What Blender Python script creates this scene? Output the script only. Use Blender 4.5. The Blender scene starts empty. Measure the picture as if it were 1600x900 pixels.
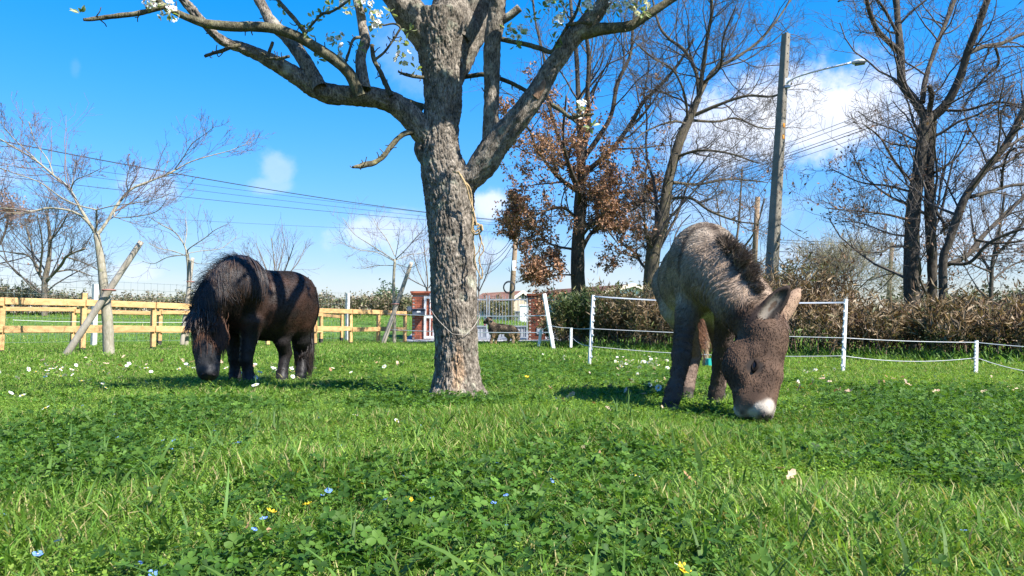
import bpy, math, random
import numpy as np
from math import radians, sin, cos, pi
from mathutils import Vector

scene = bpy.context.scene
# ------------------------------------------------------------------ camera, sky, sun, exposure
CAM = np.array([0.0, 0.0, 0.45])
TILT = math.atan(66 / 1200.0)
cd = bpy.data.cameras.new('camera')
cam = bpy.data.objects.new('camera', cd)
scene.collection.objects.link(cam)
cam.location = CAM
cam.rotation_euler = (pi / 2 + TILT, 0, 0)
cd.sensor_width = 36.0
cd.lens = 36.0 * 1200 / 1600
cd.clip_start = 0.05
cd.clip_end = 3000
scene.camera = cam

SUN_EL, SUN_AZ = 47.0, 126.0            # azimuth clockwise from +Y
world = bpy.data.worlds.new('World')
scene.world = world
world.use_nodes = True
scene.view_settings.view_transform = 'Standard'
scene.view_settings.look = 'None'
scene.view_settings.exposure = 1.42
scene.view_settings.gamma = 1.0
scene.render.engine = 'CYCLES'
scene.cycles.max_bounces = 8
scene.cycles.transparent_max_bounces = 16
scene.cycles.use_denoising = True
SUN_STRENGTH, SKY_STRENGTH = 5.0, 0.053

se, sa = radians(SUN_EL), radians(SUN_AZ)
TO_SUN = np.array([sin(sa) * cos(se), cos(sa) * cos(se), sin(se)])
sl = bpy.data.lights.new('sun', 'SUN')
sl.energy = SUN_STRENGTH
sl.angle = radians(0.53)
sl.color = (1.0, 0.955, 0.88)
sun = bpy.data.objects.new('sun', sl)
scene.collection.objects.link(sun)
sun.rotation_euler = Vector(TO_SUN).to_track_quat('Z', 'Y').to_euler()
sun.location = (12, -12, 20)


def P(px, py, Y):
    """World point seen at photograph pixel (px, py) at distance Y along +Y."""
    a, b = (px - 800) / 1200.0, (450 - py) / 1200.0
    d = np.array([a, cos(TILT) - b * sin(TILT), sin(TILT) + b * cos(TILT)])
    return CAM + d * (Y / d[1])


def pdir(px, py):
    p = P(px, py, 10.0) - CAM
    return p / np.linalg.norm(p)


def build_world():
    nt = world.node_tree
    N, L = nt.nodes, nt.links
    N.clear()
    out = N.new('ShaderNodeOutputWorld')
    bg = N.new('ShaderNodeBackground')
    bg.inputs['Strength'].default_value = SKY_STRENGTH
    sky = N.new('ShaderNodeTexSky')
    sky.sky_type = 'NISHITA'
    sky.sun_disc = False
    sky.sun_elevation = se
    sky.sun_rotation = sa
    sky.altitude = 100
    sky.air_density = 1.0
    sky.dust_density = 0.25
    sky.ozone_density = 3.0
    hs = N.new('ShaderNodeHueSaturation')
    hs.inputs['Saturation'].default_value = 1.46
    hs.inputs['Value'].default_value = 1.85
    hs.inputs['Hue'].default_value = 0.497
    L.new(sky.outputs[0], hs.inputs['Color'])
    tc = N.new('ShaderNodeTexCoord')
    gen = tc.outputs['Generated']

    def vm(op, a, b=None):
        n = N.new('ShaderNodeVectorMath')
        n.operation = op
        for i, v in enumerate((a, b)):
            if v is None:
                continue
            if isinstance(v, (tuple, list, np.ndarray)):
                n.inputs[i].default_value = tuple(float(x) for x in v)
            else:
                L.new(v, n.inputs[i])
        return n.outputs['Value'] if op in ('DOT_PRODUCT', 'LENGTH') else n.outputs['Vector']

    def mt(op, a, b=None, c=None, clamp=False):
        n = N.new('ShaderNodeMath')
        n.operation = op
        n.use_clamp = clamp
        for i, v in enumerate((a, b, c)):
            if v is None:
                continue
            if isinstance(v, (int, float)):
                n.inputs[i].default_value = v
            else:
                L.new(v, n.inputs[i])
        return n.outputs[0]

    def noise(vec, scale, detail, rough=0.55):
        n = N.new('ShaderNodeTexNoise')
        n.inputs['Scale'].default_value = scale
        n.inputs['Detail'].default_value = detail
        n.inputs['Roughness'].default_value = rough
        L.new(vec, n.inputs['Vector'])
        return n.outputs['Fac']
    nz = noise(gen, 14.0, 8, 0.6)
    nf = noise(gen, 40.0, 6, 0.6)
    # clouds: (centre px, py, half width px, half height px, strength)
    blobs = [(1250, 178, 190, 74, 1.0), (1165, 205, 120, 62, .9), (1350, 168, 110, 62, .62), (1080, 205, 70, 55, .45),
             (432, 264, 25, 32, .36), (425, 290, 36, 14, .3), (588, 362, 88, 32, .62), (640, 385, 60, 26, .40), (762, 322, 40, 30, .8),
             (238, 292, 42, 26, .38), (212, 425, 44, 16, .5), (540, 448, 170, 26, .14), (765, 395, 46, 24, .45),
             (930, 430, 130, 34, .25), (20, 420, 120, 34, .25), (150, 440, 200, 26, .12), (1540, 360, 190, 50, .45), (1320, 395, 130, 26, .4),
             (640, 72, 70, 60, .18), (640, 110, 60, 40, .15), (1100, 330, 160, 30, .25), (118, 106, 8, 18, .06), (1700, 250, 160, 60, .5),
             (-300, 240, 200, 60, .6), (-700, 150, 260, 80, .7), (2200, 200, 300, 90, .7)]
    total = None
    up = np.array([0, 0, 1.0])
    for (cx, cy, hw, hh, st) in blobs:
        c = pdir(cx, cy)
        r = np.cross(c, up); r /= np.linalg.norm(r)
        u = np.cross(r, c)
        x = mt('DIVIDE', vm('DOT_PRODUCT', gen, r), hw / 1215.0)
        y = mt('DIVIDE', vm('DOT_PRODUCT', gen, u), hh / 1215.0)
        f = mt('GREATER_THAN', vm('DOT_PRODUCT', gen, c), 0.0)
        d = mt('SQRT', mt('ADD', mt('MULTIPLY', x, x), mt('MULTIPLY', y, y)))
        d = mt('ADD', d, mt('MULTIPLY', mt('SUBTRACT', nz, 0.5), 1.5))
        d = mt('ADD', d, mt('MULTIPLY', mt('SUBTRACT', nf, 0.5), 1.1))
        m = N.new('ShaderNodeMapRange')
        m.interpolation_type = 'SMOOTHERSTEP'
        m.inputs['From Min'].default_value = 1.25
        m.inputs['From Max'].default_value = 0.25
        m.inputs['To Max'].default_value = st
        L.new(d, m.inputs['Value'])
        v = mt('MULTIPLY', m.outputs[0], f)
        total = v if total is None else mt('MAXIMUM', total, v)
    # a hint of grey body inside the clouds
    rmp = N.new('ShaderNodeValToRGB')
    rmp.color_ramp.elements[0].position = 0.35
    rmp.color_ramp.elements[0].color = (6.6, 7.2, 8.6, 1)
    rmp.color_ramp.elements[1].position = 0.68
    rmp.color_ramp.elements[1].color = (8.6, 8.8, 9.4, 1)
    L.new(nz, rmp.inputs[0])
    mix = N.new('ShaderNodeMixRGB')
    L.new(total, mix.inputs['Fac'])
    bw = N.new('ShaderNodeRGBToBW')
    L.new(hs.outputs[0], bw.inputs[0])
    q = mt('DIVIDE', bw.outputs[0], 7.0)
    k = mt('DIVIDE', 1.36, mt('ADD', q, 1.0))
    sc = N.new('ShaderNodeVectorMath')
    sc.operation = 'SCALE'
    L.new(vm('MULTIPLY', hs.outputs[0], (1.16, .985, 1.10)), sc.inputs[0])
    L.new(k, sc.inputs['Scale'])
    L.new(sc.outputs[0], mix.inputs['Color1'])
    L.new(rmp.outputs[0], mix.inputs['Color2'])
    L.new(mix.outputs[0], bg.inputs['Color'])
    L.new(bg.outputs[0], out.inputs['Surface'])


build_world()
rng = np.random.default_rng(7)
COL = scene.collection

# ------------------------------------------------------------------ numeric helpers


def nrm(v):
    v = np.asarray(v, float)
    return v / np.maximum(np.linalg.norm(v, axis=-1, keepdims=True), 1e-9)


def _hash(i, j, k):
    h = (i * 374761393 + j * 668265263 + k * 2147483647) & 0xFFFFFFFF
    h = ((h ^ (h >> 13)) * 1274126177) & 0xFFFFFFFF
    h = h ^ (h >> 16)
    return (h & 0xFFFFFF) / float(0xFFFFFF)


def vnoise(p):
    p = np.asarray(p, float)
    i = np.floor(p).astype(np.int64)
    f = p - i
    f = f * f * (3 - 2 * f)
    r = 0
    for dx in (0, 1):
        for dy in (0, 1):
            for dz in (0, 1):
                w = ((f[..., 0] if dx else 1 - f[..., 0]) * (f[..., 1] if dy else 1 - f[..., 1]) * (f[..., 2] if dz else 1 - f[..., 2]))
                r = r + w * _hash(i[..., 0] + dx, i[..., 1] + dy, i[..., 2] + dz)
    return r


def fbm(p, o=4):
    p = np.asarray(p, float)
    r, a, s = 0, 0.5, 0
    for k in range(o):
        r = r + a * vnoise(p + 17.3 * k)
        s += a
        a *= 0.5
        p = p * 2.03
    return r / s


def sstep(a, b, x):
    t = np.clip((x - a) / (b - a), 0, 1)
    return t * t * (3 - 2 * t)


def bank_height(x, y):
    side = 1.45 - 0.55 * sstep(-6, 1, x) - 0.35 * sstep(6, 14, x)
    return side * sstep(31, 45, y)


def gz(x, y):
    x, y = np.asarray(x, float), np.asarray(y, float)
    n = vnoise(np.stack([x * .9, y * .9, 0 * x + 3.3], -1)) - .5
    n2 = vnoise(np.stack([x * .23, y * .23, 0 * x + 9.1], -1)) - .5
    near = sstep(1.0, 4.0, y)
    return -0.035 + (n * 0.03 + n2 * 0.03 * near) * (1 - .6 * sstep(30, 60, y)) + bank_height(x, y)


# ------------------------------------------------------------------ scene helpers
ORG = {}


def root(name, label, cat, loc, group=None):
    o = bpy.data.objects.new(name, None)
    COL.objects.link(o)
    o.location = tuple(float(v) for v in loc)
    o.empty_display_size = .1
    o['label'] = label
    o['category'] = cat
    if group:
        o['group'] = group
    ORG[o.name] = np.array(loc, float)
    return o


def tag(o, label=None, cat=None, group=None, kind=None):
    for k, v in (('label', label), ('category', cat), ('group', group), ('kind', kind)):
        if v:
            o[k] = v
    return o


def raw_mesh(name, V, F, mats=None, smooth=False, tint=None, mat_idx=None):
    """F: list of integer arrays (m,3) or (m,4)."""
    me = bpy.data.meshes.new(name)
    V = np.asarray(V, np.float32)
    if not isinstance(F, list):
        F = [F]
    F = [np.asarray(f, np.int32) for f in F if len(f)]
    nl = sum(f.size for f in F)
    nf = sum(len(f) for f in F)
    me.vertices.add(len(V))
    me.vertices.foreach_set('co', V.ravel())
    me.loops.add(nl)
    me.polygons.add(nf)
    li = np.concatenate([f.ravel() for f in F])
    tot = np.concatenate([np.full(len(f), f.shape[1], np.int32) for f in F])
    st = np.concatenate([[0], np.cumsum(tot)[:-1]]).astype(np.int32)
    me.loops.foreach_set('vertex_index', li)
    me.polygons.foreach_set('loop_start', st)
    me.polygons.foreach_set('loop_total', tot)
    me.polygons.foreach_set('use_smooth', np.full(nf, bool(smooth)))
    if mats is not None:
        for m in (mats if isinstance(mats, (list, tuple)) else [mats]):
            me.materials.append(m)
    if mat_idx is not None:
        me.polygons.foreach_set('material_index', np.asarray(mat_idx, np.int32))
    if tint is not None:
        a = me.attributes.new('tint', 'FLOAT_COLOR', 'POINT')
        t = np.ones((len(V), 4), np.float32)
        t[:, :3] = tint
        a.data.foreach_set('color', t.ravel())
    me.update(calc_edges=True)
    me.validate()
    return me


def mk(name, V, F, mats, parent=None, smooth=False, tint=None, org=None, mat_idx=None):
    """Link one mesh object; V in world coordinates. Children sit at the top-level thing's origin."""
    V = np.asarray(V, float)
    if parent is not None:
        org = ORG[parent.name]
    elif org is None:
        org = np.zeros(3)
    org = np.asarray(org, float)
    me = raw_mesh(name, V - org, F, mats, smooth, tint, mat_idx)
    o = bpy.data.objects.new(name, me)
    COL.objects.link(o)
    ORG[o.name] = org
    if parent is not None:
        o.parent = parent
    else:
        o.location = tuple(org)
    return o


class Acc:
    """Collects vertices, faces and per-vertex colours."""
    def __init__(s):
        s.V, s.Q, s.T, s.C, s.n = [], [], [], [], 0

    def add(s, V, Q=None, T=None, C=None):
        V = np.asarray(V, float).reshape(-1, 3)
        if Q is not None and len(Q):
            s.Q.append(np.asarray(Q, np.int64).reshape(-1, 4) + s.n)
        if T is not None and len(T):
            s.T.append(np.asarray(T, np.int64).reshape(-1, 3) + s.n)
        if C is None:
            C = (1, 1, 1)
        s.C.append(np.broadcast_to(np.asarray(C, float), (len(V), 3)))
        s.V.append(V)
        s.n += len(V)
        return s

    def faces(s):
        F = []
        if s.Q:
            F.append(np.concatenate(s.Q))
        if s.T:
            F.append(np.concatenate(s.T))
        return F

    def mk(s, name, mats, parent=None, smooth=False, tinted=True, org=None):
        return mk(name, np.concatenate(s.V), s.faces(), mats, parent, smooth, np.concatenate(s.C) if tinted else None, org)

    def box(s, a, b, w, h, up=(0, 0, 1), C=None, bev=0.0):
        """Bar from a to b, width w sideways and h along up."""
        a, b = np.asarray(a, float), np.asarray(b, float)
        t = nrm(b - a)
        u = np.cross(t, np.asarray(up, float))
        if np.linalg.norm(u) < 1e-4:
            u = np.cross(t, (0, 1, 0))
        u = nrm(u)
        v = np.cross(u, t)
        if bev <= 0:
            sec = [(-1, -1), (1, -1), (1, 1), (-1, 1)]
            sec = [(x * w / 2, y * h / 2) for x, y in sec]
        else:
            x, y, c = w / 2, h / 2, bev
            sec = [(-x + c, -y), (x - c, -y), (x, -y + c), (x, y - c), (x - c, y), (-x + c, y), (-x, y - c), (-x, -y + c)]
        n = len(sec)
        V = [p + u * x + v * y for p in (a, b) for x, y in sec]
        Q = [(i, i + n, (i + 1) % n + n, (i + 1) % n) for i in range(n)]
        if n == 4:
            Q += [(0, 1, 2, 3), (7, 6, 5, 4)]
            return s.add(V, Q, None, C)
        T = [(0, i, i + 1) for i in range(1, n - 1)] + [(n, n + i + 1, n + i) for i in range(1, n - 1)]
        return s.add(V, Q, T, C)


def cat(poly, n):
    """Catmull-Rom resample of rows (any number of columns) to n points."""
    p = np.asarray(poly, float)
    if len(p) == 2:
        t = np.linspace(0, 1, n)[:, None]
        return p[0] * (1 - t) + p[1] * t
    e = np.concatenate([[2 * p[0] - p[1]], p, [2 * p[-1] - p[-2]]])
    d = np.linalg.norm(np.diff(p[:, :3], axis=0), axis=1)
    s = np.concatenate([[0], np.cumsum(d)])
    u = np.linspace(0, s[-1], n)
    i = np.clip(np.searchsorted(s, u, side='right') - 1, 0, len(p) - 2)
    t = ((u - s[i]) / np.maximum(d[i], 1e-9))[:, None]
    p0, p1, p2, p3 = e[i], e[i + 1], e[i + 2], e[i + 3]
    return .5 * ((2 * p1) + (-p0 + p2) * t + (2 * p0 - 5 * p1 + 4 * p2 - p3) * t ** 2 + (-p0 + 3 * p1 - 3 * p2 + p3) * t ** 3)


def frames(pl):
    t = nrm(np.gradient(pl, axis=1))
    m = np.abs(t.mean(1))
    ref = np.zeros((len(pl), 3))
    ref[np.arange(len(pl)), m.argmin(1)] = 1
    u = nrm(np.cross(t, ref[:, None, :]))
    return t, u, np.cross(t, u)


def tubes(pl, rad, S=4):
    """pl (N,n,3), rad (N,n) -> V, Q. Tips are left to taper."""
    pl, rad = np.asarray(pl, float), np.asarray(rad, float)
    N, n, _ = pl.shape
    t, u, v = frames(pl)
    a = np.arange(S) * 2 * pi / S
    ring = (np.cos(a)[None, None, :, None] * u[:, :, None, :] + np.sin(a)[None, None, :, None] * v[:, :, None, :])
    V = pl[:, :, None, :] + ring * rad[:, :, None, None]
    idx = np.arange(N * n * S).reshape(N, n, S)
    Q = np.stack([idx[:, :-1, :], np.roll(idx, -1, 2)[:, :-1, :], np.roll(idx, -1, 2)[:, 1:, :], idx[:, 1:, :]], -1)
    return V.reshape(-1, 3), Q.reshape(-1, 4)


def add_tube(acc, pts, r, S=6, C=None, cap=True):
    pts = np.asarray(pts, float)
    r = np.broadcast_to(np.asarray(r, float), (len(pts),))
    V, Q = tubes(pts[None], r[None], S)
    T = None
    if cap:
        m = len(V)
        V = np.concatenate([V, pts[:1], pts[-1:]])
        T = [(m, (i + 1) % S, i) for i in range(S)] + [(m + 1, m - S + i, m - S + (i + 1) % S) for i in range(S)]
    acc.add(V, Q, T, C)


def sphere_mesh(c, r, nu=12, nv=8, R=None):
    r = np.broadcast_to(np.asarray(r, float), (3,))
    th = np.linspace(0, pi, nv + 1)
    ph = np.arange(nu) * 2 * pi / nu
    V = np.stack([np.outer(np.sin(th), np.cos(ph)), np.outer(np.sin(th), np.sin(ph)), np.outer(np.cos(th), np.ones(nu))], -1) * r
    V = V.reshape(-1, 3)
    if R is not None:
        V = V @ np.asarray(R)
    idx = np.arange((nv + 1) * nu).reshape(nv + 1, nu)
    Q = np.stack([idx[:-1], idx[1:], np.roll(idx, -1, 1)[1:], np.roll(idx, -1, 1)[:-1]], -1).reshape(-1, 4)
    return V + np.asarray(c, float), Q


# ------------------------------------------------------------------ materials
MATS = {}


def new_mat(name):
    m = bpy.data.materials.new(name)
    m.use_nodes = True
    nt = m.node_tree
    return m, nt.nodes, nt.links, nt.nodes['Principled BSDF']


def mat(name, col, col2=None, scale=8.0, rough=.8, bump=0.0, bscale=30.0, stretch=(1, 1, 1), tint=False, metal=0.0, detail=5.0, lo=.35, hi=.65, spec=.3):
    """Surface of two real colours mixed by noise, with fine relief."""
    if name in MATS:
        return MATS[name]
    m, N, L, b = new_mat(name)
    tc = N.new('ShaderNodeTexCoord')
    mp = N.new('ShaderNodeMapping')
    mp.inputs['Scale'].default_value = stretch
    L.new(tc.outputs['Object'], mp.inputs['Vector'])
    nz = N.new('ShaderNodeTexNoise')
    nz.inputs['Scale'].default_value = scale
    nz.inputs['Detail'].default_value = detail
    L.new(mp.outputs[0], nz.inputs['Vector'])
    rp = N.new('ShaderNodeValToRGB')
    rp.color_ramp.elements[0].position = lo
    rp.color_ramp.elements[1].position = hi
    rp.color_ramp.elements[0].color = (*col, 1)
    rp.color_ramp.elements[1].color = (*(col2 or tuple(c * .75 for c in col)), 1)
    L.new(nz.outputs['Fac'], rp.inputs[0])
    c = rp.outputs[0]
    if tint:
        at = N.new('ShaderNodeAttribute')
        at.attribute_name = 'tint'
        mx = N.new('ShaderNodeMixRGB')
        mx.blend_type = 'MULTIPLY'
        mx.inputs['Fac'].default_value = 1
        L.new(c, mx.inputs['Color1'])
        L.new(at.outputs['Color'], mx.inputs['Color2'])
        c = mx.outputs[0]
    L.new(c, b.inputs['Base Color'])
    b.inputs['Roughness'].default_value = rough
    b.inputs['Metallic'].default_value = metal
    b.inputs['Specular IOR Level'].default_value = spec
    if bump > 0:
        nb = N.new('ShaderNodeTexNoise')
        nb.inputs['Scale'].default_value = bscale
        nb.inputs['Detail'].default_value = 6
        L.new(mp.outputs[0], nb.inputs['Vector'])
        bm = N.new('ShaderNodeBump')
        bm.inputs['Strength'].default_value = bump
        bm.inputs['Distance'].default_value = .02
        L.new(nb.outputs['Fac'], bm.inputs['Height'])
        L.new(bm.outputs[0], b.inputs['Normal'])
    MATS[name] = m
    return m


def leaf_mat(name, col, trans=.35, rough=.5, vary=.3, gain=1.6, spec=.4):
    """Thin leaf: tint attribute times colour, partly translucent, varied a little from plant to plant."""
    if name in MATS:
        return MATS[name]
    m, N, L, b = new_mat(name)
    at = N.new('ShaderNodeAttribute')
    at.attribute_name = 'tint'
    mx = N.new('ShaderNodeMixRGB')
    mx.blend_type = 'MULTIPLY'
    mx.inputs['Fac'].default_value = 1
    mx.inputs['Color1'].default_value = (*col, 1)
    L.new(at.outputs['Color'], mx.inputs['Color2'])
    oi = N.new('ShaderNodeObjectInfo')
    hs = N.new('ShaderNodeHueSaturation')
    mr = N.new('ShaderNodeMapRange')
    mr.inputs['To Min'].default_value = 1 - vary
    mr.inputs['To Max'].default_value = 1 + vary
    L.new(oi.outputs['Random'], mr.inputs['Value'])
    L.new(mr.outputs[0], hs.inputs['Value'])
    L.new(mx.outputs[0], hs.inputs['Color'])
    c = hs.outputs[0]
    L.new(c, b.inputs['Base Color'])
    b.inputs['Roughness'].default_value = rough
    b.inputs['Specular IOR Level'].default_value = spec
    if trans > 0:
        tr = N.new('ShaderNodeBsdfTranslucent')
        g = N.new('ShaderNodeMixRGB')
        g.blend_type = 'MULTIPLY'
        g.inputs['Fac'].default_value = 1
        g.inputs['Color2'].default_value = (gain, gain * .95, gain * .5, 1)
        L.new(c, g.inputs['Color1'])
        L.new(g.outputs[0], tr.inputs['Color'])
        ms = N.new('ShaderNodeMixShader')
        ms.inputs[0].default_value = trans
        L.new(b.outputs[0], ms.inputs[1])
        L.new(tr.outputs[0], ms.inputs[2])
        L.new(ms.outputs[0], N['Material Output'].inputs['Surface'])
    MATS[name] = m
    return m


def tint_mat(name, rough=.7, spec=.25, bump=0.0, bscale=60.0, sheen=0.0):
    """Colour comes straight from the tint attribute (coats, petals)."""
    if name in MATS:
        return MATS[name]
    m, N, L, b = new_mat(name)
    at = N.new('ShaderNodeAttribute')
    at.attribute_name = 'tint'
    L.new(at.outputs['Color'], b.inputs['Base Color'])
    b.inputs['Roughness'].default_value = rough
    b.inputs['Specular IOR Level'].default_value = spec
    if sheen:
        b.inputs['Sheen Weight'].default_value = sheen
    if bump:
        tc = N.new('ShaderNodeTexCoord')
        nb = N.new('ShaderNodeTexNoise')
        nb.inputs['Scale'].default_value = bscale
        nb.inputs['Detail'].default_value = 6
        L.new(tc.outputs['Object'], nb.inputs['Vector'])
        bm = N.new('ShaderNodeBump')
        bm.inputs['Strength'].default_value = bump
        bm.inputs['Distance'].default_value = .01
        L.new(nb.outputs['Fac'], bm.inputs['Height'])
        L.new(bm.outputs[0], b.inputs['Normal'])
    MATS[name] = m
    return m


def bark_mat(name, c1, c2, c3, fine=60.0, tint=False):
    """Bark: two greys streaked along the stem plus lichen patches, with relief."""
    if name in MATS:
        return MATS[name]
    m, N, L, b = new_mat(name)
    tc = N.new('ShaderNodeTexCoord')
    mp = N.new('ShaderNodeMapping')
    mp.inputs['Scale'].default_value = (1, 1, .35)
    L.new(tc.outputs['Object'], mp.inputs['Vector'])
    a = N.new('ShaderNodeTexNoise')
    a.inputs['Scale'].default_value = fine
    a.inputs['Detail'].default_value = 8
    a.inputs['Roughness'].default_value = .65
    L.new(mp.outputs[0], a.inputs['Vector'])
    r = N.new('ShaderNodeValToRGB')
    r.color_ramp.elements[0].position = .34
    r.color_ramp.elements[1].position = .66
    r.color_ramp.elements[0].color = (*c1, 1)
    r.color_ramp.elements[1].color = (*c2, 1)
    L.new(a.outputs['Fac'], r.inputs[0])
    p = N.new('ShaderNodeTexNoise')
    p.inputs['Scale'].default_value = 7
    p.inputs['Detail'].default_value = 7
    p.inputs['Roughness'].default_value = .7
    L.new(tc.outputs['Object'], p.inputs['Vector'])
    pr = N.new('ShaderNodeValToRGB')
    pr.color_ramp.elements[0].position = .56
    pr.color_ramp.elements[1].position = .66
    L.new(p.outputs['Fac'], pr.inputs[0])
    mx = N.new('ShaderNodeMixRGB')
    L.new(pr.outputs[0], mx.inputs['Fac'])
    L.new(r.outputs[0], mx.inputs['Color1'])
    mx.inputs['Color2'].default_value = (*c3, 1)
    c = mx.outputs[0]
    if tint:
        at = N.new('ShaderNodeAttribute')
        at.attribute_name = 'tint'
        m2 = N.new('ShaderNodeMixRGB')
        m2.blend_type = 'MULTIPLY'
        m2.inputs['Fac'].default_value = 1
        L.new(c, m2.inputs['Color1'])
        L.new(at.outputs['Color'], m2.inputs['Color2'])
        c = m2.outputs[0]
    L.new(c, b.inputs['Base Color'])
    b.inputs['Roughness'].default_value = .9
    b.inputs['Specular IOR Level'].default_value = .15
    bm = N.new('ShaderNodeBump')
    bm.inputs['Strength'].default_value = .7
    bm.inputs['Distance'].default_value = .02
    L.new(a.outputs['Fac'], bm.inputs['Height'])
    L.new(bm.outputs[0], b.inputs['Normal'])
    MATS[name] = m
    return m


WHITE = lambda: mat('white_paint', (.78, .78, .76), (.66, .66, .64), 12, .5)

# ------------------------------------------------------------------ ground
def spaced(lo, hi, n, k):
    t = np.linspace(-1, 1, n)
    s = np.sinh(k * t) / np.sinh(k)
    return np.where(s < 0, -s * lo, s * hi)


def dirt_amount(x, y):
    """Bare strip under the timber fence and by the gate."""
    f = np.clip((y - 16.5) / 12.5, -.2, 1.15)
    fx = -10.96 + 6.92 * f
    d = np.abs(x - fx + .25)
    n = vnoise(np.stack([x * 1.3, y * .6, 0 * x], -1))
    a = (1 - sstep(.25, 1.1, d)) * (y > 15) * (y < 32) * sstep(.25, .6, n)
    g = np.exp(-(((x + 3.6) / 2.2) ** 2 + ((y - 29.3) / 1.0) ** 2)) * .9
    return np.clip(a * .9 + g, 0, 1)


def build_ground():
    xs = spaced(-1500, 1500, 220, 7.5)
    ys = spaced(-40, 2500, 300, 7.0) + 3
    X, Y = np.meshgrid(xs, ys, indexing='ij')
    V = np.stack([X, Y, gz(X, Y)], -1).reshape(-1, 3)
    idx = np.arange(X.size).reshape(X.shape)
    Q = np.stack([idx[:-1, :-1], idx[1:, :-1], idx[1:, 1:], idx[:-1, 1:]], -1).reshape(-1, 4)
    d = dirt_amount(V[:, 0], V[:, 1])[:, None]
    far = sstep(9, 22, V[:, 1])[:, None]
    g = np.array([.04, .068, .016]) * (1 - far) + np.array([.075, .145, .024]) * far
    tint = g * (1 - d) + np.array([.30, .235, .15]) * d
    m = mat('lawn_soil', (1.12, 1.1, 1.0), (.7, .74, .7), 3.5, .95, .8, 14, tint=True, detail=9)
    o = mk('lawn', V, Q, m, smooth=True, tint=tint)
    tag(o, 'green paddock lawn rising to a low bank beyond the fences', kind='structure')
    # grey drive inside and beyond the gate
    xs = np.linspace(-4.6, 3.2, 30)
    ys = np.linspace(31.6, 38, 16)
    X, Y = np.meshgrid(xs, ys, indexing='ij')
    V = np.stack([X, Y, gz(X, Y) + .02], -1).reshape(-1, 3)
    idx = np.arange(X.size).reshape(X.shape)
    Q = np.stack([idx[:-1, :-1], idx[1:, :-1], idx[1:, 1:], idx[:-1, 1:]], -1).reshape(-1, 4)
    o = mk('driveway', V, Q, mat('gravel', (.33, .33, .34), (.2, .2, .21), 9, .95, .8, 40), smooth=True)
    tag(o, 'grey gravel drive behind the metal gate', kind='structure')


build_ground()

TIMBER = mat('new_timber', (.60, .375, .165), (.34, .19, .075), 5.5, .8, .6, 45, (1, 1, 2.6), tint=True, detail=11, lo=.36, hi=.80)
TAR = mat('tarred_foot', (.02, .02, .022), (.035, .033, .03), 14, .8)


def timber_fence(pts, H, rails, label, group, foot, rail_h, jit=0.0):
    """Posts at pts (x, y); each span has its own rails; dipped post feet as sub-parts."""
    r = np.random.default_rng(len(pts))
    t = root('timber_fence', label, 'fence', (pts[0][0], pts[0][1], 0), group)
    pts = [np.array([p[0], p[1], float(gz(p[0], p[1])), p[2] if len(p) > 2 else H]) for p in pts]
    for p in pts:
        a = Acc()
        s = .11
        lean = r.normal(0, .006, 2)
        top = np.array([p[0] + lean[0], p[1] + lean[1], p[2] + p[3]])
        a.box((p[0], p[1], p[2] + foot), top, s, s, (.6, .8, 0), (1,) * 3 * np.array(r.uniform(.85, 1.1)), .008)
        o = a.mk('post', TIMBER, t)
        a = Acc()
        a.box((p[0], p[1], p[2] - .2), (p[0], p[1], p[2] + foot), s + .004, s + .004, (.6, .8, 0), None, .008)
        a.mk('post_foot', TAR, o, tinted=False)
    for p, q in zip(pts[:-1], pts[1:]):
        d = nrm((q - p)[:2])
        side = np.array([d[1], -d[0], 0]) * .075
        if side[1] > 0:
            side = -side
        for z in rails:
            a = Acc()
            A = np.array([p[0], p[1], p[2] + z]) + side
            B = np.array([q[0], q[1], q[2] + z]) + side
            e = nrm(B - A) * .012
            zj = r.normal(0, .016, 2)
            a.box(A + e + (0, 0, zj[0]), B - e + (0, 0, zj[1]), .045, rail_h, (0, 0, 1), np.ones(3) * r.uniform(.8, 1.12), .006)
            a.mk('rail', TIMBER, t)
    return t


def fpt(t, A=(-10.96, 16.5), B=(-4.04, 29.0)):
    return (A[0] + t * (B[0] - A[0]), A[1] + t * (B[1] - A[1]))


timber_fence([(*fpt(-.13),), (*fpt(0),), (*fpt(.126), 1.36), (*fpt(.256),), (*fpt(.39),), (*fpt(.525),), (*fpt(.665), 1.32), (*fpt(.785),), (*fpt(.89),), (*fpt(1.0),)],
             1.2, (1.12, .52), 'pale new timber fence nearest the pony, two rails on thick posts', 'timber fences', .07, .15)
far_px = [(-30, 19.6), (115, 21.3), (250, 23.2), (375, 25), (502, 27), (534, 31)]
timber_fence([((px - 800) / 1200 * y, y) for px, y in far_px], 1.12, (1.03, .47),
             'second timber fence standing behind the first, thinner posts with black feet', 'timber fences', .18, .11)

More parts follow.
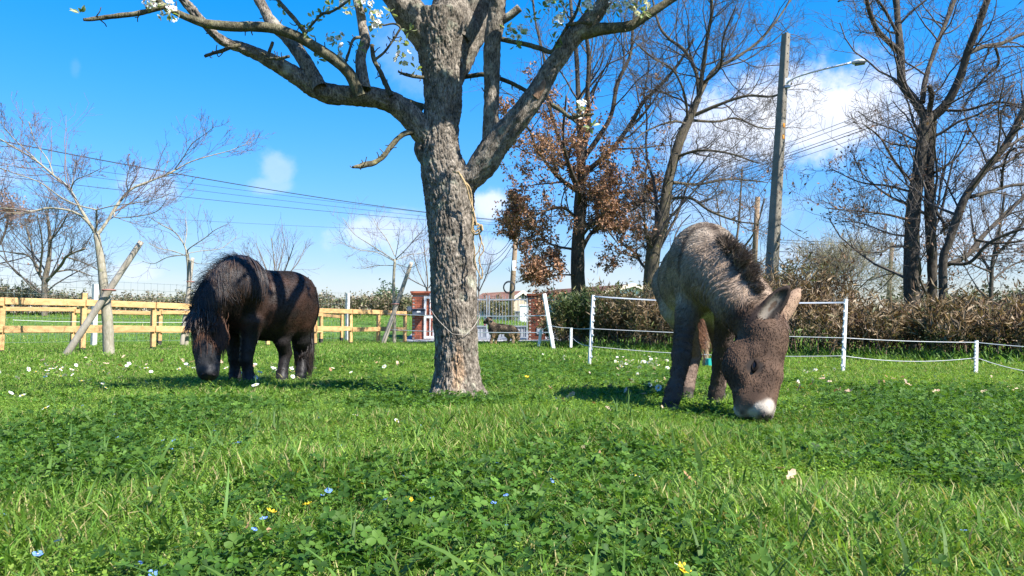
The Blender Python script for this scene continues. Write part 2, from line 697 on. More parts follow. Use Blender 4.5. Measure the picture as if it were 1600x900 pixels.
# galvanised wire fence on pale concrete posts
def wire_fence():
    pts = [((px - 800) / 1200 * y, y, h) for px, y, h in ((-160, 19, 1.85), (148, 23.5, 1.9), (400, 28, 1.8), (543, 32.0, 2.0))]
    t = root('wire_fence', 'pale concrete posts carrying faint square wire mesh behind the timber fences', 'fence', (pts[0][0], pts[0][1], 0))
    conc = mat('pale_concrete', (.55, .55, .52), (.4, .4, .37), 6, .9, .5, 30)
    wire = mat('fence_wire', (.30, .36, .33), (.22, .27, .25), 20, .5, metal=.6)
    for x, y, h in pts:
        a = Acc()
        z = float(gz(x, y))
        a.box((x, y, z - .2), (x, y, z + h), .14, .14, (.5, .8, 0), None, .012)
        a.mk('concrete_post', conc, t, tinted=False)
    a = Acc()
    for (x0, y0, h0), (x1, y1, h1) in zip(pts[:-1], pts[1:]):
        n = 26
        for z in np.linspace(.15, 2.0, 9):
            add_tube(a, [(x0, y0, gz(x0, y0) + z), (x1, y1, gz(x1, y1) + z)], .0045, 3, cap=False)
        for f in np.arange(1, n) / n:
            x, y = x0 + (x1 - x0) * f, y0 + (y1 - y0) * f
            add_tube(a, [(x, y, gz(x, y) + .12), (x, y, gz(x, y) + 2.02)], .0035, 3, cap=False)
    tag(a.mk('wire_mesh', wire, t, tinted=False), kind='stuff')


wire_fence()

# ------------------------------------------------------------------ gate, brick piers, letter box
BRICK = mat('brick', (.46, .14, .075), (.33, .09, .05), 9, .9, .5, 60, tint=True)
MORTAR = mat('mortar', (.42, .36, .31), (.33, .28, .24), 20, .95, .4, 50)


def brick_pier(px0, px1, top, Y, label, dark=1.0):
    x0, x1 = (px0 - 800) / 1200 * Y, (px1 - 800) / 1200 * Y
    w = x1 - x0
    zc = P(800, top, Y)[2]
    z0 = float(gz(x0, Y)) - .1
    t = root('brick_pier', label, 'pier', ((x0 + x1) / 2, Y, 0))
    r = np.random.default_rng(int(px0))
    a = Acc()
    cx, cy, hw = (x0 + x1) / 2, Y + w / 2, w / 2
    a.box((cx, cy, z0), (cx, cy, zc - .16), w - .02, w - .02, (0, 1, 0))
    a.mk('mortar_core', MORTAR, t, tinted=False)
    a = Acc()
    ch = .075
    k = int((zc - .18 - z0) / ch)
    for i in range(k):
        z = z0 + i * ch + .032
        for s in range(4):
            ang = s * pi / 2
            d, n = np.array([cos(ang), sin(ang), 0]), np.array([sin(ang), -cos(ang), 0])
            off = .0 if i % 2 else .11
            e = np.arange(-hw + (.11 if i % 2 == s % 2 else 0), hw - .02, .222)
            for u in e:
                u1 = min(u + .21, hw - .004)
                c = np.array([cx, cy, z]) + n * (hw - .012 + r.uniform(0, .006))
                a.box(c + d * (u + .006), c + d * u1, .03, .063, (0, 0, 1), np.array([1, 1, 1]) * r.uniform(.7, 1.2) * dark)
    tag(a.mk('brickwork', BRICK, t), kind='stuff')
    a = Acc()
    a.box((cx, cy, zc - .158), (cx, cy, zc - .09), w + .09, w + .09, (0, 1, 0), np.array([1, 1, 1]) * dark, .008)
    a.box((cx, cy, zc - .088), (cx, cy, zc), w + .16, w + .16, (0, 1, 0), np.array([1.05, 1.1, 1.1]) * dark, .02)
    a.mk('cap', BRICK, t)
    return cx, cy, hw, z0, zc, t


GY = 33.0
pl = brick_pier(644, 673, 455, GY, 'sunlit red brick gate pier with flat brick cap beside the white wicket gate')
pr = brick_pier(826, 852, 459, GY, 'shaded brick gate pier, shade tinted into its bricks, between the dog and the hedge', .36)  # shade on this pier is painted in by darkening the brick tint
a = Acc()                                # short flue on the right pier cap
tz = pr[4]
add_tube(a, [(pr[0] + .02, pr[1], tz), (pr[0] + .02, pr[1], tz + .2)], .09, 8)
tag(a.mk('lamp_base', mat('grey_metal', (.2, .2, .2), (.12, .12, .12), 10, .6), tinted=False, org=(pr[0], pr[1], tz)),
    'small grey lamp base on the shaded brick pier', 'lamp')


def gates():
    wp = WHITE()
    # white wicket gate
    Y = GY - .05
    x0, x1 = (662.5 - 800) / 1200 * Y, (700 - 800) / 1200 * Y
    z0, z1 = .09, P(700, 463, Y)[2]
    t = root('wicket_gate', 'white steel wicket gate beside the red brick pier', 'gate', (x0, Y, 0))
    a = Acc()
    for x in (x0 + .05, x1 - .05):
        a.box((x, Y, z0), (x, Y, z1), .1, .06, (0, 1, 0))
    for z in (z0 + .06, (z0 + z1) / 2 + .02, z1 - .05):
        a.box((x0 + .1, Y, z), (x1 - .1, Y, z), .05, .1)
    a.mk('gate_frame', wp, t, tinted=False)
    for x in np.arange(x0 + .26, x1 - .12, .2):
        a = Acc()
        add_tube(a, [(x, Y, z0 + .1), (x, Y, z1 + .22)], .022, 6)
        a.mk('bar', wp, t, tinted=False)
    a = Acc()
    a.box((x1 - .3, Y - .06, 1.0), (x1 - .14, Y - .06, 1.02), .03, .03)
    a.mk('handle', mat('grey_metal', (.2, .2, .2)), t, tinted=False)
    # pale double gate
    gm = mat('pale_steel', (.30, .33, .37), (.22, .25, .28), 8, .5, metal=.2)
    for (pa, pb) in ((700, 762), (763, 825)):
        x0, x1 = (pa - 800) / 1200 * GY, (pb - 800) / 1200 * GY
        zt = P(800, 466, GY)[2]
        t = root('drive_gate', 'tall pale steel bar drive gate leaf ' + ('hidden partly by the pear trunk' if pa == 700 else 'hung on the shaded brick pier behind the dog'), 'gate', (x0, GY, 0), 'drive gate leaves')
        a = Acc()
        for x in (x0 + .04, x1 - .04):
            a.box((x, GY, .06), (x, GY, zt + .12), .055, .05, (0, 1, 0))
        for z in (.14, .62, zt - .06):
            a.box((x0 + .075, GY, z), (x1 - .075, GY, z), .045, .06)
        a.mk('gate_frame', gm, t, tinted=False)
        for x in np.arange(x0 + .2, x1 - .1, .135):
            b = Acc()
            add_tube(b, [(x, GY - .001, .1), (x, GY - .001, zt - .03), (x, GY - .001, zt + .16)], [.010, .010, .004], 6)
            b.mk('bar', gm, t, tinted=False)
        a = Acc()
        a.box(((x0 + x1) / 2, GY + .03, .17), ((x0 + x1) / 2, GY + .03, .59), x1 - x0 - .16, .008, (0, 1, 0))
        a.mk('lower_panel', mat('panel_grey', (.36, .38, .41), (.27, .28, .30), 3, .7), t, tinted=False)
    # letter box
    x = pl[0] - .05
    y = GY - .2
    z = P(650, 488, GY)[2]
    t = root('letter_box', 'grey metal letter box fixed to the red brick pier', 'letter box', (x, y, z))
    lb = mat('letter_box_grey', (.16, .19, .23), (.12, .14, .17), 8, .45, metal=.4)
    a = Acc()
    a.box((x - .30, y, z - .02), (x + .22, y, z - .02), .34, .2, (0, 0, 1), None, .02)
    a.mk('box_body', lb, t, tinted=False)
    a = Acc()
    a.box((x - .32, y - .02, z + .1), (x + .24, y - .02, z + .1), .42, .03, (0, .15, 1), None, .008)
    a.mk('lid', lb, t, tinted=False)
    a = Acc()
    a.box((x - .1, y - .178, z + .02), (x + .06, y - .178, z + .02), .012, .08)
    a.mk('name_plate', wp, t, tinted=False)
    # back box on the left and meter plate on right pier
    a = Acc()
    a.box((pl[0] - pl[2] - .12, GY + .1, z + .08), (pl[0] - pl[2] - .12, GY + .1, z + .26), .2, .16, (0, 1, 0), None, .02)
    tag(a.mk('intercom_box', lb, tinted=False, org=(pl[0] - pl[2] - .12, GY + .1, z)), 'small blue grey box beside the red brick pier above the letter box', 'box')
    a = Acc()
    mz = P(840, 517, GY)[2]
    a.box((pr[0] + .12, GY - .03, mz - .14), (pr[0] + .12, GY - .03, mz + .14), .28, .05, (0, 1, 0), None, .01)
    tag(a.mk('meter_plate', mat('plate_grey', (.33, .36, .40), None, 6, .6), tinted=False, org=(pr[0] + .12, GY, mz)), 'grey meter plate low on the shaded brick pier', 'plate')


gates()


# ------------------------------------------------------------------ house beyond the gate, far roof
def gable_house(name, label, cx, Y, w, depth, zb, ze, zr, wallm, turn, gable_m, roof_over=.35):
    t = root(name, label, 'house', (cx, Y, zb))
    R = np.array([[cos(turn), -sin(turn), 0], [sin(turn), cos(turn), 0], [0, 0, 1]])
    T = lambda pts: np.asarray(pts, float) @ R.T + np.array([cx, Y, 0])
    h = w / 2
    # gable front at local y=0 facing -y; long side at local x=-h
    V = T([(-h, 0, zb), (h, 0, zb), (h, 0, ze), (0, 0, zr), (-h, 0, ze), (-h, depth, zb), (h, depth, zb), (h, depth, ze), (0, depth, zr), (-h, depth, ze)])
    mk('gable_wall', V[[0, 1, 2, 3, 4]], [np.array([[0, 1, 2, 4]]), np.array([[4, 2, 3]])], gable_m, t)
    mk('wall', V, [np.array([[5, 0, 4, 9], [1, 6, 7, 2], [6, 5, 9, 7]]), np.array([[7, 9, 8]])], wallm, t)
    roofm = mat('clay_tiles', (.30, .155, .105), (.22, .11, .08), 2.0, .9, tint=True)
    a = Acc()
    sl = (zr - ze) / h
    r = np.random.default_rng(3)
    for sgn in (-1, 1):
        rows = 9
        for i in range(rows):
            f0, f1 = i / rows, (i + 1) / rows
            xa, xb = sgn * (h + roof_over) * (1 - f0), sgn * (h + roof_over) * (1 - f1)
            za, zb2 = zr - abs(xa) * sl + .09, zr - abs(xb) * sl + .06
            for y in np.arange(-roof_over, depth + roof_over, .9):
                y1 = min(y + .9, depth + roof_over)
                c = np.ones(3) * r.uniform(.75, 1.25)
                pts = T([(xa, y, za), (xa, y1, za), (xb, y1, zb2), (xb, y, zb2)])
                lo = pts - (0, 0, .08)
                Q = [(0, 1, 2, 3), (0, 4, 5, 1), (3, 7, 4, 0), (1, 5, 6, 2)]
                a.add(np.concatenate([pts, lo]), Q, None, c)
    tag(a.mk('roof', roofm, t), kind='stuff')
    a = Acc()                                          # barge boards
    for sgn in (-1, 1):
        A, B = T([(sgn * (h + roof_over), -roof_over - .03, zr - (h + roof_over) * sl - .02), (0, -roof_over - .03, zr - .02)])
        a.box(A, B, .06, .26)
    a.mk('barge_board', mat('cream_board', (.62, .56, .46), None, 5, .7), t, tinted=False)
    return t, T


def houses():
    white = mat('white_render', (.80, .80, .79), (.72, .72, .72), 2, .85)
    clad = mat('tan_cladding', (.50, .43, .32), (.42, .35, .25), 3, .85, tint=True)
    Y = 72.0
    zz = lambda py, y=Y: P(800, py, y)[2]
    cx = (813 - 800) / 1200 * Y
    t, T = gable_house('white_house', 'white house with red tiled roof and tan boarded gable behind the gate', cx, Y, 2.75, 5.2, zz(520), zz(468.5), zz(455.5), white, .72, clad)
    a = Acc()                                          # gable boards
    r = np.random.default_rng(5)
    for x in np.arange(-1.3, 1.31, .24):
        top = zz(455.5) - abs(x) * (zz(455.5) - zz(468.5)) / 1.375 - .12
        p = T([(x, -.03, zz(519)), (x, -.03, top)])
        o = Acc()
        o.box(p[0], p[1], .21, .05, (sin(.72), -cos(.72), 0), np.ones(3) * r.uniform(.8, 1.15))
        o.mk('board', clad, t)
    # low white garden wall and grey shed front right of the house
    for (p0, p1, y, py0, py1, m, lab, nm) in ((812, 826, 58, 478, 503, white, 'low white garden wall end beyond the gate', 'garden_wall'),
                                              (798, 813, 60, 488, 503, mat('blue_grey_board', (.17, .19, .23), (.12, .13, .16), 4, .8), 'dark grey low shed front beside the white wall', 'shed')):
        a = Acc()
        x0, x1 = (p0 - 800) / 1200 * y, (p1 - 800) / 1200 * y
        a.box(((x0 + x1) / 2, y, P(0, py1 + 12, y)[2]), ((x0 + x1) / 2, y, P(0, py0, y)[2]), x1 - x0, .5, (0, 1, 0), None, .02)
        a.box(((x0 + x1) / 2, y, P(0, py0, y)[2] + .002), ((x0 + x1) / 2, y, P(0, py0, y)[2] + .09), x1 - x0 + .1, .6, (0, 1, 0), None, .02)
        tag(a.mk(nm, m, tinted=False, org=((x0 + x1) / 2, y, 1)), lab, 'wall' if nm == 'garden_wall' else 'shed')
    Y2 = 60.0
    z2 = lambda py: P(800, py, Y2)[2]
    gable_house('low_house', 'low house whose tan roof edge shows above the hedge between two oaks', (985 - 800) / 1200 * Y2, Y2, 5.2, 9, 1.0, z2(456), z2(445), white, .6, white)


houses()


# ------------------------------------------------------------------ poles, lamp, lines
def utility_poles():
    wood = bark_mat('pole_wood', (.17, .12, .08), (.28, .21, .14), (.22, .18, .13), 18)
    conc = mat('pole_concrete', (.22, .20, .16), (.15, .135, .11), 4, .92, .6, 40, detail=9)

    def wood_pole(px0, py0, px1, py1, Y, w0, w1, label, coil=False):
        a = P(px0, py0, Y)
        b = P(px1, py1, Y)
        a0 = a + (a - b) * .1
        t = root('wooden_pole', label, 'utility pole', (a[0], a[1], 0))
        k = Acc()
        add_tube(k, [a0, (a0 + b) / 2, b], [w0 / 2400 * Y, (w0 + w1) / 4800 * Y, w1 / 2400 * Y], 12)
        k.mk('shaft', wood, t, smooth=True, tinted=False)
        return t, a, b
    t, a, b = wood_pole(797, 500, 808, 343, 46, 9, 7, 'leaning wooden utility pole with coiled cable behind the gate')
    k = Acc()
    c = P(795.5, 449, 45.6)
    for i in range(4):
        ang = np.linspace(0, 2 * pi, 25)
        R = .30 + .03 * i
        add_tube(k, np.stack([c[0] + R * np.cos(ang) * (1 - .03 * i), c[1] + .03 * i + 0 * ang, c[2] + R * 1.0 * np.sin(ang)], -1), .014, 5)
    k.mk('cable_coil', mat('black_cable', (.02, .025, .035), None, 9, .5), t, tinted=False)
    k = Acc()
    q = P(806.5, 372, 45.5)
    k.box(q - (.35, 0, 0), q + (.35, 0, 0), .08, .1)
    k.mk('crossarm', mat('grey_metal', (.2, .2, .2)), t, tinted=False)
    k = Acc()
    q = P(803, 415, 45.6)
    k.box(q - (0, 0, .3), q + (0, 0, .3), .22, .16, (0, 1, 0), None, .02)
    k.mk('junction_box', WHITE(), t, tinted=False)
    wood_pole(1178, 420, 1184, 308, 30, 9, 8, 'short bare wooden pole just left of the concrete lamp pole')
    wood_pole(1388, 470, 1394, 379, 34, 7, 6, 'thin wooden pole far behind the grey bush near the twin oak')
    wood_pole(1095, 470, 1097, 415, 60, 4, 3, 'slim distant wooden pole rising behind the low house')
    # concrete pole with street lamp
    Y = 19.0
    a, b = P(1200, 520, Y), P(1228, 53, Y)
    t = root('concrete_pole', 'tall tapered concrete pole carrying a street lamp arm, orange tags on it', 'utility pole', (a[0], a[1], 0))
    k = Acc()
    n = 13
    pts = [a + (b - a) * f for f in np.linspace(-.06, 1, n)]
    for i in range(n - 1):
        w0 = (17.5 - 8.0 * i / n) / 1200 * Y
        w1 = (17.5 - 8.0 * (i + 1) / n) / 1200 * Y
        u, v = np.array([.80, .6, 0]), np.array([-.6, .8, 0])
        V = []
        for p, w in ((pts[i], w0), (pts[i + 1], w1)):
            x, c = w / 2, w * .08
            for sx, sy in ((-x + c, -x), (x - c, -x), (x, -x + c), (x, x - c), (x - c, x), (-x + c, x), (-x, x - c), (-x, -x + c)):
                V.append(p + u * sx + v * sy)
        Q = [(j, (j + 1) % 8, (j + 1) % 8 + 8, j + 8) for j in range(8)]
        T = [(8, 8 + j, 9 + j) for j in range(1, 7)] if i == n - 2 else None
        k.add(V, Q, T)
    k.mk('shaft', conc, t, tinted=False)
    hole = mat('hole_dark', (.015, .015, .015), None, 9, .9)
    k = Acc()
    face = np.array([.6, -.8, 0])
    face = np.array([-.6 * -1, -.8, 0])
    for f in np.linspace(.30, .985, 26):
        p = a + (b - a) * f
        w = (17.5 - 8.0 * f) / 1200 * Y
        c = p + np.array([.6, -.8, 0]) * (w / 2 + .002)
        V, Q = sphere_mesh(c, (.016, .016, .022), 6, 4)
        k.add(V, Q)
    tag(k.mk('bolt_hole', hole, t, tinted=False), kind='stuff')
    org = mat('orange_tag', (.62, .25, .03), (.5, .2, .03), 9, .6)
    for f in (.687, .648):
        p = a + (b - a) * f
        w = (17.5 - 8.0 * f) / 1200 * Y
        c = p + np.array([.6, -.8, 0]) * (w / 2 + .006)
        k = Acc()
        k.box(c - (0, 0, .05), c + (0, 0, .05), .075, .012, (.6, -.8, 0), None)
        k.mk('tag_plate', org, t, tinted=False)
    arm = mat('galvanised', (.66, .68, .70), (.52, .54, .56), 7, .4, metal=.35)
    L = [P(1229, 131, Y - .15), P(1240, 122, Y - .2), P(1275, 111, Y - .35), P(1330, 98, Y - .6)]
    k = Acc()
    add_tube(k, cat(L, 14), .026, 8)
    k.mk('lamp_arm', arm, t, smooth=True, tinted=False)
    h0, h1 = P(1331, 98.5, Y - .6), P(1356, 94.5, Y - .72)
    ax = nrm(h1 - h0)
    k = Acc()
    prof = [(0, .05), (.06, .075), (.2, .10), (.42, .095), (.6, .07), (.72, .02)]
    pts = [h0 + ax * s * np.linalg.norm(h1 - h0) / .72 for s, _ in prof]
    V, Q = tubes(np.array(pts)[None], np.array([r for _, r in prof])[None], 12)
    c = h0 + (h1 - h0) * .5
    V[:, 2] = c[2] + (V[:, 2] - c[2]) * .62 + 0
    k.add(V, Q, [(60 + i, 60 + (i + 1) % 12, 66) for i in range(0)])
    k.mk('lamp_head', mat('lamp_shell', (.62, .64, .64), (.5, .52, .52), 5, .4), t, smooth=True, tinted=False)
    k = Acc()
    k.box(h0 + (h1 - h0) * .18 - (0, 0, .055), h0 + (h1 - h0) * .82 - (0, 0, .055), .15, .03, (0, 0, 1), None, .006)
    k.mk('lamp_lens', mat('lens_grey', (.08, .08, .09), None, 9, .2), t, tinted=False)
    k = Acc()
    k.box(P(1229, 130, Y - .05) - (0, 0, .12), P(1229, 130, Y - .05) + (0, 0, .12), .16, .1, (0, 1, 0), None, .01)
    k.mk('arm_bracket', arm, t, tinted=False)


utility_poles()
CABLE = mat('line_cable', (.035, .045, .06), None, 9, .6)


def power_line(a, b, sag, r, label, group, cat_='power line', name='power_line'):
    a, b = np.asarray(a), np.asarray(b)
    t = np.linspace(0, 1, 40)[:, None]
    p = a * (1 - t) + b * t
    p[:, 2] -= sag * 4 * (t * (1 - t))[:, 0]
    k = Acc()
    add_tube(k, p, r, 5, cap=False)
    tag(k.mk(name, CABLE, tinted=False, org=a), label, cat_, group)


def lines():
    g = 'overhead lines on the left of the pear tree'
    power_line(P(806, 346, 46), P(-120, 196, 22), .35, .018, 'thickest overhead cable crossing the blue sky left of the pear tree', g)
    power_line(P(806, 348, 46), P(-150, 226, 22), .10, .008, 'thin overhead wire just under the thick cable left of the pear tree', g)
    power_line(P(806, 351, 46), P(-150, 238, 22), .15, .008, 'middle thin overhead wire of the three under the thick cable', g)
    power_line(P(806, 353, 46), P(-160, 256, 22), .20, .010, 'lowest of the thin overhead wires below the thick cable on the left', g)
    power_line(P(806, 362, 46), P(-160, 312, 24), .25, .006, 'faint lowest wire passing just over the far young tree', g)
    g = 'overhead lines behind the concrete lamp pole'
    for i, (y0, y1, rr) in enumerate(((345, 30, .011), (347, 40, .011), (350, 58, .012), (352, 64, .016), (354, 78, .010))):
        power_line(P(806, y0, 46), P(1720, y1, 15), .62 + .01 * i, rr * .7,
                   ('topmost', 'second', 'third', 'thickest fourth', 'lowest')[i] + ' of the overhead wires rising right behind the concrete lamp pole', g)
    power_line(P(1206, 340, 19), P(1330, 402, 34), .2, .010, 'thin drop wire slanting from the concrete pole down to the grey bush', 'drop wires')
    for i, (y0, y1) in enumerate(((374, 382), (378, 388), (392, 398))):
        power_line(P(1204, y0, 40), P(1640, y1, 36), .12, .014, ('upper', 'middle', 'lower')[i] + ' of three level wires low behind the grey bush', 'level wires behind the hedge')
    for i, (x, y) in enumerate(((752, 388), (744, 410), (748, 430))):
        power_line(P(806, 358 + 8 * i, 45.8), P(x, y, 52), .9 - .15 * i, .018, ('top', 'middle', 'bottom')[i] + ' drooping cable left of the leaning wooden pole', 'drooping cables at the leaning pole')
    power_line(P(806, 432, 46), P(880, 402, 60), .3, .012, 'slack wire from the leaning pole towards the brown oak', 'drop wires')


lines()


# ------------------------------------------------------------------ electric fence: white posts and tapes
def electric():
    wp = WHITE()
    g = 'white electric fence posts'

    def post(px, pyb, pxt, pyt, Y, w, label, clips=True):
        b, t_ = P(px, pyb, Y), P(pxt, pyt, Y)
        b0 = b + (b - t_) * .06
        t = root('fence_stake', label, 'fence post', (b[0], b[1], float(gz(b[0], b[1]))), g)
        a = Acc()
        a.box(b0, t_, w, w * .7, (.2, -1, 0), None, w * .15)
        a.mk('shaft', wp, t, tinted=False)
        if clips:
            a = Acc()
            n = nrm(np.cross(t_ - b, (0, 1, 0)))
            for f in np.linspace(.12, .94, 9):
                c = b + (t_ - b) * f + np.array([0, -w * .3, 0]) - n * (w * .55) * (-1 if px > 1200 else 1)
                a.box(c - (0, 0, .011), c + (0, 0, .011), w * .5, w * .5, (0, 1, 0))
            tag(a.mk('clip', mat('clip_grey', (.62, .66, .70), None, 9, .4), t, tinted=False), kind='stuff')
        return b, t_
    A = post(921, 570, 927, 461, 10.4, .042, 'tall white electric fence post in front of the hedge left of the donkey')
    B = post(1317, 585, 1322, 467, 8.6, .038, 'tall white electric fence post to the right of the donkey')
    C = post(1525, 586, 1526, 532, 8.3, .035, 'short white electric fence stake farthest right before the hedge')
    D = post(864, 542, 850, 459, 19.5, .10, 'leaning tall white post beside the shaded brick pier', False)
    E_ = post(842, 540, 845.5, 515, 20.5, .075, 'short leaning white stake at the foot of the shaded brick pier', False)
    F = post(892, 541, 892.5, 512, 19.0, .065, 'short upright white stake before the green end of the hedge', False)
    # weathered wooden stake with turquoise band seen between the donkey's legs
    a, b = P(1101, 575, 9.6), P(1113, 440, 9.6)
    t = root('wooden_stake', 'weathered wooden stake with turquoise band seen behind the donkey between its legs', 'stake', (a[0], a[1], 0))
    k = Acc()
    n = 30
    tt = np.linspace(0, 1, n)[:, None]
    p = a * (1 - tt) + b * tt
    add_tube(k, p, .034 + .006 * np.sin(np.arange(n) * 1.9), 10)
    k.mk('shaft', bark_mat('stake_wood', (.20, .145, .09), (.38, .29, .19), (.3, .24, .17), 50), t, smooth=True, tinted=False)
    k = Acc()
    q = P(1107.5, 571, 9.55), P(1107.5, 560, 9.55)
    add_tube(k, q, .045, 10)
    k.mk('band', mat('turquoise', (.02, .45, .38), None, 9, .5), t, tinted=False)

    tape = mat('fence_tape', (.74, .75, .76), (.55, .56, .58), 60, .6, stretch=(1, 8, 1))
    cord = mat('fence_cord', (.62, .63, .62), (.5, .5, .5), 30, .6)

    def run(pts, r, label, flat=False, sag=.02, name='fence_tape'):
        out = []
        for p, q in zip(pts[:-1], pts[1:]):
            s = np.linspace(0, 1, 14)[:, None]
            w = np.asarray(p) * (1 - s) + np.asarray(q) * s
            w[:, 2] -= sag * 4 * (s * (1 - s))[:, 0]
            out.append(w if not out else w[1:])
        p = np.concatenate(out)
        k = Acc()
        if flat:
            n = len(p)
            tw = np.sin(np.arange(n) * .7) * .5
            up = np.stack([0 * tw, np.sin(tw), np.cos(tw)], -1) * r
            up2 = np.array([0, .0022, 0])
            V = np.concatenate([p + up - up2, p - up - up2, p - up + up2, p + up + up2])
            i = np.arange(n - 1)
            Q = [np.stack([i + a * n, i + 1 + a * n, i + 1 + b * n, i + b * n], -1) for a, b in ((0, 1), (1, 2), (2, 3), (3, 0))]
            k.add(V, np.concatenate(Q))
        else:
            add_tube(k, p, r, 5)
        tag(k.mk(name, tape if flat else cord, tinted=False, org=p[0]), label, 'fence tape', 'electric fence tapes')
    f = lambda AB, y: P(AB[0], AB[1], y)
    run([P(927.5, 463, 10.35), P(1321, 472.5, 8.55)], .009, 'white flat tape at the top between the two tall white posts behind the donkey', True, .035)
    run([P(892, 512.5, 18.9), P(924.5, 513.5, 10.35), P(1319, 528, 8.55), P(1526, 535, 8.25), P(1680, 545, 7.6)], .0045, 'thin pale cord at middle height running along the whole hedge', sag=.012)
    run([P(892, 525, 18.9), P(922.5, 541, 10.35), P(1318, 556, 8.55), P(1526, 559, 8.25), P(1690, 588, 7.6)], .004, 'lowest pale cord sagging near the grass along the hedge', sag=.05)
    run([P(543, 486.5, 31.9), P(640, 492, 26), P(740, 494, 22), P(853, 493, 19.4)], .012, 'upper white tape crossing before the gate behind the pear trunk', False, .01)
    run([P(543, 511, 31.9), P(640, 516.5, 26), P(740, 519, 22), P(858, 519.5, 19.4)], .012, 'lower white tape crossing in front of the dog', False, .01)
    run([P(845.5, 516, 20.4), P(857, 508, 19.4), P(892, 512.5, 18.95)], .008, 'short cord joining the leaning post to the little stakes')
    run([P(20, 500, 18.5), P(140, 503, 19.5), P(330, 503.5, 22)], .006, 'white cord running low behind the lower timber rail', False, .01)


electric()

# ------------------------------------------------------------------ trees behind
def kids(r, par, prad, k, tr=(.3, 1.0), ratio=(.4, .7), ang=(30, 60), n=6, wob=.16, up=.08, rr=.6, rmin=.004, taper=.35, flat=0.0):
    """Children for every parent branch: par (N,m,3), prad (N,m)."""
    N, m, _ = par.shape
    plen = np.linalg.norm(np.diff(par, axis=1), axis=2).sum(1)
    idx = np.repeat(np.arange(N), k)
    t = r.uniform(tr[0], tr[1], len(idx))
    f = t * (m - 1.001)
    i = f.astype(int)
    w = (f - i)[:, None]
    p = par[idx, i] * (1 - w) + par[idx, i + 1] * w
    tg = nrm(par[idx, i + 1] - par[idx, i])
    rad = prad[idx, i] * (1 - w[:, 0]) + prad[idx, i + 1] * w[:, 0]
    L = plen[idx] * r.uniform(ratio[0], ratio[1], len(idx)) * (1.2 - .55 * t)
    q = r.normal(size=(len(idx), 3))
    q = nrm(q - tg * (q * tg).sum(1, keepdims=True))
    a = np.radians(r.uniform(ang[0], ang[1], len(idx)))[:, None]
    d = nrm(tg * np.cos(a) + q * np.sin(a))
    out = [p]
    for s in range(n - 1):
        d = nrm(d + r.normal(size=d.shape) * wob + np.array([0, 0, up]))
        if flat:
            d[:, 2] *= 1 - flat
        p = p + d * (L / (n - 1))[:, None]
        out.append(p)
    pl = np.stack(out, 1)
    r0 = np.maximum(np.minimum(rad * rr * .75, L * .013 + .004), rmin)
    rd = r0[:, None] * (1 - (1 - taper) * np.linspace(0, 1, n))[None]
    return pl, np.maximum(rd, rmin * .8)


def noisy_tube(path, rad, S, amp, scale, along=1.0, n=None, seed=0.0, end_cap=True, ridge=0.0):
    """A stem with bark relief. path rows (x,y,z), rad per row; resampled to n rings."""
    pr = np.concatenate([np.asarray(path, float), np.asarray(rad, float)[:, None]], 1)
    n = n or max(8, len(path) * 4)
    c = cat(pr, n)
    pl, rd = c[None, :, :3], np.maximum(c[None, :, 3], .001)
    V, Q = tubes(pl, rd, S)
    cen = np.repeat(pl[0], S, 0)
    d = V - cen
    R = np.linalg.norm(d, axis=1, keepdims=True)
    u = d / np.maximum(R, 1e-6)
    s = np.concatenate([[0], np.cumsum(np.linalg.norm(np.diff(pl[0], axis=0), axis=1))])
    sv = np.repeat(s, S)
    th = np.tile(np.arange(S) * 2 * pi / S, n)
    rr = np.repeat(rd[0], S)
    q = np.stack([np.cos(th) * rr * scale, np.sin(th) * rr * scale, sv * scale * along], -1) + seed
    big = fbm(q * .16 + 5, 2) - .5
    fine = fbm(q, 4) - .5
    if ridge:
        q = q + (fbm(q * .35 + 11, 2) - .5)[:, None] * 2.2
        g = np.abs(fbm(q * .62 + 31, 3) - .5) * 2          # 0 in the cracks
        g2 = np.abs(fbm(q * 1.5 + 57, 2) - .5) * 2
        h = np.minimum(g * 3.2, 1) * .7 + np.minimum(g2 * 3, 1) * .35 - .75
        fine = fine * .7 + h * ridge
    V = V + u * (fine * amp + big * amp * 1.6)[:, None]
    T = None
    if end_cap:
        m = len(V)
        V = np.concatenate([V, pl[0][-1:]])
        T = [(m, m - S + i, m - S + (i + 1) % S) for i in range(S)]
    return V, Q, T


def leaves_at(r, pts, size, tints, asp=.5, fold=.3, droop=0.0):
    """Small folded leaves at pts: two quads each."""
    n = len(pts)
    d = r.normal(size=(n, 3))
    d[:, 2] -= droop
    d = nrm(d)
    q = r.normal(size=(n, 3))
    u = nrm(np.cross(d, q))
    w = np.cross(d, u)
    L = (size * r.uniform(.6, 1.3, n))[:, None]
    h = L * asp * .5
    base, tip = pts, pts + d * L
    mid = pts + d * L * .5
    V = np.stack([base, mid + u * h + w * h * fold, tip, mid - u * h + w * h * fold], 1).reshape(-1, 3)
    i = np.arange(n)[:, None] * 4
    T = np.concatenate([i + [[0, 1, 2]], i + [[0, 2, 3]]])
    C = np.repeat(np.asarray(tints)[r.integers(0, len(tints), n)] * r.uniform(.65, 1.3, (n, 1)), 4, 0)
    return V, T, C


LEAFY = leaf_mat('dry_leaf', (1, 1, 1), .2, .7, .0, 1.1, .2)


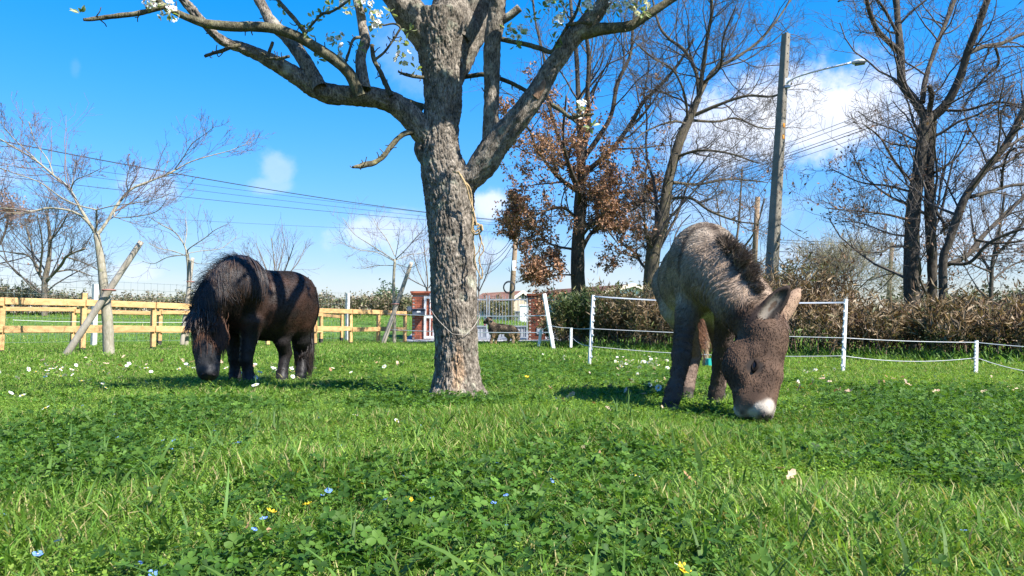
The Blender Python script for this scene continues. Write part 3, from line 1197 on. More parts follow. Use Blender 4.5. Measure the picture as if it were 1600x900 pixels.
def tree(name, label, Y, limbs, seed, barks, levels, leaf=None, cat_='tree', group=None, trunk_n=1, depth=1.0, twig_mat=None, fat=.57, tf=None):
    """limbs: (pixel path, r0, r1 in px, drift in depth over the limb[, start depth offset]). The first trunk_n are trunks."""
    r = np.random.default_rng(seed)
    p0 = P(*limbs[0][0][0], Y)
    t = root(name, label, cat_, (p0[0], p0[1], float(gz(p0[0], p0[1]))), group)
    P0, R0 = [], []
    for k, lb in enumerate(limbs):
        path, r0, r1, dy = lb[:4]
        y0 = Y + (lb[4] if len(lb) > 4 else 0)
        m = len(path)
        w = np.array([P(x, y, y0 + dy * i / (m - 1)) for i, (x, y) in enumerate(path)])
        rd = np.linspace(r0, r1, m) / 1200 * Y * (tf or fat if k < trunk_n else fat)
        if k < trunk_n:
            w[0, 2] = min(w[0, 2], float(gz(w[0, 0], w[0, 1])) - .1)
        S = 14 if k < trunk_n else (9 if r0 > 3 else 6)
        V, Q, T = noisy_tube(w, rd, S, rd.mean() * .28, 1.2 / max(rd.mean(), .02), .5, n=max(14, m * 6), seed=seed + k * 3.1)
        a = Acc()
        a.add(V, Q, T)
        a.mk('trunk' if k < trunk_n else 'limb', barks, t, smooth=True, tinted=False)
        c = cat(np.concatenate([w, rd[:, None]], 1), 14)
        P0.append(c[:, :3])
        R0.append(c[:, 3])
    par, prad = np.array(P0), np.array(R0)
    a = Acc()
    tips = []
    for lv, kw in enumerate(levels):
        kw = dict(kw)
        S = kw.pop('S', 3)
        keep = kw.pop('skip_trunk', 0)
        src = (par[keep:], prad[keep:]) if keep and lv == 0 else (par, prad)
        par, prad = kids(r, src[0], src[1], **kw)
        z = par[:, :, 2].min(1)
        ok = z > .3
        par, prad = par[ok], prad[ok]
        V, Q = tubes(par, prad, S)
        a.add(V, Q)
        tips.append(par)
    tag(a.mk('twigs', twig_mat or barks, t, smooth=True, tinted=False), kind='stuff')
    if leaf:
        n, size, tints, sel, clump = leaf
        pts = np.concatenate([x.reshape(-1, 3) for x in tips[-2:]])
        pts = pts[sel(pts)]
        cn = fbm(pts * clump, 3)
        pts = pts[cn > np.quantile(cn, .22)]
        if len(pts):
            pts = pts[r.integers(0, len(pts), n)] + r.normal(size=(n, 3)) * .05
            V, T, C = leaves_at(r, pts, size, tints, .55, .35, .3)
            tag(mk('dry_leaves', V, T, LEAFY, t, tint=C), kind='stuff')
    return t


BROWN = np.array([(.33, .175, .10), (.25, .125, .07), (.42, .25, .155), (.17, .09, .055), (.33, .20, .125)])
OAKB = bark_mat('oak_bark', (.035, .029, .023), (.095, .08, .064), (.11, .105, .07), 22)
GREYB = bark_mat('grey_bark', (.085, .07, .055), (.19, .16, .125), (.21, .19, .10), 26)
MOSSB = bark_mat('mossy_bark', (.055, .047, .034), (.125, .105, .075), (.12, .115, .045), 22)
PALEB = bark_mat('pale_bark', (.19, .17, .12), (.32, .295, .23), (.25, .24, .14), 20)
TWIG = mat('twig_grey', (.115, .098, .085), (.07, .06, .052), 3, .85)
TWIGP = mat('twig_purple', (.20, .15, .145), (.13, .10, .10), 3, .8)


def trees():
    # brown-leaved oak, left of the donkey
    up = [([(905, 470), (903, 400), (906, 330), (908, 270), (908, 215)], 19, 12, 0),
          ([(908, 225), (905, 180), (903, 130), (900, 80), (893, 20), (890, -30)], 9, 4, 1.0),
          ([(912, 235), (920, 190), (918, 140), (920, 90), (916, 40), (925, -20)], 8, 3.5, -1.2),
          ([(910, 250), (935, 215), (955, 180), (965, 130), (985, 85), (990, 30), (1000, -20)], 8, 3, .8),
          ([(913, 270), (950, 240), (985, 195), (1005, 160), (1035, 130), (1060, 100), (1085, 60)], 8, 2.5, -1.5),
          ([(900, 290), (880, 235), (865, 190), (855, 150), (850, 90), (838, 40), (830, -20)], 7, 2.5, 1.6),
          ([(902, 300), (870, 275), (840, 235), (825, 200), (800, 190)], 6, 2, -2.0),
          ([(905, 345), (880, 325), (850, 330), (818, 345), (800, 335)], 5, 1.6, -1.6),
          ([(912, 355), (940, 335), (955, 310), (975, 300), (1000, 300)], 6, 1.6, 1.5),
          ([(905, 375), (930, 345), (945, 355), (965, 380)], 5, 1.5, -2.2),
          ([(900, 390), (870, 385), (840, 375), (812, 392)], 4, 1.3, 2.0),
          ([(905, 400), (920, 370), (940, 345), (950, 320)], 7, 2.4, .8),
          ([(903, 430), (870, 430), (835, 440)], 3, 1.2, -1.8),
          ([(903, 320), (905, 300), (890, 260), (880, 215), (885, 150)], 7, 2.4, -3)]
    tree('oak_tree', 'oak keeping its rusty brown dead leaves, standing over the hedge left of the donkey', 26, up, 11, OAKB,
         [dict(k=9, tr=(.15, 1), ratio=(.35, .62), ang=(25, 65), n=7, S=4, skip_trunk=1), dict(k=6, tr=(.2, 1), ratio=(.4, .7), ang=(25, 65), n=6), dict(k=4, tr=(.2, 1), ratio=(.4, .8), ang=(25, 70), n=4, rmin=.0065)],
         leaf=(27000, .11, BROWN, lambda p: (p[:, 2] < P(0, 150, 26)[2]) & (fbm(np.c_[p[:, 0], p[:, 1], p[:, 2]] * .8, 2) > .2) & (np.random.default_rng(4).random(len(p)) < np.clip((P(0, 150, 26)[2] - p[:, 2]) / 2.2, .02, 1)), 1.3), twig_mat=TWIG)
    # tall leaning bare tree behind the donkey
    up = [([(1012, 455), (1020, 400), (1035, 345), (1045, 280), (1062, 220), (1075, 190), (1092, 152)], 20, 9, 0),
          ([(1092, 152), (1088, 115), (1070, 80), (1045, 60), (1030, 40), (1020, 0), (1015, -30)], 6, 2.5, 1.2),
          ([(1092, 152), (1098, 110), (1105, 60), (1112, 20), (1110, -30)], 7, 3, -1),
          ([(1093, 150), (1115, 110), (1150, 90), (1185, 65), (1215, 30), (1235, 0)], 6, 2.2, 1.5),
          ([(1085, 180), (1120, 165), (1165, 150), (1210, 150), (1238, 130)], 5.5, 2, -1.2),
          ([(1080, 188), (1120, 190), (1150, 185), (1190, 200), (1230, 200)], 4, 1.5, 1.6),
          ([(1078, 195), (1050, 190), (1010, 205), (985, 225)], 3.5, 1.4, -1.4),
          ([(1055, 245), (1095, 235), (1140, 240), (1185, 255)], 4.5, 1.5, -1.8),
          ([(1050, 285), (1090, 288), (1140, 280), (1200, 285)], 5, 1.5, 1.8),
          ([(1045, 310), (1080, 310), (1110, 330), (1150, 345), (1185, 350)], 5, 1.4, -1.5),
          ([(1040, 330), (1010, 315), (985, 330), (960, 325)], 5, 1.5, 1.5),
          ([(1022, 395), (1012, 370), (1005, 340)], 5, 2, -1),
          ([(1020, 410), (1005, 385), (985, 400)], 3, 1.5, 1.2),
          ([(1075, 195), (1070, 150), (1052, 110), (1020, 90), (985, 60)], 4, 1.4, -1.8),
          ([(1098, 130), (1125, 105), (1130, 60), (1150, 10)], 4, 1.6, -2)]
    tree('ash_tree', 'tall bare leaning tree with mossy limbs rising directly behind the donkey', 24, up, 12, MOSSB,
         [dict(k=12, tr=(.1, 1), ratio=(.3, .6), ang=(25, 65), n=8, S=4, up=.06, wob=.2), dict(k=8, tr=(.15, 1), ratio=(.35, .7), ang=(25, 65), n=6, wob=.2), dict(k=5, tr=(.2, 1), ratio=(.35, .7), ang=(25, 65), n=4, rmin=.005)],
         leaf=(420, .12, BROWN, lambda p: p[:, 2] < P(0, 280, 24)[2], 1.0), twig_mat=TWIG)
    # twin-stemmed oak on the right
    Y = 16.5
    up = [([(1425, 480), (1424, 400), (1428, 320), (1437, 255), (1442, 215), (1450, 178)], 17, 15, 0),
          ([(1456, 480), (1456, 400), (1452, 320), (1452, 260), (1455, 215), (1456, 180)], 12, 12, .3),
          ([(1447, 185), (1428, 155), (1410, 130), (1407, 90), (1404, 50), (1400, 0), (1395, -40)], 12, 8, .8),
          ([(1408, 84), (1385, 62), (1370, 45), (1358, 15), (1350, -25)], 7, 5, -.8),
          ([(1441, 160), (1447, 120), (1462, 75), (1478, 35), (1495, -10)], 7, 5, 1.2),
          ([(1455, 185), (1480, 160), (1500, 120), (1512, 80), (1530, 35), (1548, -15)], 12, 8, -.8),
          ([(1514, 82), (1540, 72), (1565, 68), (1600, 52), (1640, 40)], 7, 4, .8),
          ([(1555, 72), (1560, 100), (1540, 120), (1515, 150), (1500, 180)], 3.5, 1.5, 1.0),
          ([(1470, 172), (1510, 172), (1555, 160), (1600, 165)], 4, 1.5, -1.2),
          ([(1430, 290), (1400, 255), (1375, 215), (1350, 195)], 4, 1.3, -1.2),
          ([(1425, 300), (1385, 290), (1345, 285), (1300, 265)], 3.5, 1.2, 1.2),
          ([(1424, 345), (1385, 335), (1340, 330), (1290, 325)], 3.5, 1.2, -1.0),
          ([(1424, 370), (1390, 365), (1350, 350), (1315, 345)], 3, 1.2, 1.4),
          ([(1424, 385), (1395, 385), (1370, 395), (1330, 390)], 3, 1.2, -1.4),
          ([(1462, 330), (1475, 350), (1470, 365)], 4.5, 3, -.5),
          ([(1460, 270), (1490, 250), (1515, 220), (1530, 190)], 3.5, 1.3, 1.0),
          ([(1404, 55), (1370, 0), (1330, -5), (1310, 2)], 4, 2, -1.2),
          ([(1450, 180), (1456, 150), (1452, 135)], 8, 5, -.6)]
    tree('oak_tree', 'big dark twin-stemmed oak forking high on the right, few dead leaves', Y, up, 13, OAKB,
         [dict(k=10, tr=(.12, 1), ratio=(.3, .62), ang=(25, 70), n=7, S=4, wob=.2), dict(k=7, tr=(.15, 1), ratio=(.35, .7), ang=(25, 65), n=6, wob=.22), dict(k=4, tr=(.2, 1), ratio=(.35, .7), ang=(25, 70), n=4, rmin=.0042)],
         leaf=(600, .08, BROWN * .7, lambda p: p[:, 2] < P(0, 200, Y)[2], 1.5), trunk_n=2, twig_mat=TWIG, fat=.62)
    # leaning oak at the right edge
    Y = 15.5
    up = [([(1474, 470), (1473, 415), (1482, 380), (1494, 345), (1510, 305), (1540, 265), (1572, 225), (1605, 165), (1640, 100)], 11, 9, -.5),
          ([(1476, 415), (1510, 400), (1535, 370), (1560, 345), (1610, 300), (1660, 270)], 7, 5, 1.2),
          ([(1480, 412), (1515, 410), (1545, 380), (1590, 360), (1640, 350)], 5, 3, -1.2),
          ([(1515, 308), (1545, 300), (1580, 290), (1640, 285)], 6, 4, 1.2),
          ([(1565, 292), (1568, 260), (1580, 235), (1610, 228)], 4, 2, -.8),
          ([(1500, 330), (1480, 290), (1465, 260)], 3, 1.2, .8),
          ([(1545, 262), (1530, 225), (1510, 190), (1505, 140)], 3.2, 1.2, 1.0),
          ([(1575, 222), (1560, 180), (1570, 120)], 3, 1.2, -1.0),
          ([(1605, 170), (1570, 165), (1540, 180)], 3, 1.2, 1.0),
          ([(1525, 375), (1560, 380), (1610, 375)], 4, 2, -.6)]
    tree('oak_tree', 'dark leaning oak at the far right edge, trunk bending right over the hedge', Y, up, 14, OAKB,
         [dict(k=10, tr=(.15, 1), ratio=(.3, .6), ang=(25, 70), n=7, S=4, wob=.2), dict(k=6, tr=(.15, 1), ratio=(.35, .7), ang=(25, 65), n=6, wob=.22), dict(k=4, tr=(.2, 1), ratio=(.35, .7), ang=(25, 70), n=4, rmin=.0042)],
         leaf=(450, .08, BROWN * .7, lambda p: p[:, 2] < P(0, 150, Y)[2], 1.5), twig_mat=TWIG)
    # bushy far bare trees on the right behind the oaks
    Y = 30
    up = [([(1545, 470), (1550, 420), (1560, 370), (1570, 300)], 6, 3, 0), ([(1550, 430), (1525, 380), (1515, 320)], 4, 2, 1), ([(1555, 400), (1590, 360), (1620, 300)], 4, 2, -1),
          ([(1548, 440), (1580, 415), (1620, 400)], 3, 1.5, 1.5), ([(1548, 425), (1515, 410), (1495, 385)], 3, 1.5, -1.5)]
    tree('bare_tree', 'small bare twiggy tree with scattered dead leaves low behind the leaning oak', Y, up, 15, OAKB,
         [dict(k=9, tr=(.2, 1), ratio=(.4, .7), n=6), dict(k=6, tr=(.2, 1), ratio=(.4, .7), n=5), dict(k=4, ratio=(.4, .8), n=4, rmin=.006)],
         leaf=(1500, .10, BROWN * .7, lambda p: p[:, 2] < P(0, 370, Y)[2], 1.2), twig_mat=TWIG)
    # bare saplings between the donkey and the pole
    Y = 27
    up = [([(1150, 460), (1150, 400), (1155, 340), (1160, 260)], 4, 2, 0), ([(1150, 420), (1130, 370), (1120, 310)], 3, 1.5, 1), ([(1152, 400), (1180, 360), (1195, 310)], 3, 1.5, -1),
          ([(1152, 440), (1190, 410), (1215, 380)], 2.5, 1.2, 1)]
    tree('bare_tree', 'thin bare sapling with fine twigs between the donkey back and the concrete pole', Y, up, 16, GREYB,
         [dict(k=8, tr=(.2, 1), ratio=(.4, .7), n=6), dict(k=5, ratio=(.4, .7), n=5), dict(k=3, ratio=(.4, .8), n=4, rmin=.005)], twig_mat=TWIG)

    # young plane trees on the left
    Y = 15.2
    up = [([(171, 553), (168, 500), (163, 455), (158, 410), (151, 365)], 9.5, 5.6, 0),
          ([(151, 368), (135, 345), (112, 330), (75, 325), (50, 330), (0, 325), (-60, 330)], 3.4, 1.2, -1.0),
          ([(68, 326), (35, 333), (0, 331)], 2, .9, -.5, -.6),
          ([(150, 366), (128, 330), (108, 295), (85, 275), (55, 250), (25, 232), (-20, 205)], 4.4, 1.4, .8),
          ([(150, 366), (151, 345), (151, 327)], 3.2, 2.4, -.2),
          ([(151, 328), (120, 320), (95, 308), (62, 285), (20, 270), (-20, 255)], 1.9, .8, -1.2, -.2),
          ([(151, 328), (175, 322), (205, 318), (240, 312), (272, 300)], 1.6, .7, -.6, -.2),
          ([(153, 366), (168, 345), (182, 322), (203, 297), (232, 284), (262, 272), (275, 265)], 4.4, 2.2, .8),
          ([(275, 265), (300, 252), (330, 243), (360, 235), (392, 222)], 2, .8, .6, .8),
          ([(272, 266), (285, 248), (300, 225), (320, 210), (335, 198)], 1.8, .7, -.5, .8),
          ([(200, 300), (198, 282), (205, 255)], 1.6, .7, -.4, .4),
          ([(84, 275), (75, 250), (55, 222), (45, 190)], 2.0, .8, .4, .4),
          ([(57, 250), (20, 215), (0, 190)], 1.8, .7, -.6, .6),
          ([(110, 297), (118, 282), (140, 272), (160, 262)], 1.8, .8, -.6, .3),
          ([(178, 332), (182, 340), (215, 338), (245, 330), (262, 310)], 1.8, .7, -.9, .2),
          ([(112, 300), (113, 285), (118, 250)], 1.4, .6, .5, .3)]
    tree('young_plane_tree', 'young pale-barked bare tree nearest on the left, tied to a leaning stake', Y, up, 21, PALEB,
         [dict(k=12, tr=(.15, 1), ratio=(.3, .6), ang=(25, 55), n=7, S=4, up=.14, wob=.12, skip_trunk=1, rr=.6), dict(k=5, tr=(.25, 1), ratio=(.35, .6), ang=(25, 55), n=5, wob=.15, rmin=.0035), dict(k=2, tr=(.3, 1), ratio=(.3, .5), ang=(30, 60), n=4, rmin=.003)],
         group='young staked trees', twig_mat=TWIGP, fat=.62, tf=.9)
    Y = 24
    up = [([(291, 533), (293, 480), (295, 430), (292, 392)], 4.2, 2.6, 0), ([(292, 394), (285, 378), (272, 362), (250, 350), (232, 338)], 2.2, .8, .8),
          ([(292, 392), (300, 385), (320, 372), (335, 360), (355, 350)], 1.8, .7, -.6), ([(291, 400), (270, 392), (248, 388), (232, 380)], 1.4, .6, -1), ([(293, 396), (315, 392), (345, 388), (370, 370)], 1.3, .6, 1),
          ([(292, 398), (262, 402), (240, 412), (222, 408)], 1.3, .6, 1), ([(293, 405), (310, 412), (335, 412)], 1.2, .6, -.8), ([(288, 385), (292, 360), (290, 340)], 1.4, .6, .6)]
    tree('young_plane_tree', 'young bare tree with drooping twigs just left of the pony', Y, up, 22, PALEB,
         [dict(k=9, tr=(.15, 1), ratio=(.35, .7), ang=(25, 60), n=6, up=.1, skip_trunk=1), dict(k=4, tr=(.25, 1), ratio=(.35, .6), n=5, rmin=.0045)], group='young staked trees', twig_mat=TWIGP, fat=.62, tf=.9)
    Y = 27.5
    up = [([(616, 537), (616, 480), (615, 440), (617, 405)], 3.4, 2.2, 0), ([(617, 407), (600, 396), (575, 380), (553, 365), (535, 340)], 1.6, .6, .8), ([(618, 405), (632, 392), (650, 372), (668, 352)], 1.6, .6, -.6),
          ([(616, 408), (590, 395), (560, 390), (530, 378)], 1.3, .5, -1), ([(617, 400), (605, 375), (590, 355), (582, 340)], 1.4, .6, .6), ([(619, 406), (640, 398), (660, 395), (675, 385)], 1.2, .5, 1),
          ([(616, 415), (590, 415), (565, 420)], 1.2, .5, .6), ([(618, 402), (622, 380), (625, 355)], 1.2, .5, -.8), ([(618, 412), (640, 418), (655, 412)], 1.1, .5, -.6)]
    tree('young_plane_tree', 'young bare tree beside the leaning stake just left of the pear trunk', Y, up, 23, PALEB,
         [dict(k=9, tr=(.15, 1), ratio=(.35, .65), ang=(25, 55), n=6, up=.1, skip_trunk=1), dict(k=4, tr=(.25, 1), ratio=(.35, .6), n=5, rmin=.005)], group='young staked trees', twig_mat=TWIGP, fat=.62, tf=.9)
    # stakes
    sm = mat('grey_stake', (.36, .325, .265), (.24, .21, .165), 6, .85, .4, 30, (1, 1, .4), detail=8)
    g = 'leaning tree stakes'
    for (x0, y0, x1, y1, Y, r, lab, tie) in ((101, 558, 221, 377, 14.9, 5.2, 'thick pale round stake leaning right across the nearest young tree', (166, 453)),
                                             (285, 532, 301, 403, 23.7, 3.3, 'slim pale stake leaning on the young tree left of the pony', (296, 440)),
                                             (600, 533, 643, 410, 27.2, 3.4, 'pale stake leaning right beside the young tree next to the pear trunk', (617, 475))):
        a, b = P(x0, y0, Y), P(x1, y1, Y + .25)
        t = root('tree_stake', lab, 'stake', (a[0], a[1], 0), g)
        V, Q, T = noisy_tube([a + (a - b) * .05, (a + b) / 2, b], np.array([r * 1.05, r, r * .85]) / 1200 * Y, 12, .004, 9, .3, 16)
        k = Acc()
        k.add(V, Q, T)
        k.mk('pole', sm, t, smooth=True, tinted=False)
        k = Acc()
        c = P(*tie, Y)
        ang = np.linspace(0, 2 * pi, 20)
        R = r * 1.7 / 1200 * Y
        add_tube(k, np.stack([c[0] + R * np.cos(ang), c[1] + .1 + R * 1.2 * np.sin(ang), c[2] + 0 * ang], -1), .018, 5, cap=False)
        k.mk('tie_band', mat('tie_red', (.30, .14, .11), None, 9, .7), t, tinted=False)

    # distant trees on the left
    Y = 42
    up = [([(70, 462), (70, 440), (75, 415), (78, 385), (76, 350), (72, 330)], 9, 3, 0), ([(68, 440), (55, 415), (48, 380), (40, 350)], 4, 2, 1.5), ([(72, 440), (95, 415), (105, 400), (133, 388)], 5, 2.4, -1.5),
          ([(65, 425), (45, 400), (20, 395), (0, 392)], 3, 1.3, 1), ([(85, 425), (115, 422), (145, 432)], 3, 1.3, 1), ([(76, 380), (95, 355), (108, 330)], 3, 1.3, -1), ([(62, 430), (66, 380), (58, 335)], 3, 1.3, -2), ([(105, 402), (130, 410), (160, 425)], 2.4, 1.1, 1)]
    tree('bare_tree', 'dark spreading bare tree behind the timber fence at the far left', Y, up, 31, GREYB,
         [dict(k=10, tr=(.15, 1), ratio=(.4, .75), ang=(20, 60), n=6, up=.1), dict(k=6, tr=(.2, 1), ratio=(.4, .7), n=5), dict(k=4, ratio=(.4, .8), n=4, rmin=.008)], twig_mat=TWIG)
    Y = 44
    up = [([(-30, 470), (-25, 420), (-15, 370), (-10, 320)], 7, 3, 0), ([(-25, 420), (5, 370), (15, 330)], 4, 2, 1), ([(-20, 390), (-50, 350), (-60, 300)], 4, 2, -1), ([(-20, 360), (5, 340), (25, 340)], 3, 1.3, 1)]
    tree('oak_tree', 'oak with brown leaves cut off by the left edge of the view', Y, up, 32, OAKB,
         [dict(k=9, ratio=(.4, .7), n=6), dict(k=6, ratio=(.4, .7), n=5), dict(k=4, ratio=(.4, .8), n=4, rmin=.008)], leaf=(1600, .16, BROWN, lambda p: p[:, 2] > 1, 1.0), twig_mat=TWIG)
    Y = 36
    for sd, lab, up in ((33, 'upright bare shrub with purple twigs showing above the pony back',
                         [([(430, 475), (430, 440), (428, 405), (424, 372)], 2.2, 1, 0), ([(430, 455), (412, 410), (400, 380)], 2, .8, 1), ([(432, 455), (450, 410), (460, 380)], 2, .8, -1), ([(432, 445), (462, 415), (478, 385)], 1.8, .7, 1),
                          ([(430, 440), (440, 400), (446, 370)], 1.6, .7, .6), ([(430, 450), (400, 420), (386, 395)], 1.6, .7, -1)]),
                        (34, 'bare twiggy shrub rising just left of the pear trunk over the brick pier',
                         [([(668, 480), (668, 440), (664, 400), (662, 375)], 2.2, 1, 0), ([(668, 455), (652, 420), (645, 395)], 1.8, .8, 1), ([(670, 450), (690, 415), (700, 390)], 1.8, .8, -1), ([(668, 450), (640, 435), (625, 415)], 1.4, .7, 1)]),
                        (35, 'bare twiggy shrub rising just right of the pear trunk under the rope',
                         [([(748, 480), (748, 440), (750, 405), (748, 380)], 2, .9, 0), ([(748, 455), (735, 420), (728, 395)], 1.8, .8, 1), ([(749, 455), (762, 425), (768, 400)], 1.8, .8, -1)])):
        tree('bare_shrub', lab, Y, up, sd, GREYB, [dict(k=8, tr=(.2, 1), ratio=(.35, .65), ang=(15, 40), n=6, up=.15), dict(k=4, tr=(.2, 1), ratio=(.35, .6), ang=(20, 45), n=4, rmin=.006)], 'shrub' if 0 else None, 'shrub', 'bare shrubs in the distance', twig_mat=TWIGP)
    # grey bush behind the hedge
    Y = 24
    up = [([(1330, 470), (1330, 440), (1328, 415)], 3, 1.5, 0), ([(1328, 460), (1300, 435), (1285, 420)], 2, 1, 1), ([(1332, 460), (1360, 435), (1378, 425)], 2, 1, -1), ([(1330, 455), (1318, 425), (1312, 410)], 2, 1, -1), ([(1330, 455), (1345, 425), (1352, 408)], 2, 1, 1),
          ([(1280, 470), (1275, 430), (1265, 405)], 2, 1, 0), ([(1282, 465), (1290, 430), (1300, 412)], 2, 1, 0)]
    tree('bare_bush', 'grey green twiggy bush rounded above the hedge left of the twin oak', Y, up, 36, GREYB,
         [dict(k=12, tr=(.1, 1), ratio=(.5, .9), ang=(20, 60), n=6, up=.1), dict(k=8, tr=(.1, 1), ratio=(.5, .8), n=5), dict(k=5, ratio=(.4, .8), n=4, rmin=.005)],
         leaf=(2600, .05, [(.22, .21, .09), (.26, .24, .13), (.16, .17, .07)], lambda p: p[:, 2] > 0, 1.0), cat_='bush', twig_mat=mat('twig_olive', (.26, .24, .17), (.17, .15, .10), 3, .85))


trees()


# ------------------------------------------------------------------ hedges
def hedge(name, label, line, dens, leaf_n, seed, tints, leaf, asp, thick, cat_='hedge', kind=None, stemr=.007, lat=None, updir=.9):
    """line: rows (x, y, height). Stems with leaves spread all round them, outline uneven."""
    r = np.random.default_rng(seed)
    line = np.asarray(line, float) * np.array([1, 1, .86 if name == 'hedge' else (.84 if name == 'hedgerow' else 1)])
    s = np.concatenate([[0], np.cumsum(np.linalg.norm(np.diff(line[:, :2], axis=0), axis=1))])
    n = int(s[-1] * dens)
    u = r.uniform(0, s[-1], n)
    c = np.stack([np.interp(u, s, line[:, k]) for k in range(3)], -1)
    d = nrm(line[-1, :2] - line[0, :2])
    c[:, :2] += np.array([-d[1], d[0]]) * r.normal(0, thick * .38, (n, 1))
    clump = vnoise(np.stack([u * .9, 0 * u, 0 * u + seed], -1))
    h = c[:, 2] * (r.uniform(.62, 1.0, n) * .75 + .38 * clump) * (1.0 + .25 * (r.random(n) > .9))
    z0 = gz(c[:, 0], c[:, 1])
    m = 7
    p = np.stack([c[:, 0], c[:, 1], z0 - .05], -1)
    dr = nrm(np.stack([r.normal(0, .22, n), r.normal(0, .22, n), np.ones(n)], -1))
    pts = [p]
    for k in range(m - 1):
        dr = nrm(dr + r.normal(0, .10, (n, 3)) * (1, 1, .3))
        p = p + dr * (h / (m - 1))[:, None]
        pts.append(p)
    pl = np.stack(pts, 1)
    rd = np.linspace(stemr * 1.5, stemr * .5, m)[None] * r.uniform(.7, 1.4, (n, 1))
    t = root(name, label, cat_, (line[0, 0], line[0, 1], 0))
    if kind:
        t['kind'] = kind
    a = Acc()
    V, Q = tubes(pl, rd, 3)
    a.add(V, Q)
    kp, kr = kids(r, pl, rd, 3, (.35, .9), (.25, .5), (20, 50), 4, .15, .2, .6, .003)
    V, Q = tubes(kp, kr, 3)
    a.add(V, Q)
    tag(a.mk('stems', mat('hedge_stem', (.20, .14, .085), (.11, .075, .05), 3, .9), t, smooth=True, tinted=False), kind='stuff')
    # leaves along stems and side shoots
    src = np.concatenate([pl[:, 2:].reshape(-1, 3), kp.reshape(-1, 3), kp.reshape(-1, 3), pl[:, 4:].reshape(-1, 3)])
    i = r.integers(0, len(src), leaf_n)
    q = src[i] + r.normal(0, .05, (leaf_n, 3))
    out = r.normal(size=(leaf_n, 3))
    out[:, 2] = out[:, 2] * .6 + updir
    dd = nrm(out)
    uu = nrm(np.cross(dd, r.normal(size=(leaf_n, 3))))
    ww = np.cross(dd, uu)
    L = (leaf * r.uniform(.6, 1.35, leaf_n))[:, None]
    w = L * asp * .5
    bend = r.normal(0, .18, (leaf_n, 1)) * L
    V = np.stack([q, q + dd * L * .45 + uu * w, q + dd * L + ww * bend, q + dd * L * .45 - uu * w], 1).reshape(-1, 3)
    k = np.arange(leaf_n)[:, None] * 4
    T = np.concatenate([k + [[0, 1, 2]], k + [[0, 2, 3]]])
    f = fbm(q * np.array([.55, .55, 1.1]) + seed, 3)
    tt = np.asarray(tints)
    j = np.clip((f - .28) / .44 * len(tt) + r.normal(0, 1.0, leaf_n), 0, len(tt) - .01).astype(int)
    C = np.repeat(tt[j] * r.uniform(.6, 1.35, (leaf_n, 1)), 4, 0)
    tag(mk('foliage', V, T, leaf_mat('hedge_leaf', (1, 1, 1), .18, .55, 0, 1.2, .35), t, tint=C), kind='stuff')
    return t


def hx(px, y, top):
    return ((px - 800) / 1200 * y, y, P(0, top, y)[2])


def hedges():
    tan = [(.10, .115, .038), (.14, .115, .055), (.20, .145, .075), (.155, .10, .05), (.235, .165, .09), (.115, .066, .035), (.29, .21, .12)]
    green = [(.055, .085, .024), (.09, .115, .038), (.14, .135, .053), (.21, .16, .08), (.16, .105, .053), (.10, .11, .038)]
    hedge('hedge', 'leggy hedge end with olive green leaves between the brick pier and tall white post', [hx(884, 21.5, 470), hx(908, 21, 425), hx(940, 20.5, 425), hx(975, 20, 455)], 46, 15000, 41, green, .15, .2, 1.1)
    hedge('hedge', 'long frost-browned hedge of narrow tan leaves stretching behind the donkey to the right edge', [hx(955, 20, 424), hx(1060, 18.6, 420), hx(1200, 16.4, 412), hx(1250, 15.6, 388), hx(1290, 15, 397), hx(1330, 14.4, 430), hx(1390, 13.8, 445), hx(1450, 13.2, 440), hx(1490, 12.8, 412), hx(1530, 12.4, 445), hx(1600, 11.8, 440), hx(1750, 10.9, 430)],
          66, 34000, 42, tan, .15, .19, 1.15)
    # dark evergreen behind the leaning post, set back and heightened to shade the pier
    hedge('bush', 'dark green evergreen bush between the shaded pier and the hedge', [hx(872, 31.6, 455), hx(884, 31, 452), hx(905, 30, 460)], 70, 9000, 43, [(.02, .055, .03), (.03, .07, .035), (.04, .085, .04)], .10, .45, .8, 'bush', updir=.2)
    # distant hedgerow on the bank, left
    far = [(.14, .13, .075), (.22, .18, .12), (.10, .12, .05), (.27, .22, .15), (.16, .17, .08)]
    hedge('hedgerow', 'grey brown bramble hedgerow on the bank beyond the timber fences', [(-46, 44, 2.4), (-36, 44, 2.9), (-30, 44, 2.4), (-24, 44, 1.7), (-20, 43.5, 1.5), (-12, 43, 1.35), (-5, 43, 1.3), (-2, 43, 1.2)], 40, 60000, 44, far, .13, .6, 2.2, 'hedgerow', stemr=.012, updir=.3)
    hedge('evergreen_tree', 'round dark green evergreen tree far off above the hedgerow left of the brick pier', [(-11.6, 66, 2.2), (-10.6, 66, 3.0), (-9.9, 66, 2.2)], 80, 5000, 45, [(.03, .07, .025), (.05, .10, .035)], .2, .6, 1.4, 'tree', updir=.1)
    hedge('bush', 'pale tan scrub on the bank behind the gate bars', [(-2.6, 47, 1.3), (-.8, 47, 1.5), (.2, 47, .6)], 46, 5000, 46, [(.22, .2, .09), (.3, .24, .13), (.14, .17, .06)], .12, .4, 1.2, 'bush')
    hedge('hedgerow', 'dark far tree line low behind the right hedge', [(20, 40, 2.6), (28, 39, 3.2), (34, 38, 2.6)], 22, 9000, 47, [(.05, .075, .03), (.09, .10, .05), (.13, .1, .06)], .2, .55, 3, 'hedgerow', updir=.3)


hedges()

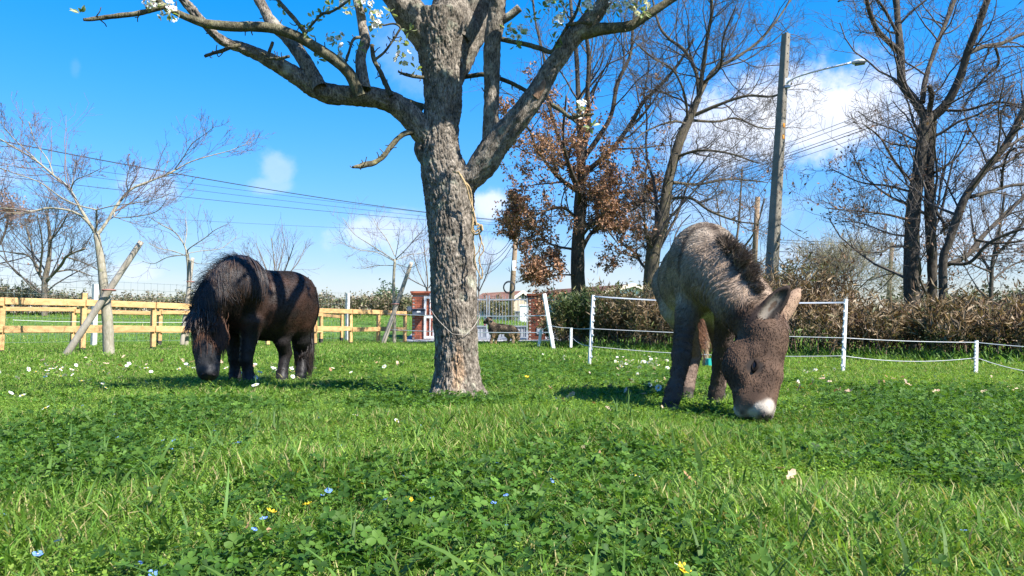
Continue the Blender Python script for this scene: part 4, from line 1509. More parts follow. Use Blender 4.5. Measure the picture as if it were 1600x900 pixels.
# ------------------------------------------------------------------ the pear tree in front
def pear():
    Y = 5.45
    bark = bark_mat('pear_bark', (.030, .023, .017), (.30, .26, .212), (.28, .275, .21), 110, tint=True)
    moss = bark_mat('pear_bark_mossy', (.045, .039, .022), (.165, .15, .098), (.20, .18, .08), 120, tint=True)
    base = P(713, 615, Y)
    t = root('pear_tree', 'old rough-barked pear tree in flower in the middle of the paddock', 'tree', (base[0], base[1], float(gz(base[0], base[1]))))
    k = Y / 1200

    def limb(name, rows, dy=0.0, y0=0.0, S=40, amp=.011, scale=52, n=None, m=bark, seed=1.0, ridge=.9, ext=None):
        """rows: (px, py, half width px)."""
        mm = len(rows)
        w = np.array([P(x, y, Y + y0 + dy * i / (mm - 1)) for i, (x, y, _) in enumerate(rows)])
        rd = np.array([h for *_, h in rows]) * k
        if ext is not None:
            for e in ext:
                w = np.concatenate([w, w[-1:] + np.array([e[:3]])])
                rd = np.append(rd, e[3])
        L = np.linalg.norm(np.diff(w, axis=0), axis=1).sum()
        V, Q, T = noisy_tube(w, rd, S, amp, scale, .24, n or int(L / .010), seed, True, ridge)
        if name == 'trunk':                      # root flare in lobes
            hgt = np.maximum(V[:, 2] - float(gz(base[0], base[1])), 0)
            dx, dy_ = V[:, 0] - base[0], V[:, 1] - base[1]
            th = np.arctan2(dy_, dx)
            g_ = np.exp(-hgt / .10) * (.16 + .20 * np.clip(np.sin(5 * th + 1.1) + .4 * np.sin(3 * th), 0, 2))
            V = V.copy()
            V[:, 0] += dx * g_
            V[:, 1] += dy_ * g_
        C = np.ones((len(V), 3))
        f = fbm(V * 30 * np.array([1, 1, .4]) + seed, 4)
        C = C * (.62 + .76 * sstep(.3, .7, f))[:, None]
        if name == 'trunk':                      # tan scar where bark has come away low on the front
            d = np.linalg.norm((V - P(716, 582, Y - .15)) * (2.6, 1, .75), axis=1)
            w_ = (1 - sstep(.06, .16, d + .12 * (f - .5)))[:, None]
            C = C * (1 - w_) + np.array([1.75, 1.4, 1.12]) * w_
        a = Acc()
        a.add(V, Q, T, C)
        a.mk(name, m, t, smooth=True)
        return w, rd

    stems = []
    tr = [(713, 645, 51.8), (713, 622, 40.3), (713, 596, 34.6), (713, 545, 33.1), (710, 480, 34.6), (707, 400, 35.5), (704, 340, 36.5), (701, 300, 38.4), (694, 268, 35.5), (688, 235, 30.7), (689, 200, 27.8), (692, 160, 28.8), (692, 120, 31.7), (690, 85, 36.5), (690, 55, 42.2), (692, 25, 45.1)]
    limb('trunk', tr, S=240, amp=.015, scale=80, n=560, seed=2.2, ridge=1.0)
    # stems above the crotch
    limb('limb', [(672, 62, 28), (655, 40, 27), (640, 20, 26), (622, -5, 23), (600, -40, 20)], dy=-.12, S=60, amp=.013, seed=4, ext=[(-.1, .1, .55, .07), (-.2, .05, .5, .05)])
    limb('limb', [(700, 60, 34), (705, 30, 36), (702, -10, 24), (696, -60, 11)], dy=.05, S=80, amp=.014, seed=5, ext=[(-.12, -.05, .5, .04), (-.08, -.1, .6, .02)])
    limb('limb', [(702, 135, 17), (712, 108, 21), (728, 70, 24), (742, 40, 24), (752, 0, 21), (758, -40, 13)], dy=.12, y0=.08, S=60, amp=.014, seed=6, ext=[(.03, .02, .5, .05), (.12, .1, .6, .03)])
    limb('limb', [(756, -20, 11), (775, -60, 10), (800, -110, 9)], dy=.22, y0=.2, S=24, amp=.008, seed=6.8, ext=[(.05, .05, .5, .035), (.1, .05, .5, .02)])
    # limb crossing over towards the camera above the view: it shades the stem
    q = np.array([(.62, 5.12, 2.86), (.47, 4.93, 3.0), (.32, 4.74, 3.15), (.04, 4.6, 3.27), (-.32, 4.56, 3.27), (-.85, 4.6, 3.27), (-1.4, 4.6, 3.3)])
    V, Q, T = noisy_tube(q, np.array([.11, .11, .105, .10, .09, .075, .03]), 40, .011, 52, .24, 160, 3.0, True, .9)
    a = Acc()
    a.add(V, Q, T, (.9, .9, .9))
    a.mk('limb', bark, t, smooth=True)
    # right limb
    R = [(712, 315, 20.8), (728, 285, 20.0), (746, 268, 20.8), (762, 246, 22.4), (778, 220, 22.4), (800, 196, 19.2), (822, 170, 17.6), (840, 145, 16.0), (858, 112, 13.6), (876, 86, 13.6), (895, 58, 13.6), (914, 40, 13.6), (935, 15, 12.0), (950, -10, 10.4), (965, -40, 9.6)]
    w = limb('limb', R, dy=-.35, S=70, amp=.014, seed=7, ext=[(.13, -.13, .22, .055), (.14, -.1, .28, .05), (.1, -.1, .35, .03), (.05, 0, .3, .012)]); stems.append(w)
    w = limb('limb', [(908, 52, 11.0), (935, 46, 9.3), (962, 43, 8.1), (985, 40, 7.6), (1010, 24, 6.8), (1045, 2, 6.0), (1075, -18, 5.1)], dy=-.1, y0=-.27, S=28, amp=.006, m=moss, seed=8, ext=[(.3, 0, .25, .015)]); stems.append(w)
    w = limb('limb', [(764, 240, 15.3), (766, 212, 12.6), (767, 180, 12.2), (768, 140, 12.2), (769, 100, 12.6), (771, 60, 13.1), (776, 25, 13.5), (782, -20, 10.8)], dy=-.1, y0=-.09, S=46, amp=.010, seed=9, ext=[(.12, .18, .4, .045), (.1, 0, .5, .03)]); stems.append(w)
    limb('broken_branch', [(784, 32, 7), (798, 24, 6.5), (812, 12, 6)], dy=-.03, y0=-.18, S=22, amp=.005, seed=10)
    limb('snag', [(836, 152, 7), (844, 140, 6.5), (849, 130, 4.5), (851, 124, .6)], dy=-.03, y0=-.22, S=18, amp=.006, seed=10.5, m=bark_mat('torn_wood', (.16, .09, .06), (.30, .19, .12), (.26, .17, .11), 60, tint=True))
    limb('burl', [(660, 214, 9), (660, 234, 14), (666, 256, 9)], y0=-.02, S=26, amp=.012, seed=11)
    # left limb
    Lf = [(678, 225, 20.6), (662, 205, 20.6), (645, 185, 19.4), (622, 166, 16.8), (598, 155, 15.5), (570, 150, 15.5), (540, 149, 14.6), (510, 146, 14.6), (482, 132, 13.8), (455, 114, 12.0), (428, 98, 11.2), (400, 84, 9.9), (375, 74, 8.2), (352, 66, 7.3), (337, 55, 6.9), (322, 40, 6.5), (305, 20, 6.0), (288, 2, 5.6), (270, -22, 5.2)]
    w = limb('limb', Lf, dy=-.55, S=56, amp=.012, seed=12, ext=[(-.2, -.1, .3, .02)]); stems.append(w)
    w = limb('limb', [(562, 150, 9), (548, 118, 8.5), (526, 96, 8), (500, 78, 7.5), (470, 60, 7), (438, 47, 7), (402, 42, 7), (372, 42, 7), (345, 40, 6.6), (317, 36, 6), (285, 24, 5), (258, 10, 4.4), (240, -4, 4)], dy=-.45, y0=-.32, S=26, amp=.004, m=moss, seed=13, ext=[(-.2, 0, .12, .01)]); stems.append(w)
    w = limb('limb', [(262, 8, 3.6), (240, 15, 3.6), (215, 21, 3.4), (190, 24, 3.2), (165, 27, 3.0), (145, 30, 2.6), (130, 31, 1.6)], dy=-.15, y0=-.75, S=14, amp=.003, m=moss, seed=14); stems.append(w)
    w = limb('limb', [(500, 138, 11), (490, 120, 11), (475, 95, 10.5), (460, 72, 10), (442, 52, 9.5), (428, 40, 9.5), (415, 20, 8), (402, -5, 7.5), (390, -40, 7)], dy=.2, y0=-.3, S=34, amp=.008, seed=15, ext=[(-.1, .1, .35, .02)]); stems.append(w)
    w = limb('limb', [(568, 140, 11), (565, 115, 9), (564, 88, 7.5), (570, 65, 7.5), (567, 45, 7), (563, 20, 6.5), (556, -8, 6)], dy=.1, y0=-.3, S=30, amp=.008, seed=16, ext=[(-.05, .05, .4, .015)]); stems.append(w)
    w = limb('limb', [(611, 150, 4.2), (603, 132, 4), (594, 112, 3.8), (584, 92, 3.6), (581, 70, 3)], dy=.05, y0=-.24, S=14, amp=.003, m=moss, seed=17); stems.append(w)
    w = limb('twig', [(586, 93, 2.4), (600, 82, 2.2), (612, 66, 2), (621, 52, 2), (625, 43, 1.8), (615, 37, 1.6), (598, 40, 1.3)], dy=-.05, y0=-.2, S=10, amp=.002, m=moss, seed=18); stems.append(w)
    w = limb('twig', [(478, 52, 3.6), (462, 32, 3.4), (446, 14, 3.4), (432, -3, 3.2), (420, -25, 3)], dy=.1, y0=-.5, S=14, amp=.003, m=moss, seed=19); stems.append(w)
    w = limb('twig', [(662, 121, 3), (645, 119, 3), (632, 116, 2.6), (622, 112, 1.6)], dy=-.1, y0=-.1, S=12, amp=.003, m=moss, seed=20); stems.append(w)
    w = limb('broken_branch', [(660, 168, 7), (648, 164, 6), (636, 158, 5), (631, 154, 3)], dy=-.1, y0=.05, S=18, amp=.005, m=moss, seed=20.5)
    w = limb('twig', [(718, 122, 3.8), (740, 118, 3.8), (760, 117, 3.6), (790, 126, 3.4), (815, 138, 3.2), (832, 149, 3)], dy=-.2, y0=.12, S=14, amp=.003, m=moss, seed=21); stems.append(w)
    w = limb('twig', [(770, 58, 4), (795, 64, 3.8), (820, 69, 3.6), (845, 76, 4), (862, 81, 3.6), (872, 66, 3.2), (884, 46, 2.8), (900, 20, 2.4), (908, -5, 2)], dy=-.2, y0=-.12, S=14, amp=.003, m=moss, seed=22); stems.append(w)
    w = limb('twig', [(884, 40, 2.8), (905, 36, 2.8), (925, 36, 3)], dy=-.05, y0=-.3, S=12, amp=.002, m=moss, seed=22.5)
    w = limb('twig', [(863, 164, 3.8), (876, 172, 3.4), (892, 184, 3), (905, 181, 2.6), (928, 178, 2)], dy=-.1, y0=-.2, S=12, amp=.003, m=moss, seed=23); stems.append(w)
    w = limb('twig', [(892, 184, 2.2), (900, 192, 1.8)], y0=-.28, S=8, amp=.002, m=moss, seed=24)
    w = limb('dead_branch', [(645, 206, 4.8), (630, 210, 4.4), (614, 225, 4.2), (600, 243, 4), (585, 254, 4), (572, 257, 4.4), (562, 260, 3.4), (551, 261, 1.8)], dy=-.3, y0=-.1, S=16, amp=.005, m=moss, seed=25); stems.append(w)
    w = limb('twig', [(376, 70, 3), (360, 74, 3.2), (345, 80, 3), (330, 84, 2.4), (320, 88, 2)], y0=-.45, dy=-.1, S=10, amp=.003, m=moss, seed=26); stems.append(w)
    w = limb('twig', [(426, 66, 2.6), (420, 88, 2.4), (432, 92, 2.2), (452, 88, 2)], y0=-.4, dy=-.1, S=10, amp=.003, m=moss, seed=27); stems.append(w)
    w = limb('twig', [(563, 58, 2.4), (552, 62, 2.2), (545, 82, 2), (540, 98, 1.8)], y0=-.3, dy=-.08, S=10, amp=.003, m=moss, seed=28); stems.append(w)
    w = limb('twig', [(500, 22, 2.2), (518, 18, 2), (535, 8, 1.8), (548, -2, 1.6)], y0=-.5, dy=-.06, S=10, amp=.002, m=moss, seed=28.5)
    w = limb('twig', [(470, 60, 2), (488, 38, 1.8), (503, 20, 1.6)], y0=-.48, dy=-.05, S=10, amp=.002, m=moss, seed=28.7)
    # stubby spurs
    r = np.random.default_rng(77)
    pl = np.array([cat(np.concatenate([a, b[:, None]], 1), 16) for a, b in stems])
    sp, sr = kids(r, pl[:, :, :3], pl[:, :, 3], 11, (.12, .98), (.02, .07), (45, 95), 4, .35, .1, .5, .003, .6)
    L = np.linalg.norm(sp[:, -1] - sp[:, 0], axis=1)
    sp = sp[:, :1] + (sp - sp[:, :1]) * np.clip(r.uniform(.03, .10, len(L)) / np.maximum(L, .01), .2, 4)[:, None, None]
    rad_at = sr[:, :1]
    tan = nrm(sp[:, 1] - sp[:, 0])
    a = Acc()
    V, Q = tubes(sp + tan[:, None] * .0, np.clip(sr, .003, .007), 6)
    a.add(V, Q, None, (1, 1, 1))
    tag(a.mk('spurs', moss, t, smooth=True), kind='stuff')

    # blossom clusters with young leaves
    petal = leaf_mat('petal', (.82, .82, .80), .35, .5, 0, 1.0, .2)
    young = leaf_mat('young_leaf', (1, 1, 1), .45, .45, 0, 1.5, .4)
    anth = mat('anther', (.25, .10, .14), None, 9, .7)
    spots = [(630, 92, -.1, 1.15, 1), (525, 62, -.32, 1.1, 1), (545, 12, -.3, 1.1, 1), (570, 8, -.28, 1.0, 1), (587, 42, -.2, .8, 1), (588, 24, -.22, .75, 1), (240, 8, -.8, .9, 1), (266, 20, -.78, 1.2, 1), (905, 170, -.33, .9, 1),
             (962, 15, -.4, 1.1, 1), (1000, 10, -.4, 1.3, 1), (918, 12, -.45, .9, 1), (874, 33, -.4, .8, 1), (812, 52, -.3, .8, 1), (800, 52, -.2, .6, 1), (535, 88, -.3, .5, 1), (505, 22, -.5, .6, 0), (848, 12, -.3, 1.1, 0), (870, 5, -.35, 1.1, 1), (880, 12, -.3, .9, 0),
             (490, 28, -.5, .8, 0), (478, 42, -.5, .6, 0), (480, 52, -.55, .7, 0), (610, 20, -.2, .7, 0), (578, 52, -.2, .6, 0), (640, 48, -.15, .7, 0), (625, 68, -.15, .6, 0), (640, 72, -.12, .5, 0), (650, 108, -.12, .5, 0), (924, 198, -.33, .7, 0),
             (518, 10, -.4, .6, 0), (127, 22, -.9, .6, 0), (866, 62, -.3, .7, 0), (880, 72, -.3, .6, 0), (560, 75, -.35, .6, 0), (495, 92, -.3, .5, 0), (830, 25, -.35, .9, 0), (805, 70, -.2, .5, 0), (1008, 18, -.38, .9, 0), (790, 45, -.2, .5, 0), (985, 5, -.4, 1.0, 1), (440, 15, -.5, .5, 0)]
    lt = np.array([(.20, .27, .09), (.27, .33, .14), (.15, .21, .075), (.36, .40, .22)])
    for (px, py, dy, sc, fl) in spots:
        c = P(px, py, Y + dy)
        a = Acc()
        for j in range(int(7 * sc) + 2 + (3 if not fl else 0)):
            d = nrm(r.normal(size=3) + (0, -.2, -.15 if fl else .3))
            q = nrm(np.cross(d, r.normal(size=3)))
            w_ = np.cross(d, q)
            Lq, ww = r.uniform(.032, .058), r.uniform(.007, .011)
            s0 = c + d * .012
            V = [s0]
            for f, wd, bd in ((.3, .8, .02), (.6, 1, .0), (.85, .6, -.06)):
                V += [s0 + d * Lq * f + q * ww * wd + w_ * (ww * .5 * wd + bd * Lq), s0 + d * Lq * f + w_ * bd * Lq, s0 + d * Lq * f - q * ww * wd + w_ * (ww * .5 * wd + bd * Lq)]
            V.append(s0 + d * Lq - w_ * .12 * Lq)
            Tt = [(0, 2, 1), (0, 3, 2), (1, 2, 5), (1, 5, 4), (2, 3, 6), (2, 6, 5), (4, 5, 8), (4, 8, 7), (5, 6, 9), (5, 9, 8), (7, 8, 10), (8, 9, 10)]
            a.add(V, None, Tt, lt[r.integers(0, 4)] * r.uniform(.8, 1.2))
        a.mk('leaf_rosette', young, t, smooth=True)
        if not fl:
            continue
        a, b = Acc(), Acc()
        nfl = int(12 * sc)
        for j in range(nfl):
            d = nrm(r.normal(size=3) + (0, -.35, .75))
            o = c + d * r.uniform(.03, .068) * sc
            q = nrm(np.cross(d, r.normal(size=3)))
            w_ = np.cross(d, q)
            pr_ = r.uniform(.018, .023)
            for i in range(5):
                ang = i * 2 * pi / 5 + .3
                e = q * cos(ang) + w_ * sin(ang)
                s_ = np.cross(d, e)
                V = [o, o + e * pr_ * .5 + s_ * pr_ * .42 + d * pr_ * .12, o + e * pr_ * .95 + s_ * pr_ * .3 + d * pr_ * .32, o + e * pr_ * .95 - s_ * pr_ * .3 + d * pr_ * .32, o + e * pr_ * .5 - s_ * pr_ * .42 + d * pr_ * .12]
                a.add(V, [(1, 2, 3, 4)], [(0, 1, 4)], np.ones(3) * r.uniform(.92, 1.04))
            b.add(*sphere_mesh(o + d * .004, .0042, 6, 4))
        ob = a.mk('blossom', petal, t)
        b.mk('anthers', anth, ob, tinted=False)

    # the part of the crown above the view, which shades the limbs
    for j in range(210):
        f = r.random()
        if j < 90:
            c = np.array([.9, 4.80, 3.18]) + r.normal(0, 1, 3) * (.17, .17, .14)
        elif j < 180:
            c = np.array([-.98 + 1.3 * f, 4.57, 3.25]) + r.normal(0, 1, 3) * (.10, .11, .10)
        else:
            c = np.array([-.5 + 1.6 * f, 5.3, 3.75]) + r.normal(0, 1, 3) * (.4, .4, .25)
        a = Acc()
        for k_ in range(9):
            d = nrm(r.normal(size=3))
            q = nrm(np.cross(d, r.normal(size=3)))
            Lq, ww = r.uniform(.06, .10), r.uniform(.018, .028)
            a.add([c, c + d * Lq * .5 + q * ww, c + d * Lq, c + d * Lq * .5 - q * ww], [(0, 1, 2, 3)], None, lt[r.integers(0, 4)])
        a.mk('leaf_rosette', young, t, smooth=True)

    # rope and wire on the trunk
    rope = mat('rope_fibre', (.52, .38, .20), (.38, .26, .13), 90, .9, .6, 300, detail=4)
    rp = root('rope', 'frayed tan rope tied in the fork of the pear tree hanging down its right side', 'rope', P(742, 350, Y - .28))

    def twist(rows, y0, r0, name, turns=26):
        w = cat(np.array([P(x, y, Y + y0 + (rw[0] if rw else 0)) for x, y, *rw in rows]), 90)
        tt, u, v = frames(w[None])
        a = Acc()
        for ph in (0, 2.1, 4.2):
            s = np.linspace(0, turns * 2 * pi, 90)[:, None]
            add_tube(a, w + (u[0] * np.cos(s + ph) + v[0] * np.sin(s + ph)) * r0 * .62, r0 * .62, 5)
        a.mk(name, rope, rp, smooth=True, tinted=False)
    twist([(708, 268, .02), (718, 272, -.02), (726, 284, -.05), (734, 294, -.04), (737, 312, 0), (738, 335, .0), (743, 352, -.02)], -.20, .0065, 'strand')
    twist([(716, 268, .0), (722, 278, -.03), (729, 292, -.04), (733, 308, -.01), (740, 330, .0), (745, 352, -.02)], -.215, .0055, 'strand')
    twist([(738, 330, .02), (739, 345), (737, 360), (744, 366), (752, 360), (747, 350), (739, 352), (741, 362), (750, 358)], -.22, .007, 'knot', 30)
    twist([(746, 356), (752, 352), (754, 360)], -.23, .006, 'frayed_end', 6)
    twist([(741, 358), (739, 375), (742, 392), (740, 410), (747, 424), (752, 436), (754, 425), (748, 405), (756, 390), (750, 372), (748, 358)], -.2, .0045, 'loop')
    twist([(746, 358), (752, 375), (748, 392), (742, 402), (745, 420)], -.21, .004, 'tail_end')
    wire = mat('rusty_wire', (.40, .36, .31), (.28, .24, .20), 40, .6, metal=.3)
    cx = P(710, 505, Y)
    rr = 36.5 * k + .012
    a = Acc()
    th = np.radians(np.linspace(-200, 20, 60))
    zz = np.interp(np.degrees(th), [-200, -150, -90, -60, -20, 20], [.16, .09, -.075, -.085, .02, .07])
    add_tube(a, np.stack([cx[0] + rr * np.cos(th), cx[1] + rr * np.sin(th), cx[2] + zz], -1), .0022, 5)
    tag(a.mk('tree_wire', wire, tinted=False, org=cx), 'thin wire slung loosely round the lower pear trunk', 'wire')


pear()

# ------------------------------------------------------------------ animals: one smooth body each, grown from a distance field
class Field:
    def __init__(s):
        s.p = []

    def cone(s, pts, rad, k=.05, squash=None):
        pts = [np.asarray(q, float) for q in pts]
        s.p.append(('c', list(zip(pts[:-1], pts[1:], rad[:-1], rad[1:])), k))
        return s

    def fold(s, fn):
        s.p.append(('f', fn))
        return s

    def ell(s, c, axes, r, k=.06):
        s.p.append(('e', np.asarray(c, float), np.array([nrm(a) for a in axes]), np.asarray(r, float), k))
        return s

    def cut(s, c, axes, r, k=.01):
        s.p.append(('x', np.asarray(c, float), np.array([nrm(a) for a in axes]), np.asarray(r, float), k))
        return s

    @staticmethod
    def _ell(p, c, A, r):
        q = (p - c) @ A.T
        k0 = np.linalg.norm(q / r, axis=-1)
        k1 = np.linalg.norm(q / (r * r), axis=-1)
        return np.where(k1 > 1e-9, k0 * (k0 - 1) / np.maximum(k1, 1e-9), -r.min())

    def __call__(s, p):
        p = np.asarray(p, np.float32)
        d = None
        for q in s.p:
            if q[0] == 'c':
                _, segs, k = q
                e = None
                for a, b, r1, r2 in segs:
                    ba = b - a
                    w = p - a
                    h = np.clip((w @ ba) / max(ba @ ba, 1e-9), 0, 1)
                    g = np.linalg.norm(w - h[..., None] * ba, axis=-1) - (r1 + (r2 - r1) * h)
                    if e is None:
                        e = g
                    else:
                        h = np.clip(.5 + .5 * (e - g) / .016, 0, 1)
                        e = e * (1 - h) + g * h - .016 * h * (1 - h)
            elif q[0] == 'f':
                d = d + q[1](p)
                continue
            elif q[0] == 'e':
                e = s._ell(p, *q[1:4])
                k = q[4]
            else:
                e = -s._ell(p, *q[1:4])
                k = q[4]
                h = np.clip(.5 - .5 * (d - e) / k, 0, 1) if k else 0
                h = np.clip(.5 + .5 * (e - d) / k, 0, 1)
                d = d * (1 - h) + e * h + k * h * (1 - h)
                continue
            if d is None:
                d = e
            else:
                h = np.clip(.5 + .5 * (d - e) / k, 0, 1)
                d = d * (1 - h) + e * h - k * h * (1 - h)
        return d

    def grad(s, p, e=.004):
        g = np.stack([s(p + np.eye(3)[i] * e) - s(p - np.eye(3)[i] * e) for i in range(3)], -1)
        return nrm(g)

    def hit(s, px, py, y0, y1):
        """First surface point seen at a photograph pixel (used to seat eyes and nostrils)."""
        ys = np.linspace(y0, y1, 400)
        q = np.array([P(px, py, y) for y in ys])
        d = s(q)
        i = int(np.argmax(d < 0)) if (d < 0).any() else int(np.argmin(d))
        return q[i]


def nets(f, lo, hi, h):
    """Surface nets: quads of the zero level of f."""
    n = np.ceil((np.asarray(hi) - lo) / h).astype(int) + 1
    g = [lo[i] + h * np.arange(n[i]) for i in range(3)]
    X = np.stack(np.meshgrid(*g, indexing='ij'), -1).astype(np.float32)
    D = np.empty(tuple(n), np.float32)
    for i in range(0, n[0], 24):
        D[i:i + 24] = f(X[i:i + 24])
    c = [slice(0, -1), slice(1, None)]
    acc = np.zeros(tuple(n - 1) + (3,), np.float32)
    cnt = np.zeros(tuple(n - 1), np.float32)
    cor = [(i, j, k) for i in (0, 1) for j in (0, 1) for k in (0, 1)]
    for A in cor:
        for ax in range(3):
            if A[ax]:
                continue
            B = list(A); B[ax] = 1
            a, b = D[c[A[0]], c[A[1]], c[A[2]]], D[c[B[0]], c[B[1]], c[B[2]]]
            m = (a < 0) != (b < 0)
            t = np.where(m, a / np.where(a - b == 0, 1, a - b), 0)
            pt = np.zeros(a.shape + (3,), np.float32) + np.array(A, np.float32)
            pt[..., ax] = t
            acc += pt * m[..., None]
            cnt += m
    act = cnt > 0
    idx = -np.ones(act.shape, np.int64)
    idx[act] = np.arange(act.sum())
    w = np.argwhere(act)
    V = np.asarray(lo) + h * (w + acc[act] / cnt[act][:, None])
    Q = []
    for ax in range(3):
        o = [i for i in range(3) if i != ax]
        sl0 = [slice(None)] * 3; sl1 = [slice(None)] * 3
        sl0[ax], sl1[ax] = slice(0, -1), slice(1, None)
        a, b = D[tuple(sl0)], D[tuple(sl1)]
        e = np.argwhere((a < 0) != (b < 0))
        ok = np.ones(len(e), bool)
        for q in o:
            ok &= (e[:, q] > 0) & (e[:, q] < n[q] - 1)
        e = e[ok]
        s = a[tuple(e.T)] < 0
        cs = []
        for d1, d2 in ((0, 0), (1, 0), (1, 1), (0, 1)):
            q = e.copy()
            q[:, o[0]] -= d1
            q[:, o[1]] -= d2
            cs.append(idx[tuple(q.T)])
        f4 = np.stack(cs, -1)
        flip = s if ax != 1 else ~s
        f4[flip] = f4[flip][:, ::-1]
        Q.append(f4)
    Q = np.concatenate(Q)
    return V, Q[:, ::-1]


def smooth_mesh(V, Q, it=2):
    E = np.concatenate([Q[:, [0, 1]], Q[:, [1, 2]], Q[:, [2, 3]], Q[:, [3, 0]]])
    for _ in range(it):
        s = np.zeros_like(V)
        c = np.zeros(len(V))
        for a, b in ((0, 1), (1, 0)):
            np.add.at(s, E[:, a], V[E[:, b]])
            np.add.at(c, E[:, a], 1)
        V = V * .5 + .5 * s / c[:, None]
    return V


def hair_obj(name, pts, r0, r1, cols, parent, rough=.55, spec=.3):
    """pts (N,m,3): strands; cols (N,3)."""
    N, m, _ = pts.shape
    cu = bpy.data.hair_curves.new(name)
    cu.add_curves([m] * N)
    org = ORG[parent.name]
    cu.attributes['position'].data.foreach_set('vector', (pts - org).astype(np.float32).ravel())
    rd = cu.attributes.get('radius') or cu.attributes.new('radius', 'FLOAT', 'POINT')
    r0 = np.broadcast_to(np.asarray(r0, float), (N,))
    rr = r0[:, None] * (1 - (1 - r1) * np.linspace(0, 1, m) ** 1.5)[None]
    rd.data.foreach_set('value', rr.astype(np.float32).ravel())
    ca = cu.attributes.new('tint', 'FLOAT_COLOR', 'POINT')
    C = np.ones((N, m, 4), np.float32)
    C[..., :3] = np.asarray(cols)[:, None, :]
    ca.data.foreach_set('color', C.ravel())
    cu.materials.append(tint_mat('coat_hair_%d_%d' % (rough * 100, spec * 100), rough, spec))
    o = bpy.data.objects.new(name, cu)
    COL.objects.link(o)
    o.parent = parent
    ORG[o.name] = org
    tag(o, kind='stuff')
    return o


def sample_surface(V, Q, n, r):
    T = np.concatenate([Q[:, [0, 1, 2]], Q[:, [0, 2, 3]]])
    A = np.linalg.norm(np.cross(V[T[:, 1]] - V[T[:, 0]], V[T[:, 2]] - V[T[:, 0]]), axis=1)
    i = r.choice(len(T), n, p=A / A.sum())
    a, b = r.random(n), r.random(n)
    f = a + b > 1
    a[f], b[f] = 1 - a[f], 1 - b[f]
    return V[T[i, 0]] * (1 - a - b)[:, None] + V[T[i, 1]] * a[:, None] + V[T[i, 2]] * b[:, None]


def coat(name, F, V, Q, n, colour, flow, length, r, parent, rad=.0008, lift=.35, jit=.25, cf=22, ca=1.1):
    p = sample_surface(V, Q, n, r)
    L = length(p) * r.uniform(.6, 1.25, n)
    ok = L > .002
    p, L = p[ok], L[ok]
    nn = F.grad(p)
    f = flow(p)
    cl = np.stack([vnoise(p * cf + 7 * i) for i in range(3)], -1) - .5
    f = f + cl * ca + r.normal(0, jit, f.shape)
    f = nrm(f - nn * (f * nn).sum(1, keepdims=True))
    lf = lift * r.uniform(.5, 1.5, (len(p), 1))
    d0 = nrm(f + nn * lf)
    d1 = nrm(f + nn * lf * .2)
    L = L[:, None]
    pts = np.stack([p - nn * .003, p + d0 * L * .5, p + d0 * L * .5 + d1 * L * .5], 1)
    return hair_obj(name, pts, rad * r.uniform(.7, 1.4, len(p)), .25, colour(p, nn) * r.uniform(.55, 1.45, (len(p), 1)) * (.8 + .4 * vnoise(p * 60))[:, None], parent, .7, .12)


def lerp3(a, b, t):
    return np.asarray(a) * (1 - t[..., None]) + np.asarray(b) * t[..., None]


def near(p, c, r0, r1):
    return 1 - sstep(r0, r1, np.linalg.norm(p - np.asarray(c), axis=-1))


def seg_dist(p, a, b):
    a, b = np.asarray(a), np.asarray(b)
    ba = b - a
    h = np.clip(((p - a) @ ba) / (ba @ ba), 0, 1)
    return np.linalg.norm(p - a - h[..., None] * ba, axis=-1), h


def chain_dist(p, pts):
    d = None
    for a, b in zip(pts[:-1], pts[1:]):
        e, _ = seg_dist(p, a, b)
        d = e if d is None else np.minimum(d, e)
    return d


def strands(roots, dirs, L, m, grav, r, wob=.03, clump=1.2):
    """Long hair: starts along dirs, bends down under gravity."""
    p = roots.copy()
    d = nrm(dirs)
    out = [p]
    st = (L / (m - 1))[:, None]
    for k in range(m - 1):
        n_ = (np.stack([vnoise(roots * 14 + 3 * i + k * .6) for i in range(3)], -1) - .5) * clump * .35
        d = nrm(d + np.array([0, 0, -1]) * grav + n_ + r.normal(0, wob, d.shape))
        p = p + d * st
        out.append(p)
    return np.stack(out, 1)


